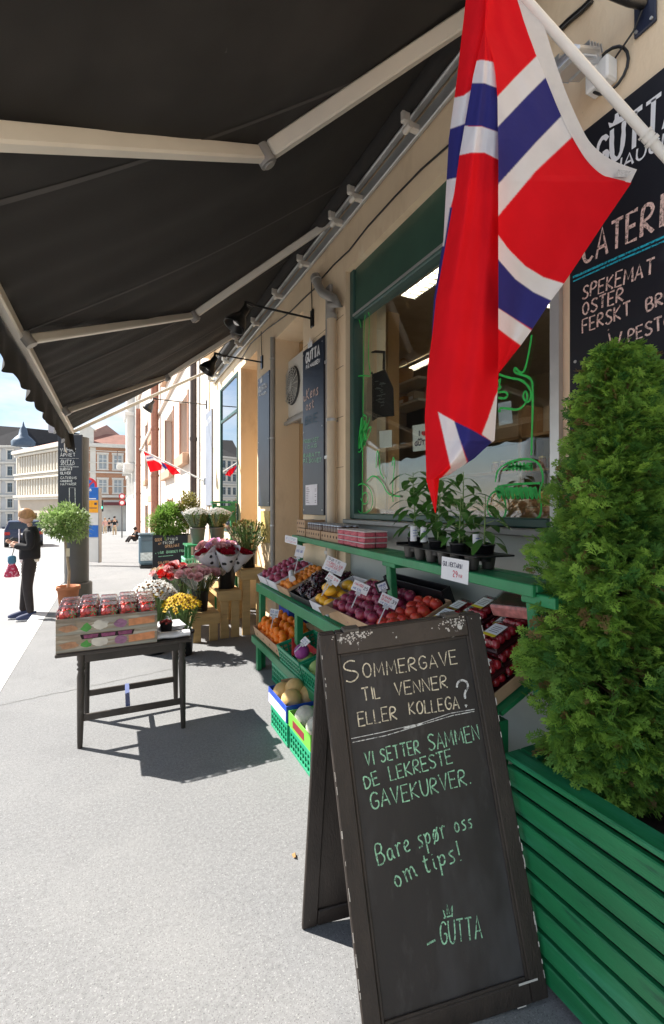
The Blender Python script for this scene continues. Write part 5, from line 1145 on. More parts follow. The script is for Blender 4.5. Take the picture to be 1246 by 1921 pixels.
# price cards on the middle tier
def card_at(px, py, px2, py2, x, label, lines, h, stick, ymid=None, framed=False):
    """card bottom-left / bottom-right pixels on a plane across the stand at stand depth x"""
    a, c_ = at_x(px, py, x), at_x(px2, py2, x - .02); w = (c_ - a).length; xd = (c_ - a).normalized(); zz = Vector((0, 0, 1)); yd = zz.cross(xd).normalized(); zz = xd.cross(yd)
    M = Mx((a + c_) / 2 - zz * stick, xd, yd, zz); return price_card(M, w, h, label, lines, stick, framed=framed)
def card_px(quad, dist, label, lines, stick=.12, framed=False):
    """quad: bottom-left, bottom-right, top-left pixels of a card roughly facing the street, at a distance"""
    bl, brr, tl = [at_d(*q, dist) for q in quad]; w = (brr - bl).length; xd = (brr - bl).normalized(); up_ = tl - bl; up_ = (up_ - xd * up_.dot(xd)); h = up_.length; up_.normalize(); yd = up_.cross(xd)
    M = Mx((bl + brr) / 2 - up_ * stick, xd, yd, up_); return price_card(M, w, h, label, lines, stick, tilt=0, framed=framed)
card_px(((604, 1066), (640, 1082), (614, 1041)), 3.05, 'tall white price card with dark and red writing above the apricots', [('SØTE', .1, .7, .76, .14, ink_d), ('MORELLER', .1, .9, .52, .15, ink_r), ('NORSKE', .12, .85, .30, .15, ink_r), ('PR KG', .15, .7, .08, .12, ink_b)], .14)
card_px(((609, 1086), (631, 1101), (616, 1072)), 2.95, 'white price card just below the tall one, stuck in the cherry bags', [('KG 59', .1, .85, .5, .28, ink_r), ('PER', .1, .5, .12, .22, ink_d)], .10)
card_px(((658, 1105), (687, 1118), (666, 1087)), 2.68, 'white price card reading MANGO over the yellow mangoes', [('MANGO', .08, .62, .58, .24, ink_r), ('25', .68, .94, .45, .3, ink_d), ('PR STK', .10, .6, .16, .18, ink_b)], .10)
card_px(((709, 1130), (740, 1144), (718, 1111)), 2.42, 'white price card over the plums with two lines of red writing', [('PLOMMER', .08, .62, .62, .2, ink_r), ('SPANIA', .08, .58, .34, .2, ink_r), ('39', .70, .94, .42, .3, ink_d), ('KR PR KG', .12, .8, .08, .14, ink_b)], .10)
card_px(((712, 1110), (728, 1104), (709, 1096)), 2.75, 'small blue lettered card in a black frame behind the shelf post', [('AVOKADO', .1, .9, .55, .25, ink_b), ('20', .2, .8, .15, .28, ink_b)], .03, framed=True)
card_px(((552, 1043), (568, 1047), (560, 1022)), 3.75, 'blank looking white card leaning above the red onions', [('KG 30', .15, .8, .4, .2, ink_b)], .14)

# ---------------------------------------------------------------- lower tier
def lm(y, x=.02, z=0.0): return T(LM, x, y, z)
tray(lm(2.42), .36, .80, .10, m_card, 'fruit_tray', 'long brown cardboard tray of oranges on the lower shelf', holes=4)
heap(fruit_mesh('orange', mat('orange_peel', (.88, .22, .010), .45, .12, 8, .25, 160, spec=.4), .038, dimple=.06), T(lm(2.42), .01, .01), .34, .78, .01, .038, 'ripe orange heaped in the cardboard tray on the lower shelf', 'orange', 'oranges in the cardboard tray', layers=3)
cg = lattice_crate(lm(1.88, .0, .0), .36, .52, .15, m_crate, 'green plastic crate with cut watermelon next to the oranges'); cg2 = lattice_crate(lm(1.33, .0, .0), .36, .52, .15, m_crate, 'green plastic crate of cabbages behind the sandwich board top')
wm = MB(); wm.smooth = True
m_wmr = mat('watermelon_rind', (.03, .14, .03), .35, .4, 9); m_wmf = mat('watermelon_flesh', (.62, .03, .035), .35, .12, 14, spots=[((.72, .2, .15), 12, .62, .1)])
def melon_slice(M, label, r=.085):
    t = place(thing('watermelon_slice', label, 'watermelon'), M); b = MB(); q = MB(); n = 10; V = []; 
    a0, a1 = -.75, .75
    for i in range(n + 1):
        th_ = math.pi * i / n
        for j in range(9): a = a0 + (a1 - a0) * j / 8; V.append((r * math.sin(th_) * math.sin(a), -r * 1.25 * math.cos(th_), r * math.sin(th_) * math.cos(a)))
    b.smooth = True; b.add(V, [(i * 9 + j, i * 9 + j + 1, (i + 1) * 9 + j + 1, (i + 1) * 9 + j) for i in range(n) for j in range(8)]); b.build('rind', m_wmr, t)
    for a in (a0, a1):
        P = [(.985 * r * math.sin(math.pi * i / n) * math.sin(a), -.985 * r * 1.25 * math.cos(math.pi * i / n), .985 * r * math.sin(math.pi * i / n) * math.cos(a)) for i in range(n + 1)]
        q.poly(P)
    q.build('flesh', m_wmf, t); return t
melon_slice(T(lm(2.20, .06, .17)) if False else lm(2.18, .07, .17) @ Matrix.Rotation(rad(150), 4, 'Y') @ Matrix.Rotation(rad(25), 4, 'Z'), 'red watermelon wedge set upright at the front of the green crate', .10)
melon_slice(lm(2.05, .20, .15) @ Matrix.Rotation(rad(200), 4, 'Y'), 'watermelon wedge lying behind the upright one in the green crate', .09)
cab = fruit_mesh('cabbage', mat('cabbage_leaf', (.30, .42, .12), .5, .3, 9, .5, 20), .075, dimple=.05); tag(cab, 'pale green cabbage in the crate beside the watermelon', 'cabbage', 'cabbages in the green crates')
for i, (y, x, z) in enumerate(((1.96, .09, .10), (1.75, .10, .10), (1.6, .22, .10), (1.5, .09, .10), (1.42, .24, .10), (1.75, .25, .11))):
    o = cab if i == 0 else dup(cab); o.location = lm(y, x, z).translation; o.rotation_euler = (random.random(), random.random(), random.random())
rc = fruit_mesh('red_cabbage', mat('red_cabbage_leaf', (.30, .05, .24), .4, .3, 9, .4, 20), .06); tag(rc, 'purple red cabbage between watermelon and price card', 'cabbage'); rc.location = lm(1.96, .07, .19).translation
card_px(((505, 1156), (521, 1159), (513, 1142)), 4.0, 'small white price card planted among the oranges', [('KG 30', .1, .9, .5, .28, ink_b), ('ORANGE', .1, .9, .15, .2, ink_d)], .10)
card_px(((563, 1203), (573, 1213), (566, 1187)), 3.15, 'white price card beside the watermelon wedge', [('MELON', .1, .9, .55, .2, ink_b), ('KG 15', .15, .8, .2, .2, ink_b)], .08)
lattice_crate(SM @ Matrix.Translation((.02, 2.35, 0.003)), .34, .50, .17, m_crate, 'empty green crate on the ground under the oranges'); lattice_crate(SM @ Matrix.Translation((.02, 1.75, 0.003)), .34, .50, .17, m_crate, 'second green crate under the lower shelf, in deep shade')
bc = place(thing('storage_crate', 'dark blue crate on the shelf behind the oranges', 'crate'), SM @ Matrix.Translation((.22, 2.95, .47))); b = MB(); b.span((0, 0, 0), (.25, .28, .26), .01); b.span((-.005, -.005, .24), (.255, .285, .265), .004); b.build('box', m_bluepl, bc); b = MB(); b.span((-.004, .06, .15), (-.001, .22, .2)); b.build('hand_slot', m_blackpl, bc)
# yellow fruit in the shade under the near end
tray(T(LM, .02, .30), .36, .55, .10, m_bluepl, 'fruit_tray', 'blue carton with a few lemons in shade under the plum packs')
lem = fruit_mesh('lemon', mat('lemon_peel', (.72, .44, .04), .45, .1, 9, .2, 120), .034, (1, 1, 1.25), dimple=-.3)
tag(lem, 'yellow lemon in the shaded carton near the thuja', 'lemon', 'lemons in the shaded carton')
for i, (x, y, z) in enumerate(((.06, .05, .05), (.07, .14, .05), (.06, .24, .05), (.15, .1, .05), (.15, .2, .05), (.07, .33, .05), (.1, .42, .05))):
    o = lem if i == 0 else dup(lem); o.location = T(LM, .02 + x, .30 + y, z + .03).translation; o.rotation_euler = (1.4, random.random(), random.random() * 6)
# melon cartons standing on crates in front
gx = 1.075
lattice_crate(Matrix.Translation((gx, 2.93, .003)), .30, .36, .155, m_crate, 'sunlit green crate on the pavement below the blue melon carton'); lattice_crate(Matrix.Translation((gx + .005, 2.54, .003)), .30, .36, .155, m_crate, 'sunlit green crate on the pavement below the lime green carton')
t_ = tray(Matrix.Translation((gx, 2.95, .160)), .30, .40, .115, m_bluepl, 'fruit_tray', 'blue and white carton of yellow melons on a green crate'); b = MB(); b.span((-.0015, .012, .004), (-.0005, .388, .075)); b.build('white_print', m_cardw, t_); b = MB(); b.span((.10, .388, .10), (.2, .394, .15)); b.build('box_flap', m_card, t_)
mel = fruit_mesh('melon', mat('melon_skin', (.70, .45, .17), .5, .12, 10, .3, 60, spots=[((.72, .58, .34), 5, .5, .3)]), .074, (1, 1, 1.05), dimple=.03, n=20); tag(mel, 'round yellow melon in the blue carton on the pavement', 'melon', 'melons in the blue carton')
for i, (x, y, z) in enumerate(((.08, .30, .09), (.09, .14, .095), (.225, .31, .09), (.22, .16, .09), (.15, .23, .13))):
    o = mel if i == 0 else dup(mel); o.location = (gx + x, 2.95 + y, .160 + z); o.rotation_euler = (random.random(), random.random(), 0)
t_ = tray(Matrix.Translation((gx + .005, 2.54, .160)), .30, .38, .10, mat('lime_carton', (.16, .50, .06), .5, .06), 'fruit_tray', 'lime green carton of cauliflowers in front of the melon carton'); b = MB(); b.span((-.0015, .10, .02), (-.0005, .30, .07)); b.build('dark_print', mat('maroon_print', (.22, .03, .04), .5), t_)
cau = fruit_mesh('cauliflower', mat('cauliflower_head', (.62, .60, .50), .8, .2, 20, .8, 40), .075); tag(cau, 'pale cauliflower in the lime green carton', 'cauliflower', 'cauliflowers in the lime carton')
for i, (x, y) in enumerate(((.09, .28), (.1, .11), (.22, .2))):
    o = cau if i == 0 else dup(cau); o.location = (gx + x, 2.54 + y, .24)
# ---------------------------------------------------------------- top shelf: jars, raspberries, seedlings
def shM(u, d, z=1.363): return Mx(shelf(u, d, z), ush, nsh, Vector((0, 0, 1)))
def px_u(px):  # distance along the shelf edge under a pixel column
    d = ray(px, 950); den = d.x * ush.y - d.y * ush.x; return (d.y * A.x - d.x * A.y) / den
m_lid = mat('grey_jar_lid', (.36, .38, .41), .3, .05, metal=.5); m_jar = mat('jar_glass_content', (.10, .05, .03), .12, .3, 20, spec=.8)
def jar_proto():
    t = thing('jar', 'glass jar of preserves with a grey lid in the cardboard trays', 'jar', group='jars in the cardboard trays')
    b = MB(); b.lathe([(.0275, 0), (.030, .005), (.030, .046), (.026, .052)], n=14); b.build('glass', m_jar, t); b = MB(); b.lathe([(.0285, .052), (.0285, .064), (.026, .066), (.0001, .066)], n=16); b.build('lid', m_lid, t); return t
jar = jar_proto(); jf = [True]
def jars(M, nx, ny, layers, z0):
    for L in range(layers):
        for i in range(nx):
            for j in range(ny):
                m_ = M @ Matrix.Translation((.036 + i * .063, .036 + j * .063, z0 + L * .067)); o = jar if jf[0] else dup(jar); jf[0] = False; place(o, m_)
MT = lambda u, d, z=1.363: shM(u, d, z)
def jtray(u, n, nm, wd=3, layers=1, z=1.363, h=.075):
    W_ = n * .063 + .012; t = place(thing('jar_tray', nm, 'tray'), shM(u, .012, z)); b = MB(); D2 = wd * .063 + .012
    b.span((0, 0, 0), (W_, .005, h), .001); b.span((0, D2 - .005, 0), (W_, D2, h), .001); b.span((0, .0055, 0), (.005, D2 - .0055, h), .001); b.span((W_ - .005, .0055, 0), (W_, D2 - .0055, h), .001); b.span((.006, .006, 0), (W_ - .006, D2 - .006, .005)); b.build('side_wall', m_card, t)
    q = MB()
    for k in range(n): q.lathe([(.0001, 0), (.012, 0)], (W_ * (k + .5) / n, -.0006, h * .55), 10, Euler((rad(90), 0, 0)).to_matrix())
    for k in range(2): q.lathe([(.0001, 0), (.012, 0)], (W_ + .0006, D2 * (k + .5) / 2, h * .55), 10, Euler((0, rad(90), 0)).to_matrix())
    q.build('hand_hole', mat('hole_dark', (.03, .02, .015), .9), t); jars(shM(u, .012, z), n, wd, layers, .006); return t
u0 = .06
jtray(u0, 4, 'cardboard tray with holes at the bottom of the far jar stack', z=1.363); jtray(u0, 4, 'cardboard tray with holes on top of the far jar stack', z=1.363 + .081)
jtray(u0 + .30, 6, 'cardboard jar tray next to the far stack, two layers of lids showing', layers=2); jtray(u0 + .72, 6, 'cardboard jar tray nearest the raspberry punnets', layers=2)
m_rasp = mat('raspberry_pink', (.52, .10, .13), .5, .45, 55, .5, 60); m_tub = mat('clear_tub', (.72, .64, .64), .25, .1, 30)
rp0 = thing('raspberry_punnet', 'small clear punnet of raspberries stacked on the top shelf', 'punnet', group='raspberry punnets on the top shelf')
b = MB(); b.span((0, 0, 0), (.115, .085, .030), .005); b.build('berries', m_rasp, rp0); b = MB(); b.span((-.003, -.003, .0305), (.118, .088, .038), .003); b.build('lid', m_tub, rp0)
ur = px_u(632); i = 0
for L in range(3):
    for a in range(4):
        for c_ in range(2):
            o = rp0 if i == 0 else dup(rp0); i += 1; place(o, shM(ur + a * .121 + random.uniform(-.002, .002), .008 + c_ * .092 + random.uniform(-.003, .003), 1.363 + L * .039))
# seedling tray
us = px_u(752); ue = px_u(893)
sdt = place(thing('seedling_tray', 'black plastic tray of pots on the shelf holding tall pepper plants', 'tray'), shM(us, -.01, 1.364)); LT = ue - us
b = MB(); b.span((-.02, -.01, .062), (LT + .03, .20, .070), .003); b.span((-.02, -.01, .07), (-.012, .2, .082)); b.build('rim', m_blackpl, sdt)
for k in range(6):
    for c_ in range(2):
        if c_: continue
        b = MB(); b.lathe([(.026, 0), (.036, .061)], (.05 + k * (LT - .06) / 5.5, .04, 0), 10); b.lathe([(.026, 0), (.036, .061)], (.05 + k * (LT - .06) / 5.5, .13, 0), 10); b.build('cell', mat('grey_black_cell', (.06, .055, .05), .4), sdt)
m_leaf = mat('pepper_leaf', (.060, .17, .030), .4, .35, 12, .15, 50, trl=.25, spec=.4); m_stemg = mat('green_stem', (.16, .25, .08), .6)
def leaf_quad(mb, p, d, L, w, bend=.25, fold=.2):
    p, d = Vector(p), Vector(d).normalized(); s_ = d.cross(Vector((0, 0, 1))); s_ = s_.normalized() if s_.length > .01 else Vector((1, 0, 0)); n = s_.cross(d)
    P = lambda t, k: p + d * (L * t) - Vector((0, 0, 1)) * (bend * L * t * t) + s_ * (k * w) + n * (abs(k) * w * fold)
    mb.smooth = True; vs = [P(0, 0), P(.25, .75), P(.55, 1), P(.85, .5), P(1, 0), P(.85, -.5), P(.55, -1), P(.25, -.75), P(.3, 0), P(.6, 0)]
    mb.add(vs, [(0, 1, 8), (1, 2, 9, 8), (2, 3, 4, 9), (0, 8, 7), (8, 9, 6, 7), (9, 4, 5, 6)])
def pot_plant(M, h, nl, lsz, label, name='pepper_plant', group=None, lean=(0, 0), mleaf=None):
    t = place(thing(name, label, 'plant', group=group), M)
    b = MB(); b.lathe([(.035, 0), (.045, .07), (.048, .07), (.048, .078), (.042, .078), (.0001, .07)], n=14); b.build('pot', m_blackpl, t)
    s_ = MB(); l_ = MB(); top = Vector((lean[0], lean[1], h)); s_.tube([(0, 0, .07), (top.x * .3, top.y * .3, h * .5), top], [.005, .004, .002], 6)
    for k in range(nl):
        f = .22 + .78 * k / nl; a = k * 2.4 + random.uniform(-.4, .4); p = Vector((top.x * f, top.y * f, h * f)); out = Vector((math.cos(a), math.sin(a), .35)); q = p + out * random.uniform(.02, .06); s_.tube([p, q], .0018, 4, cap=False)
        leaf_quad(l_, q, (math.cos(a), math.sin(a), random.uniform(-.5, .15)), lsz * random.uniform(.7, 1.2), lsz * .26, .45)
    s_.build('stem', m_stemg, t); l_.build('foliage', mleaf or m_leaf, t); return t
labs = ['tall leafy pepper plant at the far end of the seedling tray', 'tall pepper plant second from the far end of the tray', 'slim pepper plant behind the tip of the big flag', 'spindly pepper plant beside the flag tip, lighter leaves', 'short bushy pepper plant in the near part of the tray', 'pepper plant at the near end of the tray above the price card']
for k, (f, d, h, nl, ls) in enumerate(((.12, .05, .44, 30, .10), (.25, .13, .40, 26, .10), (.45, .05, .40, 20, .085), (.62, .12, .42, 18, .08), (.74, .04, .30, 20, .075), (.90, .10, .30, 18, .085))):
    pot_plant(shM(us + LT * f, d, 1.40), h, nl, ls, labs[k], lean=(random.uniform(-.04, .04), random.uniform(-.03, .03)))
for k, (px, py) in enumerate(((776, 1002), (795, 1004), (893, 1018))):
    t = place(thing('plant_label', ['white plant tag curled round the far pot', 'white plant tag on the second pot of the tray', 'bent white plant tag at the near end of the seedling tray'][k], 'plant tag'), Matrix.Translation(at_d(px, py, 2.30 - .22 * (k == 2))))
    b = MB(); b.grid(lambda u, v: Vector((-.02 + .04 * u, -.01 * math.sin(math.pi * u), -.035 + .075 * v)), 6, 2); b.build('tag_card', mat('tag_paper', (.72, .74, .76), .5), t); q = MB(); [q.ribbon([(-.013, -.0125, .02 - .014 * r_), (.012, -.0125, .02 - .014 * r_)], .003, (0, -1, 0)) for r_ in range(3)]; q.build('tag_print', ink_b, t)
def edge_card(px0, px1, zlo, zhi, label, lines, name='price_card'):
    ua, ub_ = px_u(px0), px_u(px1); w = ub_ - ua; M = Mx(shelf((ua + ub_) / 2, -.026, zlo), ush, nsh, Vector((0, 0, 1))); return price_card(M, w, zhi - zlo, label, lines, 0.0, tilt=.05)
edge_card(836, 887, 1.305, 1.41, 'white price card on the shelf edge with dark writing and a red 29', [('GUL NEKTARIN', .06, .78, .60, .20, ink_d), ('29', .45, .62, .20, .26, ink_r), ('KR', .68, .8, .22, .13, ink_r)])
edge_card(539, 562, 1.27, 1.345, 'white price card hanging at the far end of the top shelf', [('SYLTETØY', .1, .9, .55, .22, ink_b), ('2 FOR 99', .15, .9, .15, .22, ink_r)])
# ================================================================ SMALL TABLE WITH STRAWBERRIES
m_tbl = mat('dark_table_wood', (.045, .036, .030), .45, .3, 6, .15, 60, spots=[((.09, .08, .07), 7, .6, .15)])
TZ = .68; TX0, TX1, TY0, TY1 = -.34, .525, 3.46, 4.08
tb = thing('table', 'small old dark wooden table with turned legs standing in the sun', 'table', (.1, 3.77, 0))
b = MB(); b.span((TX0, TY0, TZ - .025), (TX1, TY1, TZ), .006); b.build('tabletop', m_tbl, tb, True)
b = MB(); b.span((-.17, 3.53, TZ - .095), (.45, 3.55, TZ - .026)); b.span((-.17, 4.02, TZ - .095), (.45, 4.04, TZ - .026)); b.span((-.21, 3.58, TZ - .095), (-.19, 4.0, TZ - .026)); b.span((.47, 3.58, TZ - .095), (.49, 4.0, TZ - .026)); b.build('apron', m_tbl, tb, True)
for (x, y, xt, yt) in ((-.2, 3.55, -.19, 3.56), (.476, 3.54, .466, 3.55), (-.178, 4.0, -.185, 4.0), (.482, 4.03, .472, 4.02)):
    b = MB(); P = [Vector((x, y, 0)).lerp(Vector((xt, yt, TZ - .026)), f) for f in (0, .06, .5, .74, .80, .82, .84, .87, .90, .915, 1)]
    b.tube(P, [.016, .018, .024, .027, .020, .029, .020, .029, .022, .029, .029], 12); b.build('leg', m_tbl, tb, True)
for (a, c_) in (((-.185, 3.555, .20), (.46, 3.545, .20)), ((-.17, 4.0, .20), (.465, 4.02, .20))):
    b = MB(); b.bar(a, c_, .02, .045, bev=.003); b.build('stretcher', m_tbl, tb, True)
b = MB(); b.bar((.10, 3.57, .225), (.105, 4.0, .225), .03, .012); b.build('cross_brace', mat('blue_brace', (.10, .13, .28), .6), tb, True)
# printed cartons of strawberries
m_wood_print = mat('printed_wood_pattern', (.30, .24, .17), .6, .25, 9, spots=[((.50, .46, .38), 6, .5, .1), ((.22, .14, .07), 14, .6, .08)], stretch=(.35, 1, 5))
m_c_or = mat('print_carrot', (.66, .27, .12), .6, .25, 20); m_c_gr = mat('print_leaf', (.08, .30, .06), .6, .2, 20); m_c_pu = mat('print_onion', (.30, .14, .24), .6, .3, 30, stretch=(1, 1, 2)); m_c_wh = mat('print_garlic', (.62, .58, .50), .6, .15, 14); m_c_red = mat('print_red', (.30, .02, .04), .5, .3, 25)
CX0, CX1, CY0, CY1 = -.335, .288, 3.475, 3.905
def carton(z, label, window):
    t = thing('strawberry_carton', label, 'carton', (CX0, CY0, z)); W_, Dp, h = CX1 - CX0, CY1 - CY0, .112
    b = MB(); b.span((.003, .003, 0), (W_ - .003, Dp - .003, .004)); b.build('base', m_card, t)
    b = MB(); b.span((0, 0, 0), (W_, .004, h)); b.span((0, Dp - .004, 0), (W_, Dp, h)); b.span((0, .0045, 0), (.004, Dp - .0045, h)); b.span((W_ - .004, .0045, 0), (W_, Dp - .0045, h)); b.build('side_wall', m_wood_print, t)
    def spot(cx, cz, rx, rz, m, n=14, name='printed_picture', jag=.12):
        q = MB(); q.poly([(cx + rx * math.cos(2 * math.pi * i / n) * random.uniform(1 - jag, 1 + jag), -.0008, cz + rz * math.sin(2 * math.pi * i / n) * random.uniform(1 - jag, 1 + jag)) for i in range(n)]); q.build(name, m, t)
    spot(.385, .048, .040, .030, m_c_pu); spot(.175, .042, .030, .026, m_c_gr, 9, jag=.35); spot(.262, .052, .052, .030, m_c_wh, 16, jag=.2); spot(.075, .045, .055, .022, mat('print_root', (.42, .22, .12), .6, .3, 30), 14, jag=.25)
    for k in range(4):
        q = MB(); z_ = .030 + k * .012; q.poly([(.435, -.0009 - .0001 * k, z_ + .004), (.60, -.0009 - .0001 * k, z_ + .016), (.612, -.0009 - .0001 * k, z_ + .009), (.60, -.0009 - .0001 * k, z_ + .001), (.44, -.0009 - .0001 * k, z_ - .006)]); q.build('printed_picture', m_c_or, t)
    q = MB(); q.poly([(0, -.0007, .020), (W_, -.0007, .020), (W_, -.0007, .004), (0, -.0007, .004)]); q.build('print_band', mat('print_grey_plank', (.30, .29, .24), .6, .25, 8, stretch=(.4, 1, 4)), t)
    if window:
        q = MB(); q.poly([(.14, -.0010, h - .002), (.475, -.0010, h - .002), (.465, -.0010, h - .034), (.15, -.0010, h - .034)]); q.build('slot', mat('slot_dark', (.02, .01, .01), .8), t)
        for k in range(3): q = MB(); q.poly([(.16 + k * .105, -.0013, h - .006), (.25 + k * .105, -.0013, h - .006), (.245 + k * .105, -.0013, h - .030), (.165 + k * .105, -.0013, h - .030)]); q.build('punnet_glimpse', mat('berry_glimpse', (.22, .05, .12), .4, .5, 40), t)
    return t
carton(TZ + .001, 'lower printed vegetable carton with a dark slot, under another carton', True); carton(TZ + .001 + .113, 'upper printed vegetable carton carrying clear punnets of strawberries', False)
m_straw = mat('strawberry_skin', (.82, .05, .03), .25, .25, 30, .35, 160, spec=.6); m_calyx = mat('strawberry_calyx', (.12, .30, .05), .6)
def berry(mb, c, r, R): mb.lathe([(.0001, -1.15 * r), (.45 * r, -.8 * r), (.85 * r, -.15 * r), (r, .35 * r), (.75 * r, .75 * r), (.0001, .85 * r)], c, 9, R)
def straw_punnet(label):
    t = thing('strawberry_punnet', label, 'punnet', group='strawberry punnets on the cartons'); g = MB(); cx_ = MB()
    for L in range(2):
        for i in range(3):
            for j in range(4):
                c = Vector((.030 + i * .030 + random.uniform(-.004, .004), .030 + j * .031 + random.uniform(-.004, .004), .026 + L * .032 + random.uniform(-.003, .008))); R = Euler((random.uniform(-1.9, 1.9), random.uniform(-1.9, 1.9), random.uniform(0, 6))).to_matrix(); r = random.uniform(.018, .0225); berry(g, c, r, R)
                if random.random() < .5:
                    for k in range(5): a = k * 1.256; cx_.add([c + R @ Vector((0, 0, .86 * r)), c + R @ Vector((r * math.cos(a - .3), r * math.sin(a - .3), .7 * r)), c + R @ Vector((1.2 * r * math.cos(a), 1.2 * r * math.sin(a), .85 * r)), c + R @ Vector((r * math.cos(a + .3), r * math.sin(a + .3), .7 * r))], [(0, 1, 2, 3)])
    o = g.build('strawberries', m_straw, t); o['kind'] = 'stuff'; cx_.build('calyx', m_calyx, o)
    f = MB(); x0, y0, x1, y1, h1 = -.002, -.002, .120, .155, .085
    def wallp(u, v): # faceted tub
        a = u * 4; k = int(a) % 4; fr = a - int(a); C_ = [(x0, y0), (x1, y0), (x1, y1), (x0, y1)]; p, q = C_[k], C_[(k + 1) % 4]; s_ = .90 + .10 * v + .004 * math.sin(u * 150)
        x = p[0] + (q[0] - p[0]) * fr; y = p[1] + (q[1] - p[1]) * fr; return Vector(((x - .06) * s_ + .06, (y - .077) * s_ + .077, h1 * v * .82))
    f.grid(wallp, 80, 4); f.build('tub', m_clear, t)
    f = MB(); f.grid(lambda u, v: Vector((x0 - .004 + (x1 - x0 + .008) * u, y0 - .004 + (y1 - y0 + .008) * v, .071 + .030 * min(1, 3.5 * math.sin(math.pi * u)) * min(1, 3.5 * math.sin(math.pi * v)) + .002 * math.sin(u * 40) * math.sin(v * 44))), 24, 24); f.build('lid', glass_mat('clear_lid', (.93, .94, .95), .9, .2, base=.09), t); return t
sp = straw_punnet('clear punnet of red strawberries standing in rows on the upper carton')
for r_ in range(3):
    for c_ in range(5):
        if r_ == 2: 
            pass
        o = sp if r_ == 0 and c_ == 0 else dup(sp); o.scale = (1, 1, 1.28); o.location = (CX0 + .002 + c_ * .1245 + random.uniform(-.002, .002), CY0 - .004 + r_ * .142, TZ + .001 + .113 + .050 + r_ * .002 + (.008 if c_ % 2 else 0)); o.rotation_euler = (random.uniform(-.02, .02), random.uniform(-.02, .02), random.uniform(-.04, .04))
# punnet of cherries, newspapers and paper sheets on the table
t = thing('cherry_basket', 'black plastic basket heaped with pale red cherries beside the strawberry cartons', 'basket', (.315, 3.68, TZ + .001))
b = MB(); b.lathe([(.050, 0), (.062, .075), (.064, .078), (.059, .078), (.047, .006), (.0001, .006)], (.06, .06, .0), 4, Matrix.Rotation(rad(45), 3, 'Z')); b.build('basket', m_blackpl, t)
g = MB()
for i in range(34): a = random.uniform(0, 6.28); q = math.sqrt(random.random()) * .042; g.ball((.06 + q * math.cos(a), .06 + q * math.sin(a), .068 + .018 * (1 - q / .042) + random.uniform(-.004, .004)), .0115, 8, 5)
o = g.build('cherries', mat('pale_cherry', (.50, .07, .06), .25, .35, 30, spec=.6), t); o['kind'] = 'stuff'
t = thing('newspaper', 'rolled white newspaper lying along the front edge of the table', 'newspaper', (.40, 3.535, TZ + .001)); b = MB(); b.grid(lambda u, v: Vector((-.11 + .23 * u, .03 * math.sin(v * 6.28) * 1.5, .024 + .022 * math.cos(v * 6.28) + .003 * math.sin(u * 9))), 10, 16); b.build('paper_roll', mat('newsprint', (.72, .72, .73), .8, .12, 18), t); b = MB(); b.grid(lambda u, v: Vector((-.11 + .22 * u, .05 + .14 * v, .004 + .003 * math.sin(u * 5))), 6, 4); b.build('loose_page', MATS['newsprint'], t)
t = thing('paper_stack', 'pale grey stack of paper bags on the table behind the newspaper', 'paper', (.415, 3.86, TZ + .001)); 
for k in range(3): b = MB(); b.box((.0 + k * .008, k * .006, .004 + k * .009), (.17, .22, .008), Matrix.Rotation(.06 * k, 3, 'Z')); b.build('sheet', mat('bag_paper', (.52, .52, .53), .8, .1, 10), t)
t = thing('hand_tool', 'small dark knife with a pale handle lying between basket and papers', 'knife', (.37, 3.66, TZ + .002)); b = MB(); b.bar((0, 0, .006), (.05, -.09, .006), .018, .010, bev=.003); b.build('handle', mat('pale_handle', (.5, .42, .36), .5), t); b = MB(); b.bar((0, 0, .005), (-.05, .09, .005), .016, .002); b.build('blade', m_alu, t)

# ================================================================ FLOWER STEPS AND BUCKETS
m_pine = mat('raw_pine', (.56, .38, .17), .7, .16, 5, .15, 60, spots=[((.40, .24, .10), 4, .58, .12), ((.22, .12, .05), 9, .72, .02)], stretch=(.5, 3, 3))
def pine_step(x0, x1, y0, y1, h, label):
    t = thing('wooden_step', label, 'plant step', ((x0 + x1) / 2, y0, 0)); bd = .145; n = max(2, round((y1 - y0) / .15)); w = (y1 - y0) / n
    for k in range(n): b = MB(); b.span((x0 - .02, y0 + k * w + .003, h - .03), (x1, y0 + (k + 1) * w - .003, h), .004); b.build('plank', m_pine, t, True)
    b = MB(); b.span((x0 - .02, y0 - .033, h - .13), (x1, y0 - .001, h - .002), .004); b.build('front_rail', m_pine, t, True)
    for (x, y) in ((x0 + .01, y0 + .004), (x1 - .12, y0 + .004), (x0 + .01, y1 - .04), (x1 - .12, y1 - .04)): b = MB(); b.span((x, y, 0), (x + .10, y + .035, h - .031), .003); b.build('leg', m_pine, t, True)
    b = MB(); b.span((x0 + .005, y0 + .045, h - .12), (x0 + .035, y1 - .045, h - .032)); b.build('side_rail', m_pine, t, True)
    return t
pine_step(.86, 1.19, 5.66, 6.62, .345, 'lowest raw pine step holding the pale rose bucket'); pine_step(1.205, 1.47, 5.70, 6.62, .60, 'middle raw pine step holding the bucket of wrapped red roses'); pine_step(1.485, 1.80, 5.72, 6.66, .84, 'highest raw pine step by the wall holding the green lily bucket')
m_bucket = mat('black_bucket', (.012, .012, .013), .4, .05, spec=.4); m_gbucket = mat('grey_bucket', (.16, .15, .14), .4, .08)
m_fol = mat('bouquet_leaf', (.10, .22, .05), .5, .35, 14, trl=.3); m_cello = glass_mat('cellophane', (.97, .98, .98), .8, .15, base=.03)
def bucket_mesh(mb, r0, r1, h): mb.lathe([(r0 * .98, 0), (r0, .005), (r1 * .97, h - .02), (r1 * 1.04, h - .018), (r1 * 1.04, h), (r1 * .95, h), (r0 * .94, .02), (.0001, .02)], n=20)
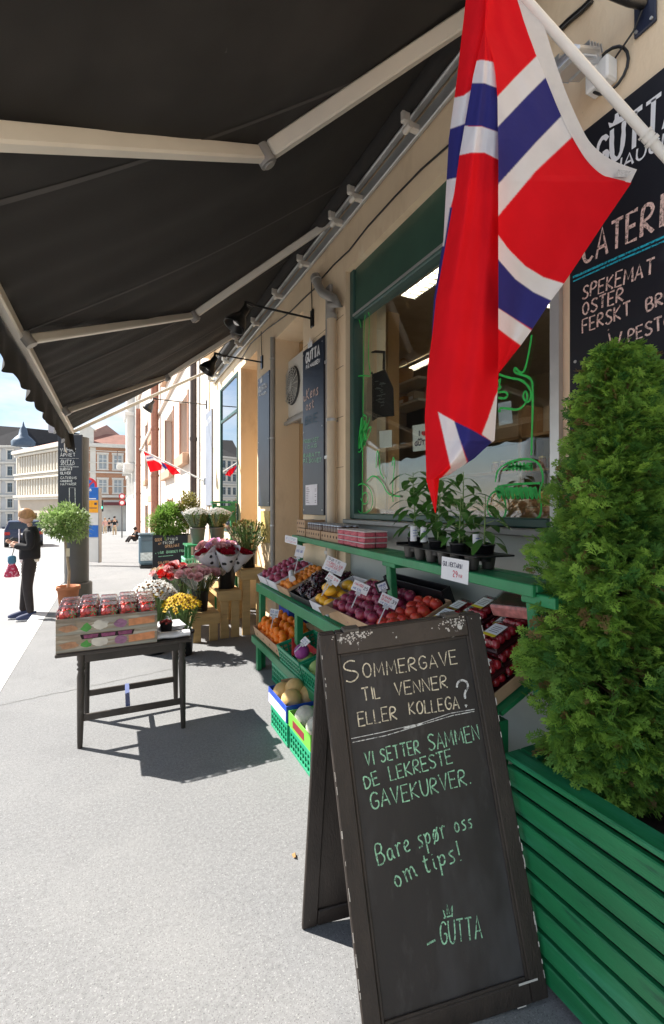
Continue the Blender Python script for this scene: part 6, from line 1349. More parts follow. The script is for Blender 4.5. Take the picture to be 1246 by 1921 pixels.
def flower(mb, c, d, r, kind, rng):
    """kind 0 daisy, 1 rose, 2 bud"""
    c, d = Vector(c), Vector(d).normalized(); x = d.cross(Vector((0, 0, 1))); x = x.normalized() if x.length > .1 else Vector((1, 0, 0)); y = d.cross(x)
    if kind == 0:
        for k in range(9):
            a = 2 * math.pi * k / 9 + rng.random(); p = x * math.cos(a) + y * math.sin(a); s_ = x * -math.sin(a) + y * math.cos(a); mb.add([c, c + p * r * .6 + s_ * r * .25, c + p * r + d * r * .1, c + p * r * .6 - s_ * r * .25], [(0, 1, 2, 3)])
    elif kind == 1:
        for ring, (rr, hh, n) in enumerate(((.35, .75, 4), (.65, .62, 5), (1.0, .42, 6))):
            for k in range(n):
                a = 2 * math.pi * k / n + ring * .6; p = x * math.cos(a) + y * math.sin(a); s_ = x * -math.sin(a) + y * math.cos(a)
                mb.smooth = True; mb.add([c - d * r * .45 + p * r * .15, c + p * r * rr * .85 + s_ * r * rr * .75 + d * r * (hh * .4), c + p * r * rr * (.9 if ring < 2 else 1.1) + s_ * r * rr * .4 + d * r * hh, c + p * r * rr * (.9 if ring < 2 else 1.1) - s_ * r * rr * .4 + d * r * hh, c + p * r * rr * .85 - s_ * r * rr * .75 + d * r * (hh * .4)], [(0, 1, 2, 3, 4)])
    else:
        mb.ball(c, r, 6, 4, Matrix((x, y, d)).transposed(), (.5, .5, 1.2))
def bouquet(loc, label, r0, r1, bh, h, spread, n, kind, fr, cols, name='flower_bucket', bm=None, lean=(0, 0), filler=60, cello=True, leafL=.09, squash=.75, wraps=None, tagbox=False):
    """bucket of cut flowers; cols = list of (material, share)"""
    rng = random.Random(hash(label) % 9999 if False else sum(map(ord, label))); t = thing(name, label, 'flower bucket', loc)
    b = MB(); bucket_mesh(b, r0, r1, bh); b.build('bucket', bm or m_bucket, t)
    L = Vector((lean[0], lean[1], 0)); st = MB(); fo = MB(); fl = [MB() for _ in cols]; ct = MB()
    for i in range(n):
        a = rng.uniform(0, 6.283); q = math.sqrt(rng.random()); d = Vector((math.cos(a) * q * spread, math.sin(a) * q * spread, 0)) + L; tip = Vector((0, 0, bh)) + d + Vector((0, 0, (h - bh) * (1 - squash * .35 * q * q + rng.uniform(-.06, .06))))
        base = Vector((d.x * .18, d.y * .18, bh * .4)); st.tube([base, base.lerp(tip, .6) + Vector((0, 0, .02)), tip], .0025, 4, cap=False); u = rng.random(); acc = 0
        for ci, (m_, sh_) in enumerate(cols):
            acc += sh_
            if u <= acc: flower(fl[ci], tip, Vector((d.x, d.y, .28 + rng.random() * .3)) + Vector((-.1, -.25, 0)), fr * rng.uniform(.8, 1.2), kind, rng); break
        if kind == 0: ct.ball(tip + Vector((-.1, -.25, .5)).normalized() * fr * .12, fr * .26, 6, 4)
    for i in range(filler):
        a = rng.uniform(0, 6.283); q = math.sqrt(rng.random()); f = rng.uniform(.15, .92); p = Vector((math.cos(a) * q * spread * (.3 + .7 * f), math.sin(a) * q * spread * (.3 + .7 * f), bh + (h - bh) * f * (1 - .25 * q))) + L * f
        leaf_quad(fo, p, (math.cos(a), math.sin(a), rng.uniform(.1, 1.3)), leafL * rng.uniform(.7, 1.2), leafL * .17, .3)
    st.build('stems', m_stemg, t)['kind'] = 'stuff'; fo.build('foliage', m_fol, t)
    for ci, (m_, s_) in enumerate(cols):
        if fl[ci].v: fl[ci].build('blossom', m_, t)
    if kind == 0: ct.build('flower_centre', mat('daisy_eye', (.22, .10, .02), .8), t)
    if cello:
        c_ = MB(); ph = rng.uniform(0, 6)
        def cone(u, v): a = u * 6.283; R_ = (r1 * .8 + (spread * 1.12 - r1 * .8) * v) * (1 + .05 * math.sin(a * 9 + ph) * v + .03 * math.sin(a * 23) * v); return Vector((R_ * math.cos(a), R_ * math.sin(a), bh * .9 + (h - bh) * (.90 + .06 * math.sin(a * 7 + ph)) * v)) + L * v
        c_.grid(cone, 70, 6); c_.build('wrap', m_cello, t)
    for (dx, dy, wz, wr, wh, m_, ro) in (wraps or []):
        c_ = MB(); R = Euler((-dy * 1.6, dx * 1.6, 0)).to_matrix(); o_ = Vector((dx * .35, dy * .35, wz))
        def cone2(u, v): a = u * 6.283; rr = .02 + (wr - .02) * v ** .8; q = Vector((rr * math.cos(a), rr * math.sin(a), wh * v * (1 + .09 * math.cos(a * 2 + ro)))); return o_ + R @ q
        c_.grid(cone2, 28, 5); c_.build('paper_wrap', m_, t)
        k_ = MB()
        for _ in range(15): aa = rng.uniform(0, 6.28); q_ = math.sqrt(rng.random()) * wr * .75; flower(k_, o_ + R @ Vector((q_ * math.cos(aa), q_ * math.sin(aa), wh * .97)), R @ Vector((.1, -.3, 1)), .036, 1, rng)
        k_.build('blossom', ro_mat, t)
        dd = MB()
        for _ in range(3): aa = rng.uniform(3.6, 5.8); v_ = rng.uniform(.45, .8); p_ = cone2(aa / 6.283, v_); dd.ball(p_ + (p_ - o_ - R @ Vector((0, 0, wh * v_))).normalized() * .001, .022, 8, 4, R, (1, .35, 1))
        dd.build('wrap_print', m_blk, t)
    return t
C_ = lambda n, c, tr=.25: mat(n, c, .6, .12, 20, trl=tr)
yel, wht = C_('yellow_petal', (.78, .52, .015)), C_('white_petal', (.80, .80, .76)); pinkr = C_('pale_pink_rose', (.86, .50, .50)); creamr = C_('cream_rose', (.72, .60, .44)); redp = C_('red_petal', (.62, .02, .015)); ro_mat = C_('crimson_rose', (.42, .008, .03)); lil = C_('lilac_petal', (.75, .42, .64)); mag = C_('dark_rose', (.30, .02, .05))
bouquet((.42, 5.50, 0), 'dark bucket on the pavement overflowing with white daisies behind the table', .12, .15, .30, .78, .24, 240, 0, .042, [(wht, .94), (yel, .06)], cello=False, filler=50)
bouquet((.70, 5.30, 0), 'bucket of yellow sunflower daisies spilling over the pine step edge', .11, .13, .26, .65, .21, 110, 0, .040, [(yel, 1)], cello=False, filler=90, lean=(-.02, -.05))
bouquet((.995, 5.86, .345), 'black bucket of pale pink and cream roses on the lowest pine step', .085, .105, .26, .54, .27, 95, 1, .046, [(pinkr, .6), (creamr, .35), (mag, .05)], lean=(-.02, -.03), filler=60)
bouquet((.80, 6.15, .20), 'bucket of mixed red and salmon bouquets behind the pale roses', .085, .105, .26, .70, .24, 90, 1, .038, [(redp, .35), (pinkr, .45), (creamr, .2)], lean=(-.10, 0), filler=40)
m_wrapw = mat('white_wrap_paper', (.74, .73, .76), .6, .06, 8, trl=.2)
bouquet((1.325, 5.88, .60), 'black bucket of lilac flowers and crimson roses in white paper wraps', .10, .125, .29, .60, .26, 60, 1, .042, [(lil, .35), (pinkr, .65)], lean=(-.10, .12), filler=20, cello=False, wraps=[(-.03, -.20, .20, .16, .33, m_wrapw, 0), (.24, -.13, .20, .145, .31, m_wrapw, 1), (-.32, -.06, .20, .15, .34, m_wrapw, 2)])
grn = C_('lily_bud', (.36, .36, .12)); grn2 = C_('rust_bud', (.42, .20, .08))
bouquet((1.63, 5.95, .84), 'black bucket of green and rusty alstroemeria in clear wrap on the top step', .09, .11, .24, .62, .28, 120, 2, .018, [(grn, .65), (grn2, .35)], filler=120, leafL=.11)
gyp = C_('gypsophila_white', (.74, .74, .72)); 
for k, (x, y, lb) in enumerate(((1.15, 7.0, 'grey bucket of white gypsophila beside the boxed shrubs'), (1.43, 6.98, 'grey bucket of white gypsophila nearer the shop window'))):
    bouquet((x, y, 1.096), lb, .085, .115, .24, .52, .21, 360, 0, .014, [(gyp, 1)], bm=m_gbucket, filler=90, cello=True, leafL=.07)
bouquet((1.52, 6.9, .84), 'small bunch of pale green leaves in brown paper between the buckets', .06, .08, .12, .32, .13, 16, 2, .018, [(grn, 1)], filler=110, cello=False, leafL=.10)
t = thing('flower_rack', 'green slatted rack with pale crates carrying the gypsophila buckets', 'rack', (1.3, 7.0, 0))
for z in (.3, .70, 1.07):
    for k in range(3): b = MB(); b.span((.96, 6.76 + k * .15, z), (1.72, 6.89 + k * .15, z + .025), .003); b.build('slat', m_stand, t, True)
for (x, y) in ((.98, 6.78), (1.66, 6.78), (.98, 7.12), (1.66, 7.12)): b = MB(); b.span((x, y, 0), (x + .04, y + .04, 1.069), .003); b.build('leg', m_stand, t, True)
lattice_crate(Matrix.Translation((.93, 6.72, .728)), .34, .42, .18, mat('mint_crate', (.25, .62, .42), .4, .06), 'mint green crate on the rack below the gypsophila')
t = thing('bench', 'green wooden bench back with wide top board in front of the far window', 'bench', (1.6, 7.4, 0))
for z0_, z1_ in ((1.42, 1.50), (1.54, 1.66)): b = MB(); b.span((1.46, 7.33, z0_), (1.80, 7.36, z1_), .004); b.build('back_board', m_stand, t, True)
for x in (1.44, 1.73): b = MB(); b.span((x, 7.362, 0), (x + .07, 7.42, 1.70), .004); b.build('post', m_stand, t, True)
b = MB(); b.span((1.45, 7.425, .42), (1.8, 7.8, .46), .004); b.build('seat', m_stand, t, True)
b = MB(); b.span((1.42, 7.32, 1.702), (1.82, 7.44, 1.73), .004); b.build('top_board', m_stand, t, True)

# ================================================================ BOXED SHRUBS WITH A CHALKBOARD
D0 = 8.4; bl, brr = at_d(286, 1010, D0), at_d(351, 1003, D0); bl.z = brr.z = 0; ub2 = (brr - bl).normalized(); ub2 = Vector((.93, -.367, 0)).normalized(); Wb = (brr - bl).length; nb2 = Vector((ub2.y, -ub2.x, 0)); nb2 = nb2 if nb2.y < 0 else -nb2; zt = 1.12
t = thing('planter_box', 'black planter box with chalk lettering on its front, filled with leafy shrubs', 'planter', tuple(bl)); MBx = Mx(bl, ub2, -nb2, Vector((0, 0, 1)))
b = MB(MBx); b.span((0, 0, .02), (Wb, .025, zt), .004); b.build('front_board', m_signblack, t, True); b = MB(MBx); b.span((0, .0255, .02), (.025, .45, zt), .004); b.span((Wb - .025, .0255, .02), (Wb, .45, zt), .004); b.span((.0255, .425, .02), (Wb - .0255, .45, zt), .004); b.build('side_board', m_signblack, t, True); b = MB(MBx); b.span((.026, .026, zt - .12), (Wb - .026, .424, zt - .08)); b.build('soil', MATS['soil'], t, True)
pq = Plane(bl + nb2 * .0005, nb2); Zp = lambda x, y: (280 + x * .0642, 1000 + y * .0642)
q = Lines(); pq.write(q, 'GODT', Zp(180, 250), Zp(380, 225), Zp(180, 165), .012); pq.write(q, 'AV', Zp(270, 345), Zp(360, 330), Zp(270, 285), .012); pq.write(q, 'GRILLMAT', Zp(470, 430), Zp(890, 390), Zp(470, 350), .012); pq.write(q, 'SALATER', Zp(265, 905), Zp(590, 875), Zp(265, 840), .012); q.build('orange_lettering', ch_orange, t, True)
q = Lines(); pq.write(q, 'UTVALG', Zp(480, 215), Zp(830, 195), Zp(480, 140), .012); pq.write(q, 'FIN OST', Zp(415, 325), Zp(740, 300), Zp(415, 255), .012); pq.write(q, 'OG OST', Zp(350, 965), Zp(620, 935), Zp(350, 920), .010); q.build('white_lettering', ch_white, t, True)
q = Lines(); pq.write(q, '- VÅR', Zp(180, 625), Zp(425, 595), Zp(180, 565), .013); pq.write(q, 'BRØDET FRA', Zp(510, 590), Zp(1040, 545), Zp(510, 525), .013); pq.line(q, [Zp(270, 690), Zp(700, 650)], .012); q.build('green_lettering', ch_green, t, True)
def leafball(par, centre, r, n, L, m, sq=(1, 1, 1), seed=1, name='foliage', hollow=.35, up=.4, wr=.22):
    rng = random.Random(seed); b = MB(); c = Vector(centre); lumps = [Vector((rng.gauss(0, 1), rng.gauss(0, 1), rng.gauss(0, 1))).normalized() for _ in range(14)]
    for i in range(n):
        d = Vector((rng.gauss(0, 1), rng.gauss(0, 1), rng.gauss(0, 1))).normalized(); k = max(d.dot(l) for l in lumps); rr = r * (.74 + .34 * max(0, (k - .72) / .28)) * (hollow + (1 - hollow) * rng.random() ** .5)
        p = c + Vector((d.x * rr * sq[0], d.y * rr * sq[1], d.z * rr * sq[2])); dd = Vector((d.x + rng.gauss(0, .5), d.y + rng.gauss(0, .5), d.z + up + rng.gauss(0, .5)))
        leaf_quad(b, p, dd, L * rng.uniform(.6, 1.25), L * wr, .15, .3)
    return b.build(name, m, par, True)
m_shrub = mat('shrub_leaf', (.24, .40, .08), .5, .5, 5, trl=.3); m_shrub2 = mat('rusty_shrub_leaf', (.24, .22, .06), .5, .5, 7, trl=.3, spots=[((.36, .12, .07), 5, .6, .1)])
c1 = bl + ub2 * (Wb * .38) - nb2 * .22; c2 = bl + ub2 * (Wb * .92) - nb2 * .25
leafball(t, (c1.x, c1.y, zt + .25), .37, 3200, .085, m_shrub, (1.05, .8, .9), 3, wr=.18); leafball(t, (c2.x, c2.y, zt + .47), .27, 1100, .07, m_shrub2, (.9, .8, 1.2), 4); 
b = MB(); [b.tube([(c1.x + random.uniform(-.15, .15), c1.y, zt - .1), (c1.x + random.uniform(-.25, .25), c1.y + random.uniform(-.1, .1), zt + .35)], .006, 5) for _ in range(12)]; b.tube([(c2.x, c2.y, zt - .1), (c2.x, c2.y, zt + .5)], .012, 6); b.build('branch', mat('grey_bark', (.22, .17, .13), .9), t, True)
# ================================================================ ADVERTISING COLUMN, OLIVE TREE, BUS STOP
t = thing('advertising_column', 'tall dark column with a chalkboard front listing shop goods in white', 'column', (-.72, 7.95, 0)); dA = 7.78
a0, a1 = at_d(108, 950, dA), at_d(153, 950, dA); a0.z = a1.z = 0; ua2 = (a1 - a0).normalized(); na2 = Vector((ua2.y, -ua2.x, 0)); na2 = na2 if na2.y < 0 else -na2; Wa = (a1 - a0).length; MA = Mx(a0, ua2, -na2, Vector((0, 0, 1))); za = 2.88
m_colgrey = mat('column_grey', (.10, .10, .10), .5, .1, 5)
b = MB(MA); b.span((0, .01, 1.25), (Wa, .05, za), .004); b.build('board', mat('column_board', (.028, .032, .042), .5, .2, 3), t, True)
b = MB(); cc = a0 + ua2 * Wa / 2 - na2 * .22; b.lathe([(Wa * .47, .28), (Wa * .47, za - .02)], (cc.x, cc.y, 0), 20); b.build('post', m_colgrey, t, True)
b = MB(); b.lathe([(Wa * .60, 0), (Wa * .60, .30), (Wa * .57, .32), (Wa * .47, .32)], (cc.x, cc.y, 0), 20); b.build('base', m_colgrey, t, True)
pa = Plane(a0 - (-na2) * -.01 + na2 * -.0095, na2); pa = Plane(a0 - na2 * .0098, na2); Za = lambda x, y: (100 + x * .08026, 830 + y * .08026)
q = Lines(); sw = .012
for (tx, a_, b_, c_) in (('VI HAR', (165, 215), (530, 215), (165, 130)), ('ÅPNET', (165, 330), (520, 325), (165, 255)), ('GUTTA', (180, 490), (500, 500), (180, 405)), ('PÅ HAUGEN', (185, 535), (490, 530), (185, 512)), ('SURMAT', (160, 660), (450, 650), (160, 600)), ('OLIVER', (170, 750), (410, 745), (170, 690)), ('CATERING', (170, 855), (545, 855), (170, 800)), ('NORSKE', (170, 920), (445, 915), (170, 890)), ('MATVARER', (175, 1000), (535, 1000), (175, 945))): pa.write(q, tx, Za(*a_), Za(*b_), Za(*c_), sw if len(tx) < 8 else .009)
pa.line(q, [Za(150, 375), Za(600, 375)], .006); pa.line(q, [Za(150, 568), Za(600, 572)], .01); pa.line(q, [Za(380, 1600), Za(378, 1060), Za(510, 1060), Za(520, 1600)], .014); q.build('white_lettering', ch_white, t, True)
t = thing('olive_tree', 'small round crowned olive tree on a thin stem in a terracotta pot', 'tree', tuple(at_d(128, 950, 7.25)[:2]) + (0,)); ox, oy = t.location.x, t.location.y
b = MB(); b.lathe([(.12, 0), (.155, .33), (.175, .33), (.175, .385), (.15, .385), (.145, .35), (.0001, .34)], (ox, oy, 0), 20); b.build('pot', mat('terracotta', (.45, .17, .08), .8, .15, 8), t, True)
cr_ = at_d(121, 985, 7.25); b = MB(); b.tube([(ox, oy, .3), (ox + .015, oy, .6), (ox - .02, oy, .9), (cr_.x, cr_.y, 1.2), (cr_.x, cr_.y, 1.4)], [.022, .020, .018, .018, .012], 8); b.build('trunk', mat('olive_bark', (.36, .28, .19), .9, .2, 20), t, True)
m_olive = mat('olive_leaf', (.28, .40, .14), .5, .45, 6, trl=.3); leafball(t, (cr_.x, cr_.y, cr_.z + .02), .36, 2600, .08, m_olive, (1.0, 1.0, .85), 8, wr=.17, hollow=.2)
b = MB(); b.box((ox - .0, oy - .03, .92), (.05, .006, .13)); b.build('stem_tag', mat('cream_tag', (.66, .58, .42), .7), t, True)
dT = 13.3; b0, b1 = at_d(158, 950, dT), at_d(186, 950, dT); b0.z = b1.z = 0; uT = (b1 - b0).normalized(); nT = Vector((uT.y, -uT.x, 0)); nT = nT if nT.y < 0 else -nT; WT = (b1 - b0).length; MT_ = Mx(b0, uT, -nT, Vector((0, 0, 1))); zz = lambda y: CAM_H + (950 - y) * dT / F_PX
t = thing('bus_stop_pylon', 'bus stop pylon with blue, orange and white panels at the kerb', 'bus stop', tuple(b0))
b = MB(MT_); b.span((0, 0, 0), (.028, .16, zz(915)), .005); b.span((WT - .028, 0, 0), (WT, .16, zz(915)), .005); b.build('frame', mat('pylon_grey', (.26, .24, .22), .5), t, True)
m_pb, m_po, m_pw = mat('pylon_blue', (.015, .13, .48), .35), mat('pylon_orange', (.84, .36, .012), .4), mat('pylon_white', (.66, .65, .62), .4, .05)
for nm, ya, yb_, m_ in (('blue_panel', 938, 914, m_pb), ('orange_panel', 962, 938.5, m_po), ('white_panel', 985, 962.5, m_pw), ('blue_panel', 1008, 985.5, m_pb), ('white_panel', 1056, 1008.5, m_pw)): b = MB(MT_); b.span((.029, .012, max(.02, zz(ya) + .003)), (WT - .029, .15, zz(yb_)), .003); b.build(nm, m_, t, True)
pt_ = Plane(b0 - nT * .0118, nT); pz = lambda u, y: tuple(a for a in (158 + u * 28, y))
q = Lines(); pt_.write(q, 'BUS', pz(.2, 921), pz(.48, 921), pz(.2, 917), .02, jit=0); pt_.line(q, [pz(.2, 935.5), pz(.8, 935.5)], .03); q.build('white_lettering', m_paint_white, t, True); q = Lines(); pt_.line(q, [pz(.2, 953), pz(.85, 953)], .022); pt_.line(q, [pz(.68, 945), pz(.85, 945)], .06); q.build('dark_print', ink_d, t, True)
nsn = at_d(166, 912, 14.6); t = thing('no_parking_sign', 'round blue traffic sign with red ring and cross behind the bus pylon', 'traffic sign', (nsn.x, nsn.y, gz(nsn.y)))
Rf = Matrix((Vector((uT.x, uT.y, 0)), Vector((0, 0, 1)), nT)).transposed(); b = MB(); b.lathe([(.0001, 0), (.21, 0)], nsn + nT * .003, 24, Rf); b.build('blue_face', m_pb, t, True); b = MB(); m_rs = mat('sign_red', (.62, .03, .04), .4); b.lathe([(.205, .001), (.205, .006), (.27, .006), (.275, -.01)], nsn, 28, Rf, cap=False); b.box(nsn + nT * .006, (.46, .05, .004), Rf @ Matrix.Rotation(rad(45), 3, 'Z')); b.box(nsn + nT * .011, (.46, .05, .004), Rf @ Matrix.Rotation(rad(-45), 3, 'Z')); b.build('red_ring', m_rs, t, True)
b = MB(); b.tube([(nsn.x, nsn.y + .05, gz(nsn.y)), (nsn.x, nsn.y + .05, nsn.z + .2)], .03, 8); b.build('post', m_alu, t, True)
# traffic light, far signs, bin, people far off, seated person
tlp = at_d(190, 950, 40); t = thing('traffic_light', 'dark traffic light showing green at the far corner', 'traffic light', (tlp.x, tlp.y, gz(tlp.y))); zT = lambda y, d: CAM_H + (950 - y) * d / F_PX
b = MB(); b.tube([(tlp.x, tlp.y, gz(tlp.y)), (tlp.x, tlp.y, zT(945, 40))], .06, 8); b.build('post', m_colgrey, t, True); b = MB(); b.box((tlp.x, tlp.y, zT(949, 40)), (.36, .3, 1.0), None, .04); b.build('signal_box', m_blk, t, True); b = MB(); b.ball((tlp.x - .02, tlp.y - .17, zT(952, 40)), .13, 10, 6); b.build('green_lamp', mat('green_signal', (.02, .6, .35), .3, 0, emit=((.05, .9, .5), 2.0)), t, True)
bp_ = at_x(276, 1010, 1.45); t = thing('litter_bin', 'blue grey litter bin against the pink house wall', 'bin', (bp_.x, 13.2, gz(13.2)))
cb = at_d(276, 950, 12.6); t.location = (cb.x, cb.y, gz(cb.y)); b = MB(); b.box((0, 0, .50), (.42, .42, .80), None, .05); b.build('body', mat('bin_blue', (.10, .16, .20), .5, .15, 6), t); b = MB(); b.box((0, 0, .05), (.38, .38, .10), None, .02); b.build('foot', m_blackpl, t); b = MB(); b.box((-.0, -.213, .33), (.36, .006, .22), None, .0); b.build('sticker', mat('bin_sticker', (.55, .62, .62), .6, .4, 18), t); b = MB(); b.box((0, 0, .93), (.46, .46, .06), None, .025); b.box((0, -.20, .80), (.3, .06, .1), None, .01); b.build('hood', mat('bin_hood', (.08, .12, .15), .5), t)
# ================================================================ PEOPLE, CAR, FAR FLAG
def skin_body(name, joints, edges, m, par, sub=2):
    """joints: name -> (xyz, radius); one continuous skinned surface"""
    me = bpy.data.meshes.new(name); keys = list(joints); me.from_pydata([joints[k][0] for k in keys], [(keys.index(a), keys.index(b)) for a, b in edges], [])
    o = bpy.data.objects.new(name, me); COL.objects.link(o); o.parent = par
    md = o.modifiers.new('skin', 'SKIN'); sv = me.skin_vertices[0].data
    for i, k in enumerate(keys):
        r = joints[k][1]; sv[i].radius = r if isinstance(r, tuple) else (r, r); sv[i].use_root = (i == 0)
    md.use_smooth_shade = True; s_ = o.modifiers.new('smooth', 'SUBSURF'); s_.levels = s_.render_levels = sub; me.materials.append(m); return o
m_skin = mat('skin', (.62, .36, .25), .5, .06, 8, spec=.35); m_hair = mat('blond_hair', (.34, .18, .075), .5, .3, 30, stretch=(1, 1, .3)); m_blackcl = mat('black_cloth', (.014, .013, .015), .85, .2, 10, .2, 40); m_trou = mat('charcoal_trousers', (.030, .024, .024), .85, .2, 8, .2, 40)
wp = at_z(55, 1160, -.09)
wm_ = thing('person', 'woman in black jacket and dark trousers looking down at her phone at the kerb', 'person', (wp.x, wp.y, -.097), rad(0))
# local: she faces -x (screen left), slightly to the camera; heights in metres
J = {'pelvis': ((0, 0, .92), (.135, .115)), 'waist': ((.01, 0, 1.06), (.115, .10)), 'chest': ((.03, 0, 1.26), (.145, .115)), 'upper': ((.035, 0, 1.37), (.125, .09)), 'neck0': ((.02, 0, 1.44), (.055, .055)), 'neck': ((-.01, 0, 1.50), (.050, .050)),
     'sh_n': ((.03, -.15, 1.37), .062), 'el_n': ((.05, -.235, 1.12), .047), 'wr_n': ((-.17, -.13, 1.15), .034), 'hd_n': ((-.225, -.10, 1.18), (.034, .022)),
     'sh_f': ((.03, .15, 1.37), .062), 'el_f': ((.04, .23, 1.12), .047), 'wr_f': ((-.18, .09, 1.16), .034), 'hd_f': ((-.235, .06, 1.19), (.034, .022)),
     'hip_n': ((.0, -.092, .72), .086), 'kn_n': ((-.01, -.10, .50), .064), 'an_n': ((.035, -.11, .10), .042), 'hip_f': ((-.015, .092, .72), .086), 'kn_f': ((-.06, .10, .50), .064), 'an_f': ((-.10, .10, .10), .042)}
E_ = [('pelvis', 'waist'), ('waist', 'chest'), ('chest', 'upper'), ('upper', 'neck0'), ('neck0', 'neck'), ('upper', 'sh_n'), ('sh_n', 'el_n'), ('el_n', 'wr_n'), ('wr_n', 'hd_n'), ('upper', 'sh_f'), ('sh_f', 'el_f'), ('el_f', 'wr_f'), ('wr_f', 'hd_f'), ('pelvis', 'hip_n'), ('hip_n', 'kn_n'), ('kn_n', 'an_n'), ('pelvis', 'hip_f'), ('hip_f', 'kn_f'), ('kn_f', 'an_f')]
clad = {'pelvis', 'waist', 'chest', 'upper', 'sh_n', 'el_n', 'sh_f', 'el_f', 'hip_n', 'kn_n', 'an_n', 'hip_f', 'kn_f', 'an_f', 'neck0'}
thin = lambda j: (j[0], tuple(a * .72 for a in j[1]) if isinstance(j[1], tuple) else j[1] * .72)
body = skin_body('body', {k: (thin(v) if k in clad else v) for k, v in J.items()}, E_, m_skin, wm_)
def grow(j, d): r = j[1]; return (j[0], (r[0] + d, r[1] + d) if isinstance(r, tuple) else r + d)
tk = ['pelvis', 'hip_n', 'kn_n', 'an_n', 'hip_f', 'kn_f', 'an_f', 'waist']; JT = {k: grow(J[k], .010) for k in tk}; JT['waist'] = ((.005, 0, 1.06), (.125, .11)); skin_body('trousers', JT, [('pelvis', 'waist'), ('pelvis', 'hip_n'), ('hip_n', 'kn_n'), ('kn_n', 'an_n'), ('pelvis', 'hip_f'), ('hip_f', 'kn_f'), ('kn_f', 'an_f')], m_trou, wm_)
jk = ['waist', 'chest', 'upper', 'neck0', 'sh_n', 'el_n', 'wr_n', 'sh_f', 'el_f', 'wr_f']; JJ = {k: grow(J[k], .016) for k in jk}; JJ['waist'] = ((.010, 0, .985), (.140, .125)); JJ['neck0'] = ((.02, 0, 1.43), (.065, .065)); skin_body('jacket', JJ, [('waist', 'chest'), ('chest', 'upper'), ('upper', 'neck0'), ('upper', 'sh_n'), ('sh_n', 'el_n'), ('el_n', 'wr_n'), ('upper', 'sh_f'), ('sh_f', 'el_f'), ('el_f', 'wr_f')], m_blackcl, wm_)
b = MB(); b.lathe([(.112, 0), (.122, .004), (.126, .06), (.12, .13)], (.003, 0, .885), 20, None, (1.06, .95)); b.build('shirt_hem', mat('white_shirt', (.75, .73, .68), .8), wm_)
b = MB(); b.smooth = True; b.grid(lambda u, v: Vector((-.118 - .02 * math.sin(u * 3.1), -.055 + .11 * u, 1.10 + .30 * v)), 6, 6); b.build('scarf', mat('grey_lilac_scarf', (.40, .37, .42), .8, .3, 20), wm_)
b = MB(); b.smooth = True; b.lathe([(.124, .93), (.134, .935), (.138, .97), (.136, 1.05), (.138, 1.16), (.12, 1.22)], (.008, 0, 0), 22, None, (1.04, .95), cap=False); b.build('jacket_waist', m_blackcl, wm_)
# head: skull, face features, hair
hb_ = Vector((-.035, 0, 1.595)); Rh = Matrix.Rotation(rad(-28), 3, 'Y')   # bowed towards the phone (faces -x)
def hp_(x, y, z): return hb_ + Rh @ Vector((x, y, z))
b = MB(); b.smooth = True; n_, m2_ = 20, 14; V = []
for i in range(m2_ + 1):
    th_ = math.pi * i / m2_; z = -math.cos(th_)
    for k in range(n_):
        a = 2 * math.pi * k / n_; x, y = math.cos(a) * math.sin(th_), math.sin(a) * math.sin(th_); X_, Y_, Z_ = x * .098, y * .074, z * .118
        if z < 0: X_ *= 1 - .10 * -z; Y_ *= 1 - .28 * -z
        if x < -.2 and z < .2: X_ -= .010
        if x < -.85 and abs(y) < .3 and -.25 < z < .1: X_ -= .012
        V.append(hp_(X_, Y_, Z_))
b.add(V, [(i * n_ + k, i * n_ + (k + 1) % n_, (i + 1) * n_ + (k + 1) % n_, (i + 1) * n_ + k) for i in range(m2_) for k in range(n_)]); b.build('head', m_skin, body)
b = MB(); b.smooth = True; b.add([hp_(-.098, 0, .012), hp_(-.097, -.014, -.026), hp_(-.124, 0, -.024), hp_(-.097, .014, -.026)], [(0, 1, 2), (0, 2, 3), (1, 3, 2)]); b.build('nose', m_skin, body)
b = MB(); [b.ball(hp_(-.089, s_ * .030, .008), .0115, 8, 6) for s_ in (-1, 1)]; b.build('eye', mat('eye_dark', (.05, .04, .04), .3), body); b = MB(); b.ball(hp_(-.098, 0, -.055), .016, 8, 5, Rh, (.5, 1.3, .35)); b.build('mouth', mat('lip', (.5, .17, .16), .5), body); b = MB(); b.ball(hp_(.005, -.073, -.005), .028, 8, 6, Rh, (.6, .3, 1)); b.ball(hp_(.005, .073, -.005), .028, 8, 6, Rh, (.6, .3, 1)); b.build('ear', m_skin, body)
b = MB(); b.smooth = True; V = []; nn_ = 24
for i in range(13):
    th_ = math.pi * .62 * i / 12
    for k in range(nn_):
        a = 2 * math.pi * k / nn_; f = 1.0; lim = .62
        tt = th_ * (1.0 if math.cos(a) > -.2 else .62 + .38 * (1 + (math.cos(a) + .2) / .8)); r_ = 1.0 + .03 * math.sin(k * 2.7 + i)
        V.append(hp_(math.cos(a) * math.sin(tt) * .110 * r_ + .006, math.sin(a) * math.sin(tt) * .085 * r_, math.cos(tt) * .130))
b.add(V, [(i * nn_ + k, i * nn_ + (k + 1) % nn_, (i + 1) * nn_ + (k + 1) % nn_, (i + 1) * nn_ + k) for i in range(12) for k in range(nn_)])
b.ball(hp_(.085, 0, -.045), .042, 12, 8, Rh, (1, 1.1, 1.1)); b.build('hair', m_hair, wm_)
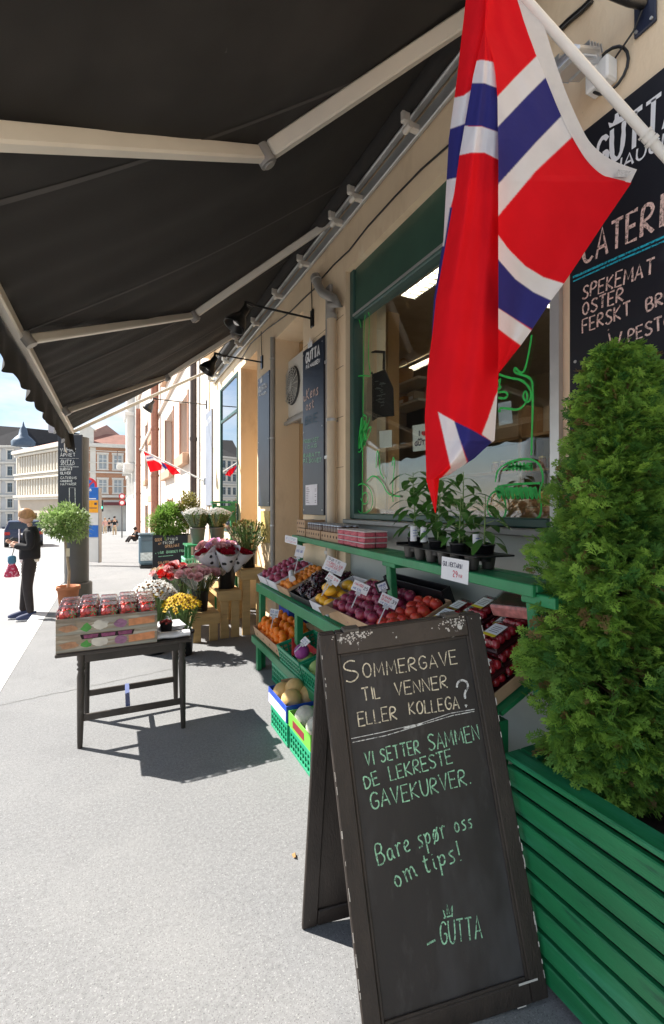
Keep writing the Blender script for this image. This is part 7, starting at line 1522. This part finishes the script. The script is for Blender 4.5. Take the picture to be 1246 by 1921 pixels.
for s_, hw, nm in ((-1, Vector((-.245, -.085, 1.19)), 'n'), (1, Vector((-.255, .045, 1.20)), 'f')):
    for k in range(4):
        y = hw.y + (k - 1.5) * .017 * -s_ * .8; f = MB(); L_ = (.05, .058, .055, .045)[k]; f.tube([hw + Vector((.01, (k - 1.5) * .015, 0)), hw + Vector((-.02, (k - 1.5) * .015, .016)), hw + Vector((-.02 - L_ * .35, (k - 1.5) * .013 - s_ * .012, .034)), hw + Vector((-.012 - L_ * .3, (k - 1.5) * .013 - s_ * .026, .044))], [.009, .0085, .0075, .006], 7); f.build('finger', m_skin, body)
    f = MB(); f.tube([hw + Vector((.02, -s_ * .026, .008)), hw + Vector((-.004, -s_ * .042, .03)), hw + Vector((-.016, -s_ * .034, .046))], [.011, .010, .007], 7); f.build('thumb', m_skin, body)
ph = thing('phone', 'dark mobile phone held in both hands by the woman', 'phone', (0, 0, 0)); ph.location = wm_.location + Vector((-.262, -.02, 1.235)); ph.rotation_euler = (0, rad(-38), 0); b = MB(); b.box((0, 0, 0), (.14, .072, .008), None, .003); b.build('case', m_blackpl, ph); b = MB(); b.span((-.064, -.032, .0042), (.064, .032, .0048)); b.build('screen', mat('phone_screen', (.03, .035, .045), .1, 0, spec=.8), ph)
for (x, y, nm) in ((.035, -.11, 0), (-.10, .10, 1)):
    b = MB(); b.smooth = True
    def shoe(u, v, x=x, y=y): a = v * 6.283; f = u; w = (.034 + .014 * math.sin(f * 3.1)) * (1 if f < .95 else .6); h = .085 * (1 - f) ** .7 + .036; cz = max(0, math.sin(a)) * h; return Vector((x + .07 - f * .26, y + math.cos(a) * w, .022 + cz))
    b.grid(shoe, 10, 14); b.build('shoe', mat('navy_shoe', (.04, .05, .11), .7), wm_); b = MB(); b.box((x - .06, y, .012), (.27, .095, .022), None, .010); b.build('shoe_sole', mat('white_sole', (.75, .74, .72), .6), wm_)
hbg = thing('handbag', 'red and pink patterned bag with a blue top hanging from the woman arm', 'bag', tuple(wm_.location + Vector((-.19, -.20, .69))))
b = MB(); b.smooth = True; b.lathe([(.0001, 0), (.085, .0), (.105, .02), (.075, .12), (.042, .20)], (0, 0, 0), 18, None, (1, .6)); b.build('pouch', mat('patterned_fabric', (.45, .03, .08), .8, .3, 30, spots=[((.65, .35, .42), 26, .55, .03), ((.10, .01, .04), 34, .62, .03)]), hbg); b = MB(); b.lathe([(.043, .20), (.055, .23), (.055, .30), (.03, .32)], (0, 0, 0), 14, None, (1, .7)); b.build('blue_top', mat('denim_blue', (.06, .17, .26), .8), hbg); b = MB(); b.tube([(0, 0, .31), (.02, .02, .40), (.02, .07, .47)], .006, 5); b.build('strap', m_blackcl, hbg)
# ---------------------------------------------------------------- parked car, seen from behind
dC = 25.5; cpos = at_d(45, 950, dC); car = thing('parked_car', 'dark blue estate car on the road seen from behind past the woman', 'car', (cpos.x, cpos.y, gz(cpos.y) - .1), rad(8))
m_car = mat('dark_blue_car_paint', (.035, .045, .085), .25, .05, 3, spec=.6, metal=.3); m_cg = mat('car_glass', (.03, .04, .05), .08, 0, spec=.9)
prof = [(0, .32), (-.02, .62), (.03, .92), (.10, 1.0), (.45, 1.44), (.75, 1.50), (2.2, 1.50), (2.9, 1.10), (4.1, .92), (4.35, .70), (4.35, .32)]
def hull(y_, w):  # y_ along the car
    return None
b = MB(); b.smooth = False; n_ = len(prof); secs = (-.90, -.86, -.5, .5, .86, .90)
V = []
for s_ in secs:
    for (y_, z_) in prof:
        k = 1.0; 
        if z_ > 1.0: k = 1 - .20 * (z_ - 1.0) / .5
        inset = .03 if abs(s_) > .88 else 0
        V.append((s_ * k, y_ + (inset if y_ < 2 else -inset), z_ - (inset if z_ > .5 else -inset)))
F = [(i * n_ + j, i * n_ + j + 1, (i + 1) * n_ + j + 1, (i + 1) * n_ + j) for i in range(len(secs) - 1) for j in range(n_ - 1)] + [tuple(range(n_)), tuple((len(secs) - 1) * n_ + j for j in range(n_ - 1, -1, -1))]
b.add(V, F); b.build('body', m_car, car)
b = MB(); b.add([(-.70, .115, 1.035), (.70, .115, 1.035), (.62, .415, 1.405), (-.62, .415, 1.405)], [(0, 1, 2, 3)]); b.build('rear_window', m_cg, car)
for s_ in (-1, 1):
    b = MB(); b.add([(s_ * .905, .5, 1.03), (s_ * .905, 2.6, 1.03), (s_ * .775, 2.1, 1.43), (s_ * .775, .72, 1.43)], [(0, 1, 2, 3)]); b.build('side_window', m_cg, car)
    b = MB(); b.box((s_ * .77, .01, .80), (.26, .09, .17), None, .02); b.build('tail_light', mat('tail_red', (.35, .015, .015), .2), car)
    b = MB(); b.box((s_ * 1.0, 2.55, 1.03), (.2, .1, .13), None, .03); b.build('mirror', m_car, car)
    for yy in (.75, 3.5):
        w_ = MB(); w_.tube([(s_ * .70, yy, .32), (s_ * .92, yy, .32)], .32, 20); wo = w_.build('wheel', m_blackpl, car); w_ = MB(); w_.tube([(s_ * .921, yy, .32), (s_ * .925, yy, .32)], .2, 14); w_.build('rim', m_alu, wo)
b = MB(); b.box((0, -.035, .76), (.52, .015, .11)); b.build('number_plate', m_paint_white, car); b = MB(); b.box((0, -.02, .45), (1.7, .10, .22), None, .04); b.build('bumper', m_blk, car)
# ---------------------------------------------------------------- far walkers and a seated figure (simple but human)
def walker(px, dist, hgt, label, top, legs, hairm, bend=0.0, phase=.16, sit=False):
    p = at_d(px, 950, dist); t = thing('person', label, 'person', (p.x, p.y, gz(p.y)), rad(90)); s_ = hgt / 1.7
    q = lambda x, y, z: (x * s_, y * s_, z * s_)
    if not sit: Jn = {'pelvis': (q(0, 0, .92), .125 * s_), 'chest': (q(-.04 - bend, 0, 1.25), .15 * s_), 'neck': (q(-.05 - bend, 0, 1.46), .055 * s_), 'head': (q(-.06 - bend * 1.2, 0, 1.60), .095 * s_), 'sn': (q(-.04 - bend, -.17, 1.36), .06 * s_), 'en': (q(.02, -.24, 1.1), .045 * s_), 'hn': (q(-.06, -.24, .86), .035 * s_), 'sf': (q(-.04 - bend, .17, 1.36), .06 * s_), 'ef': (q(-.02, .24, 1.1), .045 * s_), 'hf': (q(.05, .25, .86), .035 * s_), 'kn': (q(-.10, -.1, .5), .065 * s_), 'an': (q(phase, -.1, .09), .045 * s_), 'kf': (q(.0, .1, .5), .065 * s_), 'af': (q(-phase, .1, .09), .045 * s_)}
    else: Jn = {'pelvis': (q(0, 0, .16), .15 * s_), 'chest': (q(-.08, 0, .50), .16 * s_), 'neck': (q(-.12, 0, .70), .06 * s_), 'head': (q(-.17, 0, .83), .10 * s_), 'sn': (q(-.1, -.18, .62), .06 * s_), 'en': (q(-.25, -.22, .42), .045 * s_), 'hn': (q(-.42, -.1, .45), .035 * s_), 'sf': (q(-.1, .18, .62), .06 * s_), 'ef': (q(-.25, .22, .42), .045 * s_), 'hf': (q(-.42, .1, .45), .035 * s_), 'kn': (q(-.40, -.12, .42), .07 * s_), 'an': (q(-.62, -.12, .07), .05 * s_), 'kf': (q(-.42, .12, .40), .07 * s_), 'af': (q(-.66, .12, .07), .05 * s_)}
    up_ = ['chest', 'sn', 'en', 'sf', 'ef']; Ed = [('pelvis', 'chest'), ('chest', 'neck'), ('neck', 'head'), ('chest', 'sn'), ('sn', 'en'), ('en', 'hn'), ('chest', 'sf'), ('sf', 'ef'), ('ef', 'hf'), ('pelvis', 'kn'), ('kn', 'an'), ('pelvis', 'kf'), ('kf', 'af')]
    skin_body('body', {k: (thin(v) if k in ('pelvis', 'chest', 'sn', 'en', 'sf', 'ef', 'kn', 'an', 'kf', 'af') else v) for k, v in Jn.items()}, Ed, m_skin, t, 1)
    skin_body('top', {k: grow(Jn[k], .014) for k in ['pelvis', 'chest', 'sn', 'en', 'sf', 'ef']}, [('pelvis', 'chest'), ('chest', 'sn'), ('sn', 'en'), ('chest', 'sf'), ('sf', 'ef')], top, t, 1)
    skin_body('trousers', {k: grow(Jn[k], .012) for k in ['pelvis', 'kn', 'an', 'kf', 'af']}, [('pelvis', 'kn'), ('kn', 'an'), ('pelvis', 'kf'), ('kf', 'af')], legs, t, 1)
    hx = Jn['head'][0]; b = MB(); b.ball((hx[0] + .02, 0, hx[2] + .03), .11 * s_, 10, 6); b.build('hair', hairm, t); return t
m_dh = mat('dark_hair', (.03, .02, .015), .6); m_tan = mat('tan_cloth', (.50, .38, .25), .8); m_rose = mat('rose_cloth', (.60, .33, .30), .8)
walker(215, 40, 1.75, 'walker in black top and tan trousers under the far green light', m_blackcl, m_tan, m_dh); walker(197, 46, 1.65, 'walker in a rose top on the far pavement corner', m_rose, m_tan, m_hair); walker(205, 52, 1.7, 'distant walker in dark clothes near the far shop awning', m_blackcl, m_trou, m_dh)
wk = walker(249, 27, 1.7, 'person in dark clothes sitting on the pavement against the pink house', m_blackcl, m_trou, m_dh, sit=True); wk.rotation_euler = (0, 0, rad(20)); wk.location.x = 1.35
# far traffic sign with red ring
fs = at_d(229, 935, 36); t = thing('traffic_sign', 'pair of red ringed round signs on a post at the far corner', 'traffic sign', (fs.x, fs.y, gz(fs.y))); b = MB(); b.tube([(fs.x, fs.y, gz(fs.y)), (fs.x, fs.y, zT(925, 36))], .05, 8); b.build('post', m_colgrey, t, True)
for y in (931, 943): b = MB(); b.lathe([(.0001, .004), (.16, .004)], (fs.x, fs.y - .07, zT(y, 36)), 18, Euler((rad(90), 0, 0)).to_matrix()); b.build('white_face', m_paint_white, t, True); b = MB(); b.lathe([(.15, .008), (.23, .008), (.23, -.01)], (fs.x, fs.y - .07, zT(y, 36)), 18, Euler((rad(90), 0, 0)).to_matrix(), cap=False); b.build('red_ring', m_rs, t, True)
# ---------------------------------------------------------------- small flag on the pink house corner
pA, pB = at_x(384, 903, WX - .03), None; yq = pA.y; tipq = at_y(264, 843, yq + 1.1)
t = thing('flagpole', 'thin distant flagpole slanting out over the pavement by the grey board', 'flagpole', tuple(pA)); b = MB(); b.tube([pA, tipq], .018, 8); b.build('shaft', m_polew, t, True); b = MB(); b.box(pA, (.05, .10, .16), None, .01); b.build('wall_socket', m_alu, t, True); b = MB(); b.ball(tipq, .03, 8, 6); b.build('finial', m_polew, t, True)
Zf = lambda x, y: (210 + x * .19774, 680 + y * .19774)
dist_f = lambda px: (lambda d: d)( (tipq - CAMP).dot(Vector((SN, CS, 0))) + ((pA - CAMP).dot(Vector((SN, CS, 0))) - (tipq - CAMP).dot(Vector((SN, CS, 0)))) * min(1, max(0, (px - 264) / 120.0)))
ff = thing('flag', 'small distant red white and blue cross flag blowing from a thin pole', 'flag', tuple(tipq))
outl = [(300, 843), (480, 945), (600, 1000), (650, 1055), (570, 1070), (520, 1000), (480, 1015), (370, 1040), (340, 930)]
wv = [(330, 900), (400, 885), (470, 940), (490, 955), (475, 975), (400, 925), (335, 930)]; bv = [(330, 910), (400, 900), (470, 950), (520, 1000), (540, 1030), (500, 1010), (470, 965), (400, 915), (335, 922)]
mb = MB(); cols = []; step = 1.0
regF = [([Zf(*p) for p in ((315, 885), (400, 880), (480, 950), (470, 1020), (500, 1020), (580, 1072), (560, 1075), (490, 990), (450, 950), (400, 925), (325, 935))], WHT), ([Zf(*p) for p in ((320, 905), (385, 893), (395, 905), (330, 917))], BLU), ([Zf(*p) for p in ((470, 945), (500, 965), (545, 1030), (520, 1020), (480, 985))], BLU)]
XX = []; YY = []; N1, N2 = 40, 22
topl = [Zf(*p) for p in ((300, 843), (400, 898), (480, 945), (600, 1000), (650, 1052))]; botl = [Zf(*p) for p in ((362, 1040), (475, 1018), (520, 1005), (572, 1068), (648, 1055))]
def pl_at(P, t):
    k = t * (len(P) - 1); i = min(int(k), len(P) - 2); f = k - i; return (P[i][0] + (P[i + 1][0] - P[i][0]) * f, P[i][1] + (P[i + 1][1] - P[i][1]) * f)
V = []
for j in range(N2 + 1):
    for i in range(N1 + 1):
        a, c_ = pl_at(topl, i / N1), pl_at(botl, i / N1); x = a[0] + (c_[0] - a[0]) * j / N2; y = a[1] + (c_[1] - a[1]) * j / N2; V.append(at_d(x, y, dist_f(x) - .05 + .05 * math.sin(i * .5) * j / N2)); XX.append(x); YY.append(y)
cols = dyes(np.array(XX), np.array(YY), regF, RED, .15)
me = bpy.data.meshes.new('cloth'); me.from_pydata([tuple(p - Vector(ff.location)) for p in V], [], [(j * (N1 + 1) + i, j * (N1 + 1) + i + 1, (j + 1) * (N1 + 1) + i + 1, (j + 1) * (N1 + 1) + i) for j in range(N2) for i in range(N1)]); me.materials.append(m_flag); me.color_attributes.new('dye', 'FLOAT_COLOR', 'POINT').data.foreach_set('color', cols); me.update(); o = bpy.data.objects.new('cloth', me); COL.objects.link(o); o.parent = ff

# ================================================================ INSIDE THE SHOP WINDOW
m_lampw = mat('office_light', (.9, .85, .7), .5, 0, emit=((1.0, .88, .68), 13)); m_shelfw = mat('white_shelf', (.66, .64, .58), .5); m_bask = mat('woven_basket', (.50, .27, .10), .7, .3, 30, .5, 50, stretch=(1, 1, 4))
for k, (x, y0_, y1_) in enumerate(((2.72, 1.5, 2.6), (2.72, 2.75, 3.85), (4.2, 1.0, 3.4), (4.2, 4.2, 6.6))):
    t = thing('ceiling_light', ['louvred ceiling light near the window, the closer one of two in a row', 'louvred ceiling light near the window, the deeper one of two in a row', 'louvred ceiling light over the counter deep in the shop', 'louvred ceiling light far back in the shop'][k], 'ceiling light', (x, (y0_ + y1_) / 2, 3.84))
    b = MB(); b.span((x - .10, y0_, 3.79), (x - .085, y1_, 3.845)); b.span((x + .085, y0_, 3.79), (x + .10, y1_, 3.845)); n_ = int((y1_ - y0_) / .08)
    for q in range(n_ + 1): yy = y0_ + (y1_ - y0_) * q / n_; b.span((x - .084, yy - .006, 3.78), (x + .084, yy + .006, 3.83))
    b.build('louvre', m_alu, t, True); b = MB(); b.span((x - .06, y0_ + .02, 3.832), (x - .03, y1_ - .02, 3.842)); b.span((x + .03, y0_ + .02, 3.832), (x + .06, y1_ - .02, 3.842)); b.build('tube', m_lampw, t, True)
SX = 3.35
for k, py in enumerate((721, 760)):
    z = at_x(765, py, SX).z; ya, yb_ = at_x(735, py, SX).y, at_x(800, py, SX).y; t = thing('wall_shelf', ['upper white shelf in the shop carrying a woven basket', 'lower white shelf in the shop with small boxes'][k], 'shelf', (SX, (ya + yb_) / 2, z)); b = MB(); b.span((SX - .12, yb_, z - .03), (SX + .2, ya, z), .004); b.build('board', m_shelfw, t, True); b = MB(); b.span((SX + .201, yb_, z - .5), (SX + .22, ya, z + .1)); b.span((SX - .05, ya - .06, z - .2), (SX + .2, ya - .03, z - .031)); b.build('bracket', m_in, t, True)
bk = at_x(755, 712, SX); t = thing('basket', 'round brown woven basket with tall handle on the shop shelf', 'basket', (SX, bk.y, at_x(765, 721, SX).z + .002)); b = MB(); b.smooth = True; b.lathe([(.10, 0), (.13, .02), (.145, .18), (.135, .20), (.12, .19), (.10, .02), (.0001, .02)], (0, 0, 0), 20); b.build('bowl', m_bask, t); b = MB(); b.tube([(0, -.135 * math.cos(a), .18 + .17 * math.sin(a)) for a in [i * math.pi / 14 for i in range(15)]], .008, 6); b.build('handle', m_bask, t)
for k in range(3):
    z = at_x(765, 760, SX).z; t = thing('goods_box', ['tan box at the far end of the lower shop shelf', 'brown box in the middle of the lower shop shelf', 'dark box at the near end of the lower shop shelf'][k], 'box', (SX, at_x(745 + k * 18, 755, SX).y, z + .001)); b = MB(); b.span((-.08, -.06, 0), (.08, .06, .08 + .02 * k), .004); b.build('carton', [m_card, m_bask, m_in][k], t); b = MB(); b.span((-.0815, -.04, .02), (-.0805, .04, .06)); b.build('label', m_lab, t)
# hanging apron
AX = 2.12; Pa = lambda x, y: at_x(*Z5(x, y), AX); t = thing('apron', 'black apron with a small white print hanging inside the window', 'apron', tuple(Pa(215, 700)))
o5 = [(240, 632), (285, 735), (290, 890), (200, 900), (160, 925), (165, 740), (135, 710), (170, 660)]
b = MB(); b.prism([Pa(*p) for p in o5], (.012, 0, 0)); b.build('cloth', m_blackcl, t, True); b = MB(); b.tube([Pa(238, 632), Pa(240, 535), Pa(190, 532), Pa(145, 545), Pa(172, 660)], .012, 6); b.build('neck_strap', m_blackcl, t, True); b = MB(); Pp = Plane((AX - .002, 0, 0), NX); [Pp.line(b, [Z5(185 + random.uniform(0, 45), y), Z5(200 + random.uniform(0, 50), y + random.uniform(-12, 12))], .006) for y in range(700, 850, 8)]; b.build('print', mat('faded_print', (.16, .18, .17), .8), t, True)
# posters on the glass
def poster(name, label, quad, m, x=WX + .12):
    P = [at_x(*Z5(*q), x) for q in quad]; c = sum(P, Vector()) / 4; t = thing(name, label, 'poster', tuple(c)); b = MB(); b.prism(P, (.002, 0, 0)); b.build('sheet', m, t, True); return t
m_post = mat('poster_paper', (.66, .68, .62), .6, .05)
poster('poster', 'small blank white paper taped inside the window beside the apron', ((212, 975), (282, 968), (282, 1065), (215, 1070)), m_post); pp = poster('poster', 'white poster lettered I heart GUTTA partly behind the flag', ((398, 945), (520, 925), (520, 1075), (400, 1090)), m_post)
pl5 = Plane((WX + .118, 0, 0), NX); q = MB(); pl5.write(q, 'I', Z5(430, 1005), Z5(436, 1004), Z5(430, 975), .012, jit=0); pl5.write(q, 'GUTTA', Z5(412, 1058), Z5(510, 1042), Z5(412, 1036), .010, jit=0); pl5.line(q, [Z5(428, 1030), Z5(433, 1018), Z5(440, 1026), Z5(446, 1015), Z5(450, 1028)], .008); q.build('dark_lettering', ink_d, pp, True); q = MB(); pl5.write(q, '♥', Z5(450, 1000), Z5(480, 995), Z5(450, 972), .016, jit=0); q.build('red_heart', m_rs, pp, True)
poster('poster', 'pale blue grey paper taped inside the window right of the flag', ((872, 820), (945, 806), (955, 930), (880, 945)), mat('blue_paper', (.52, .58, .62), .6, .05))
# green hand painted drawing on the pane
gp = Plane((WX + .088, 0, 0), NX); m_gp = mat('green_window_paint', (.035, .50, .085), .5, .2, 30); t = thing('window_drawing', 'bright green brush drawing of vegetables painted on the shop window', 'drawing', tuple(gp.at(*Z5(500, 900)))); b = MB()
def stroke(P, w=.012): gp.line(b, [Z5(*p) for p in smooth_pts(P, 2)], w, .001)
for P in ([(118, 1440), (122, 900), (128, 320), (150, 305), (160, 340), (150, 560), (165, 660)], [(70, 330), (100, 345), (112, 400)], [(70, 680), (110, 665), (160, 670)], [(120, 880), (150, 900), (105, 1000), (85, 1080), (110, 1100), (135, 1000), (160, 900)], [(130, 980), (175, 940), (150, 1010), (120, 1060)], [(90, 1360), (80, 1290), (120, 1260), (170, 1300), (180, 1400), (130, 1440), (90, 1420), (90, 1360)], [(120, 1330), (140, 1310), (155, 1360), (130, 1390), (110, 1350)], [(140, 1260), (180, 1215), (230, 1260), (260, 1330), (330, 1340)], [(195, 1180), (200, 1070), (215, 1120), (215, 1200), (240, 1240)], [(290, 1370), (285, 1300), (300, 1150), (290, 1110), (285, 1170)],
          [(1062, 440), (1050, 520), (1025, 640), (1000, 655), (965, 615), (965, 650), (1000, 660), (1060, 680), (1070, 740), (1060, 1110)], [(880, 660), (940, 680), (1010, 690), (1055, 740), (1060, 790), (1040, 820), (1010, 790), (1025, 745), (1040, 780), (1030, 820), (990, 860), (930, 850), (880, 845), (890, 870), (875, 860)], [(875, 700), (890, 680), (880, 720), (892, 735), (870, 745)], [(870, 760), (920, 755), (930, 780), (910, 795), (875, 790)],
          [(860, 1260), (870, 1190), (930, 1150), (1000, 1130), (1060, 1130), (1110, 1160), (1130, 1250), (1100, 1310), (1120, 1400), (1100, 1475), (950, 1475), (860, 1470), (810, 1430), (820, 1340), (870, 1300), (915, 1350), (920, 1440), (890, 1470)], [(870, 1285), (960, 1270), (1110, 1265)], [(900, 1195), (960, 1165), (1010, 1175), (1060, 1150), (1065, 1190), (1000, 1180)]): stroke(P)
for k in range(9): x = 860 + k * 26; stroke([(x, 1290), (x + 20, 1350), (x + 26, 1345), (x + 12, 1285)], .016)
for k in range(7): x = 930 + k * 20; stroke([(x, 1170), (x + 14, 1200), (x + 8, 1150)], .014)
for k in range(5): stroke([(92 + k * 10, 1080 - k * 6), (115 + k * 8, 900 + k * 8)], .022)
b.build('brush_stroke', m_gp, t, True)
# bread loaves / sacks on the ledge and shelves of jars behind
for k, (px, d, r_) in enumerate(((985, .40, .13), (940, .42, .12), (900, .34, .10), (1010, .28, .10), (735, .30, .07))):
    pp_ = at_x(px, 950, WX + d); t = thing('bread_loaf', ['large brown loaf at the near end of the window ledge', 'brown loaf second from the near end of the ledge', 'flour dusted loaf half hidden behind the pepper plants', 'darker loaf at the glass by the painted artichoke', 'small round loaf at the far end of the ledge'][k], 'bread', (pp_.x, pp_.y, 1.502)); b = MB(); b.ball((0, 0, r_ * .75), r_, 14, 8, Matrix.Rotation(k, 3, 'Z'), (1, 1.5, .75)); b.build('crust', mat('bread_crust', (.24, .11, .045), .8, .35, 9, .5, 20, spots=[((.45, .32, .2), 10, .56, .1)]), t); b = MB(); [b.ball((x_ * r_, 0, r_ * 1.42), r_ * .12, 8, 4, None, (.7, 3, .4)) for x_ in (-.4, 0, .4)]; b.build('score_mark', mat('bread_score', (.50, .36, .22), .9), t)
m_yj = mat('honey_jar', (.55, .30, .04), .2, .3, 12, spec=.7); m_oj = mat('brown_jar', (.28, .11, .04), .2, .3, 12, spec=.7); m_goldlid = mat('gold_lid', (.5, .38, .15), .35, metal=.6)
rk = thing('shop_shelving', 'dark wooden shelving full of jars along the inside of the shop', 'shelving', (3.9, 2.6, .6)); 
for z in (.95, 1.3, 1.65, 2.0, 2.35): b = MB(); b.span((3.8, .3, z), (4.12, 4.9, z + .03)); b.build('shelf_board', mat('shelf_oak', (.30, .19, .10), .6, .2, 4), rk, True)
for y in (.3, 1.85, 3.4, 4.9): b = MB(); b.span((3.8, y - .02, .6), (4.12, y + .02, 2.7)); b.build('upright', MATS['shelf_oak'], rk, True)
b = MB(); b.span((4.125, .3, .6), (4.15, 4.9, 2.7)); b.build('back_panel', m_in, rk, True)
def sjar(m_): t = thing('preserve_jar', '', 'jar'); b = MB(); b.lathe([(.04, 0), (.044, .006), (.044, .09), (.036, .105)], n=10); b.build('glass', m_, t); b = MB(); b.lathe([(.038, .105), (.038, .122), (.0001, .123)], n=10); b.build('lid', m_goldlid, t); return t
for z, m_, nm in ((1.68, m_yj, 'yellow honey jar on the third shelf board inside the shop'), (2.03, m_oj, 'brown preserve jar on the fourth shelf board inside the shop'), (1.33, m_yj, 'golden jar on the second shelf board inside the shop')):
    p_ = sjar(m_); p_['label'] = nm; p_['group'] = nm.split(' on ')[0] + 's in a row'; k = 0
    for y in [.45 + i * .125 for i in range(28)]:
        if min(abs(y - 1.85), abs(y - 3.4)) < .08: continue
        o = p_ if k == 0 else dup(p_); k += 1; o.location = (3.88 + random.uniform(-.02, .02), y, z);
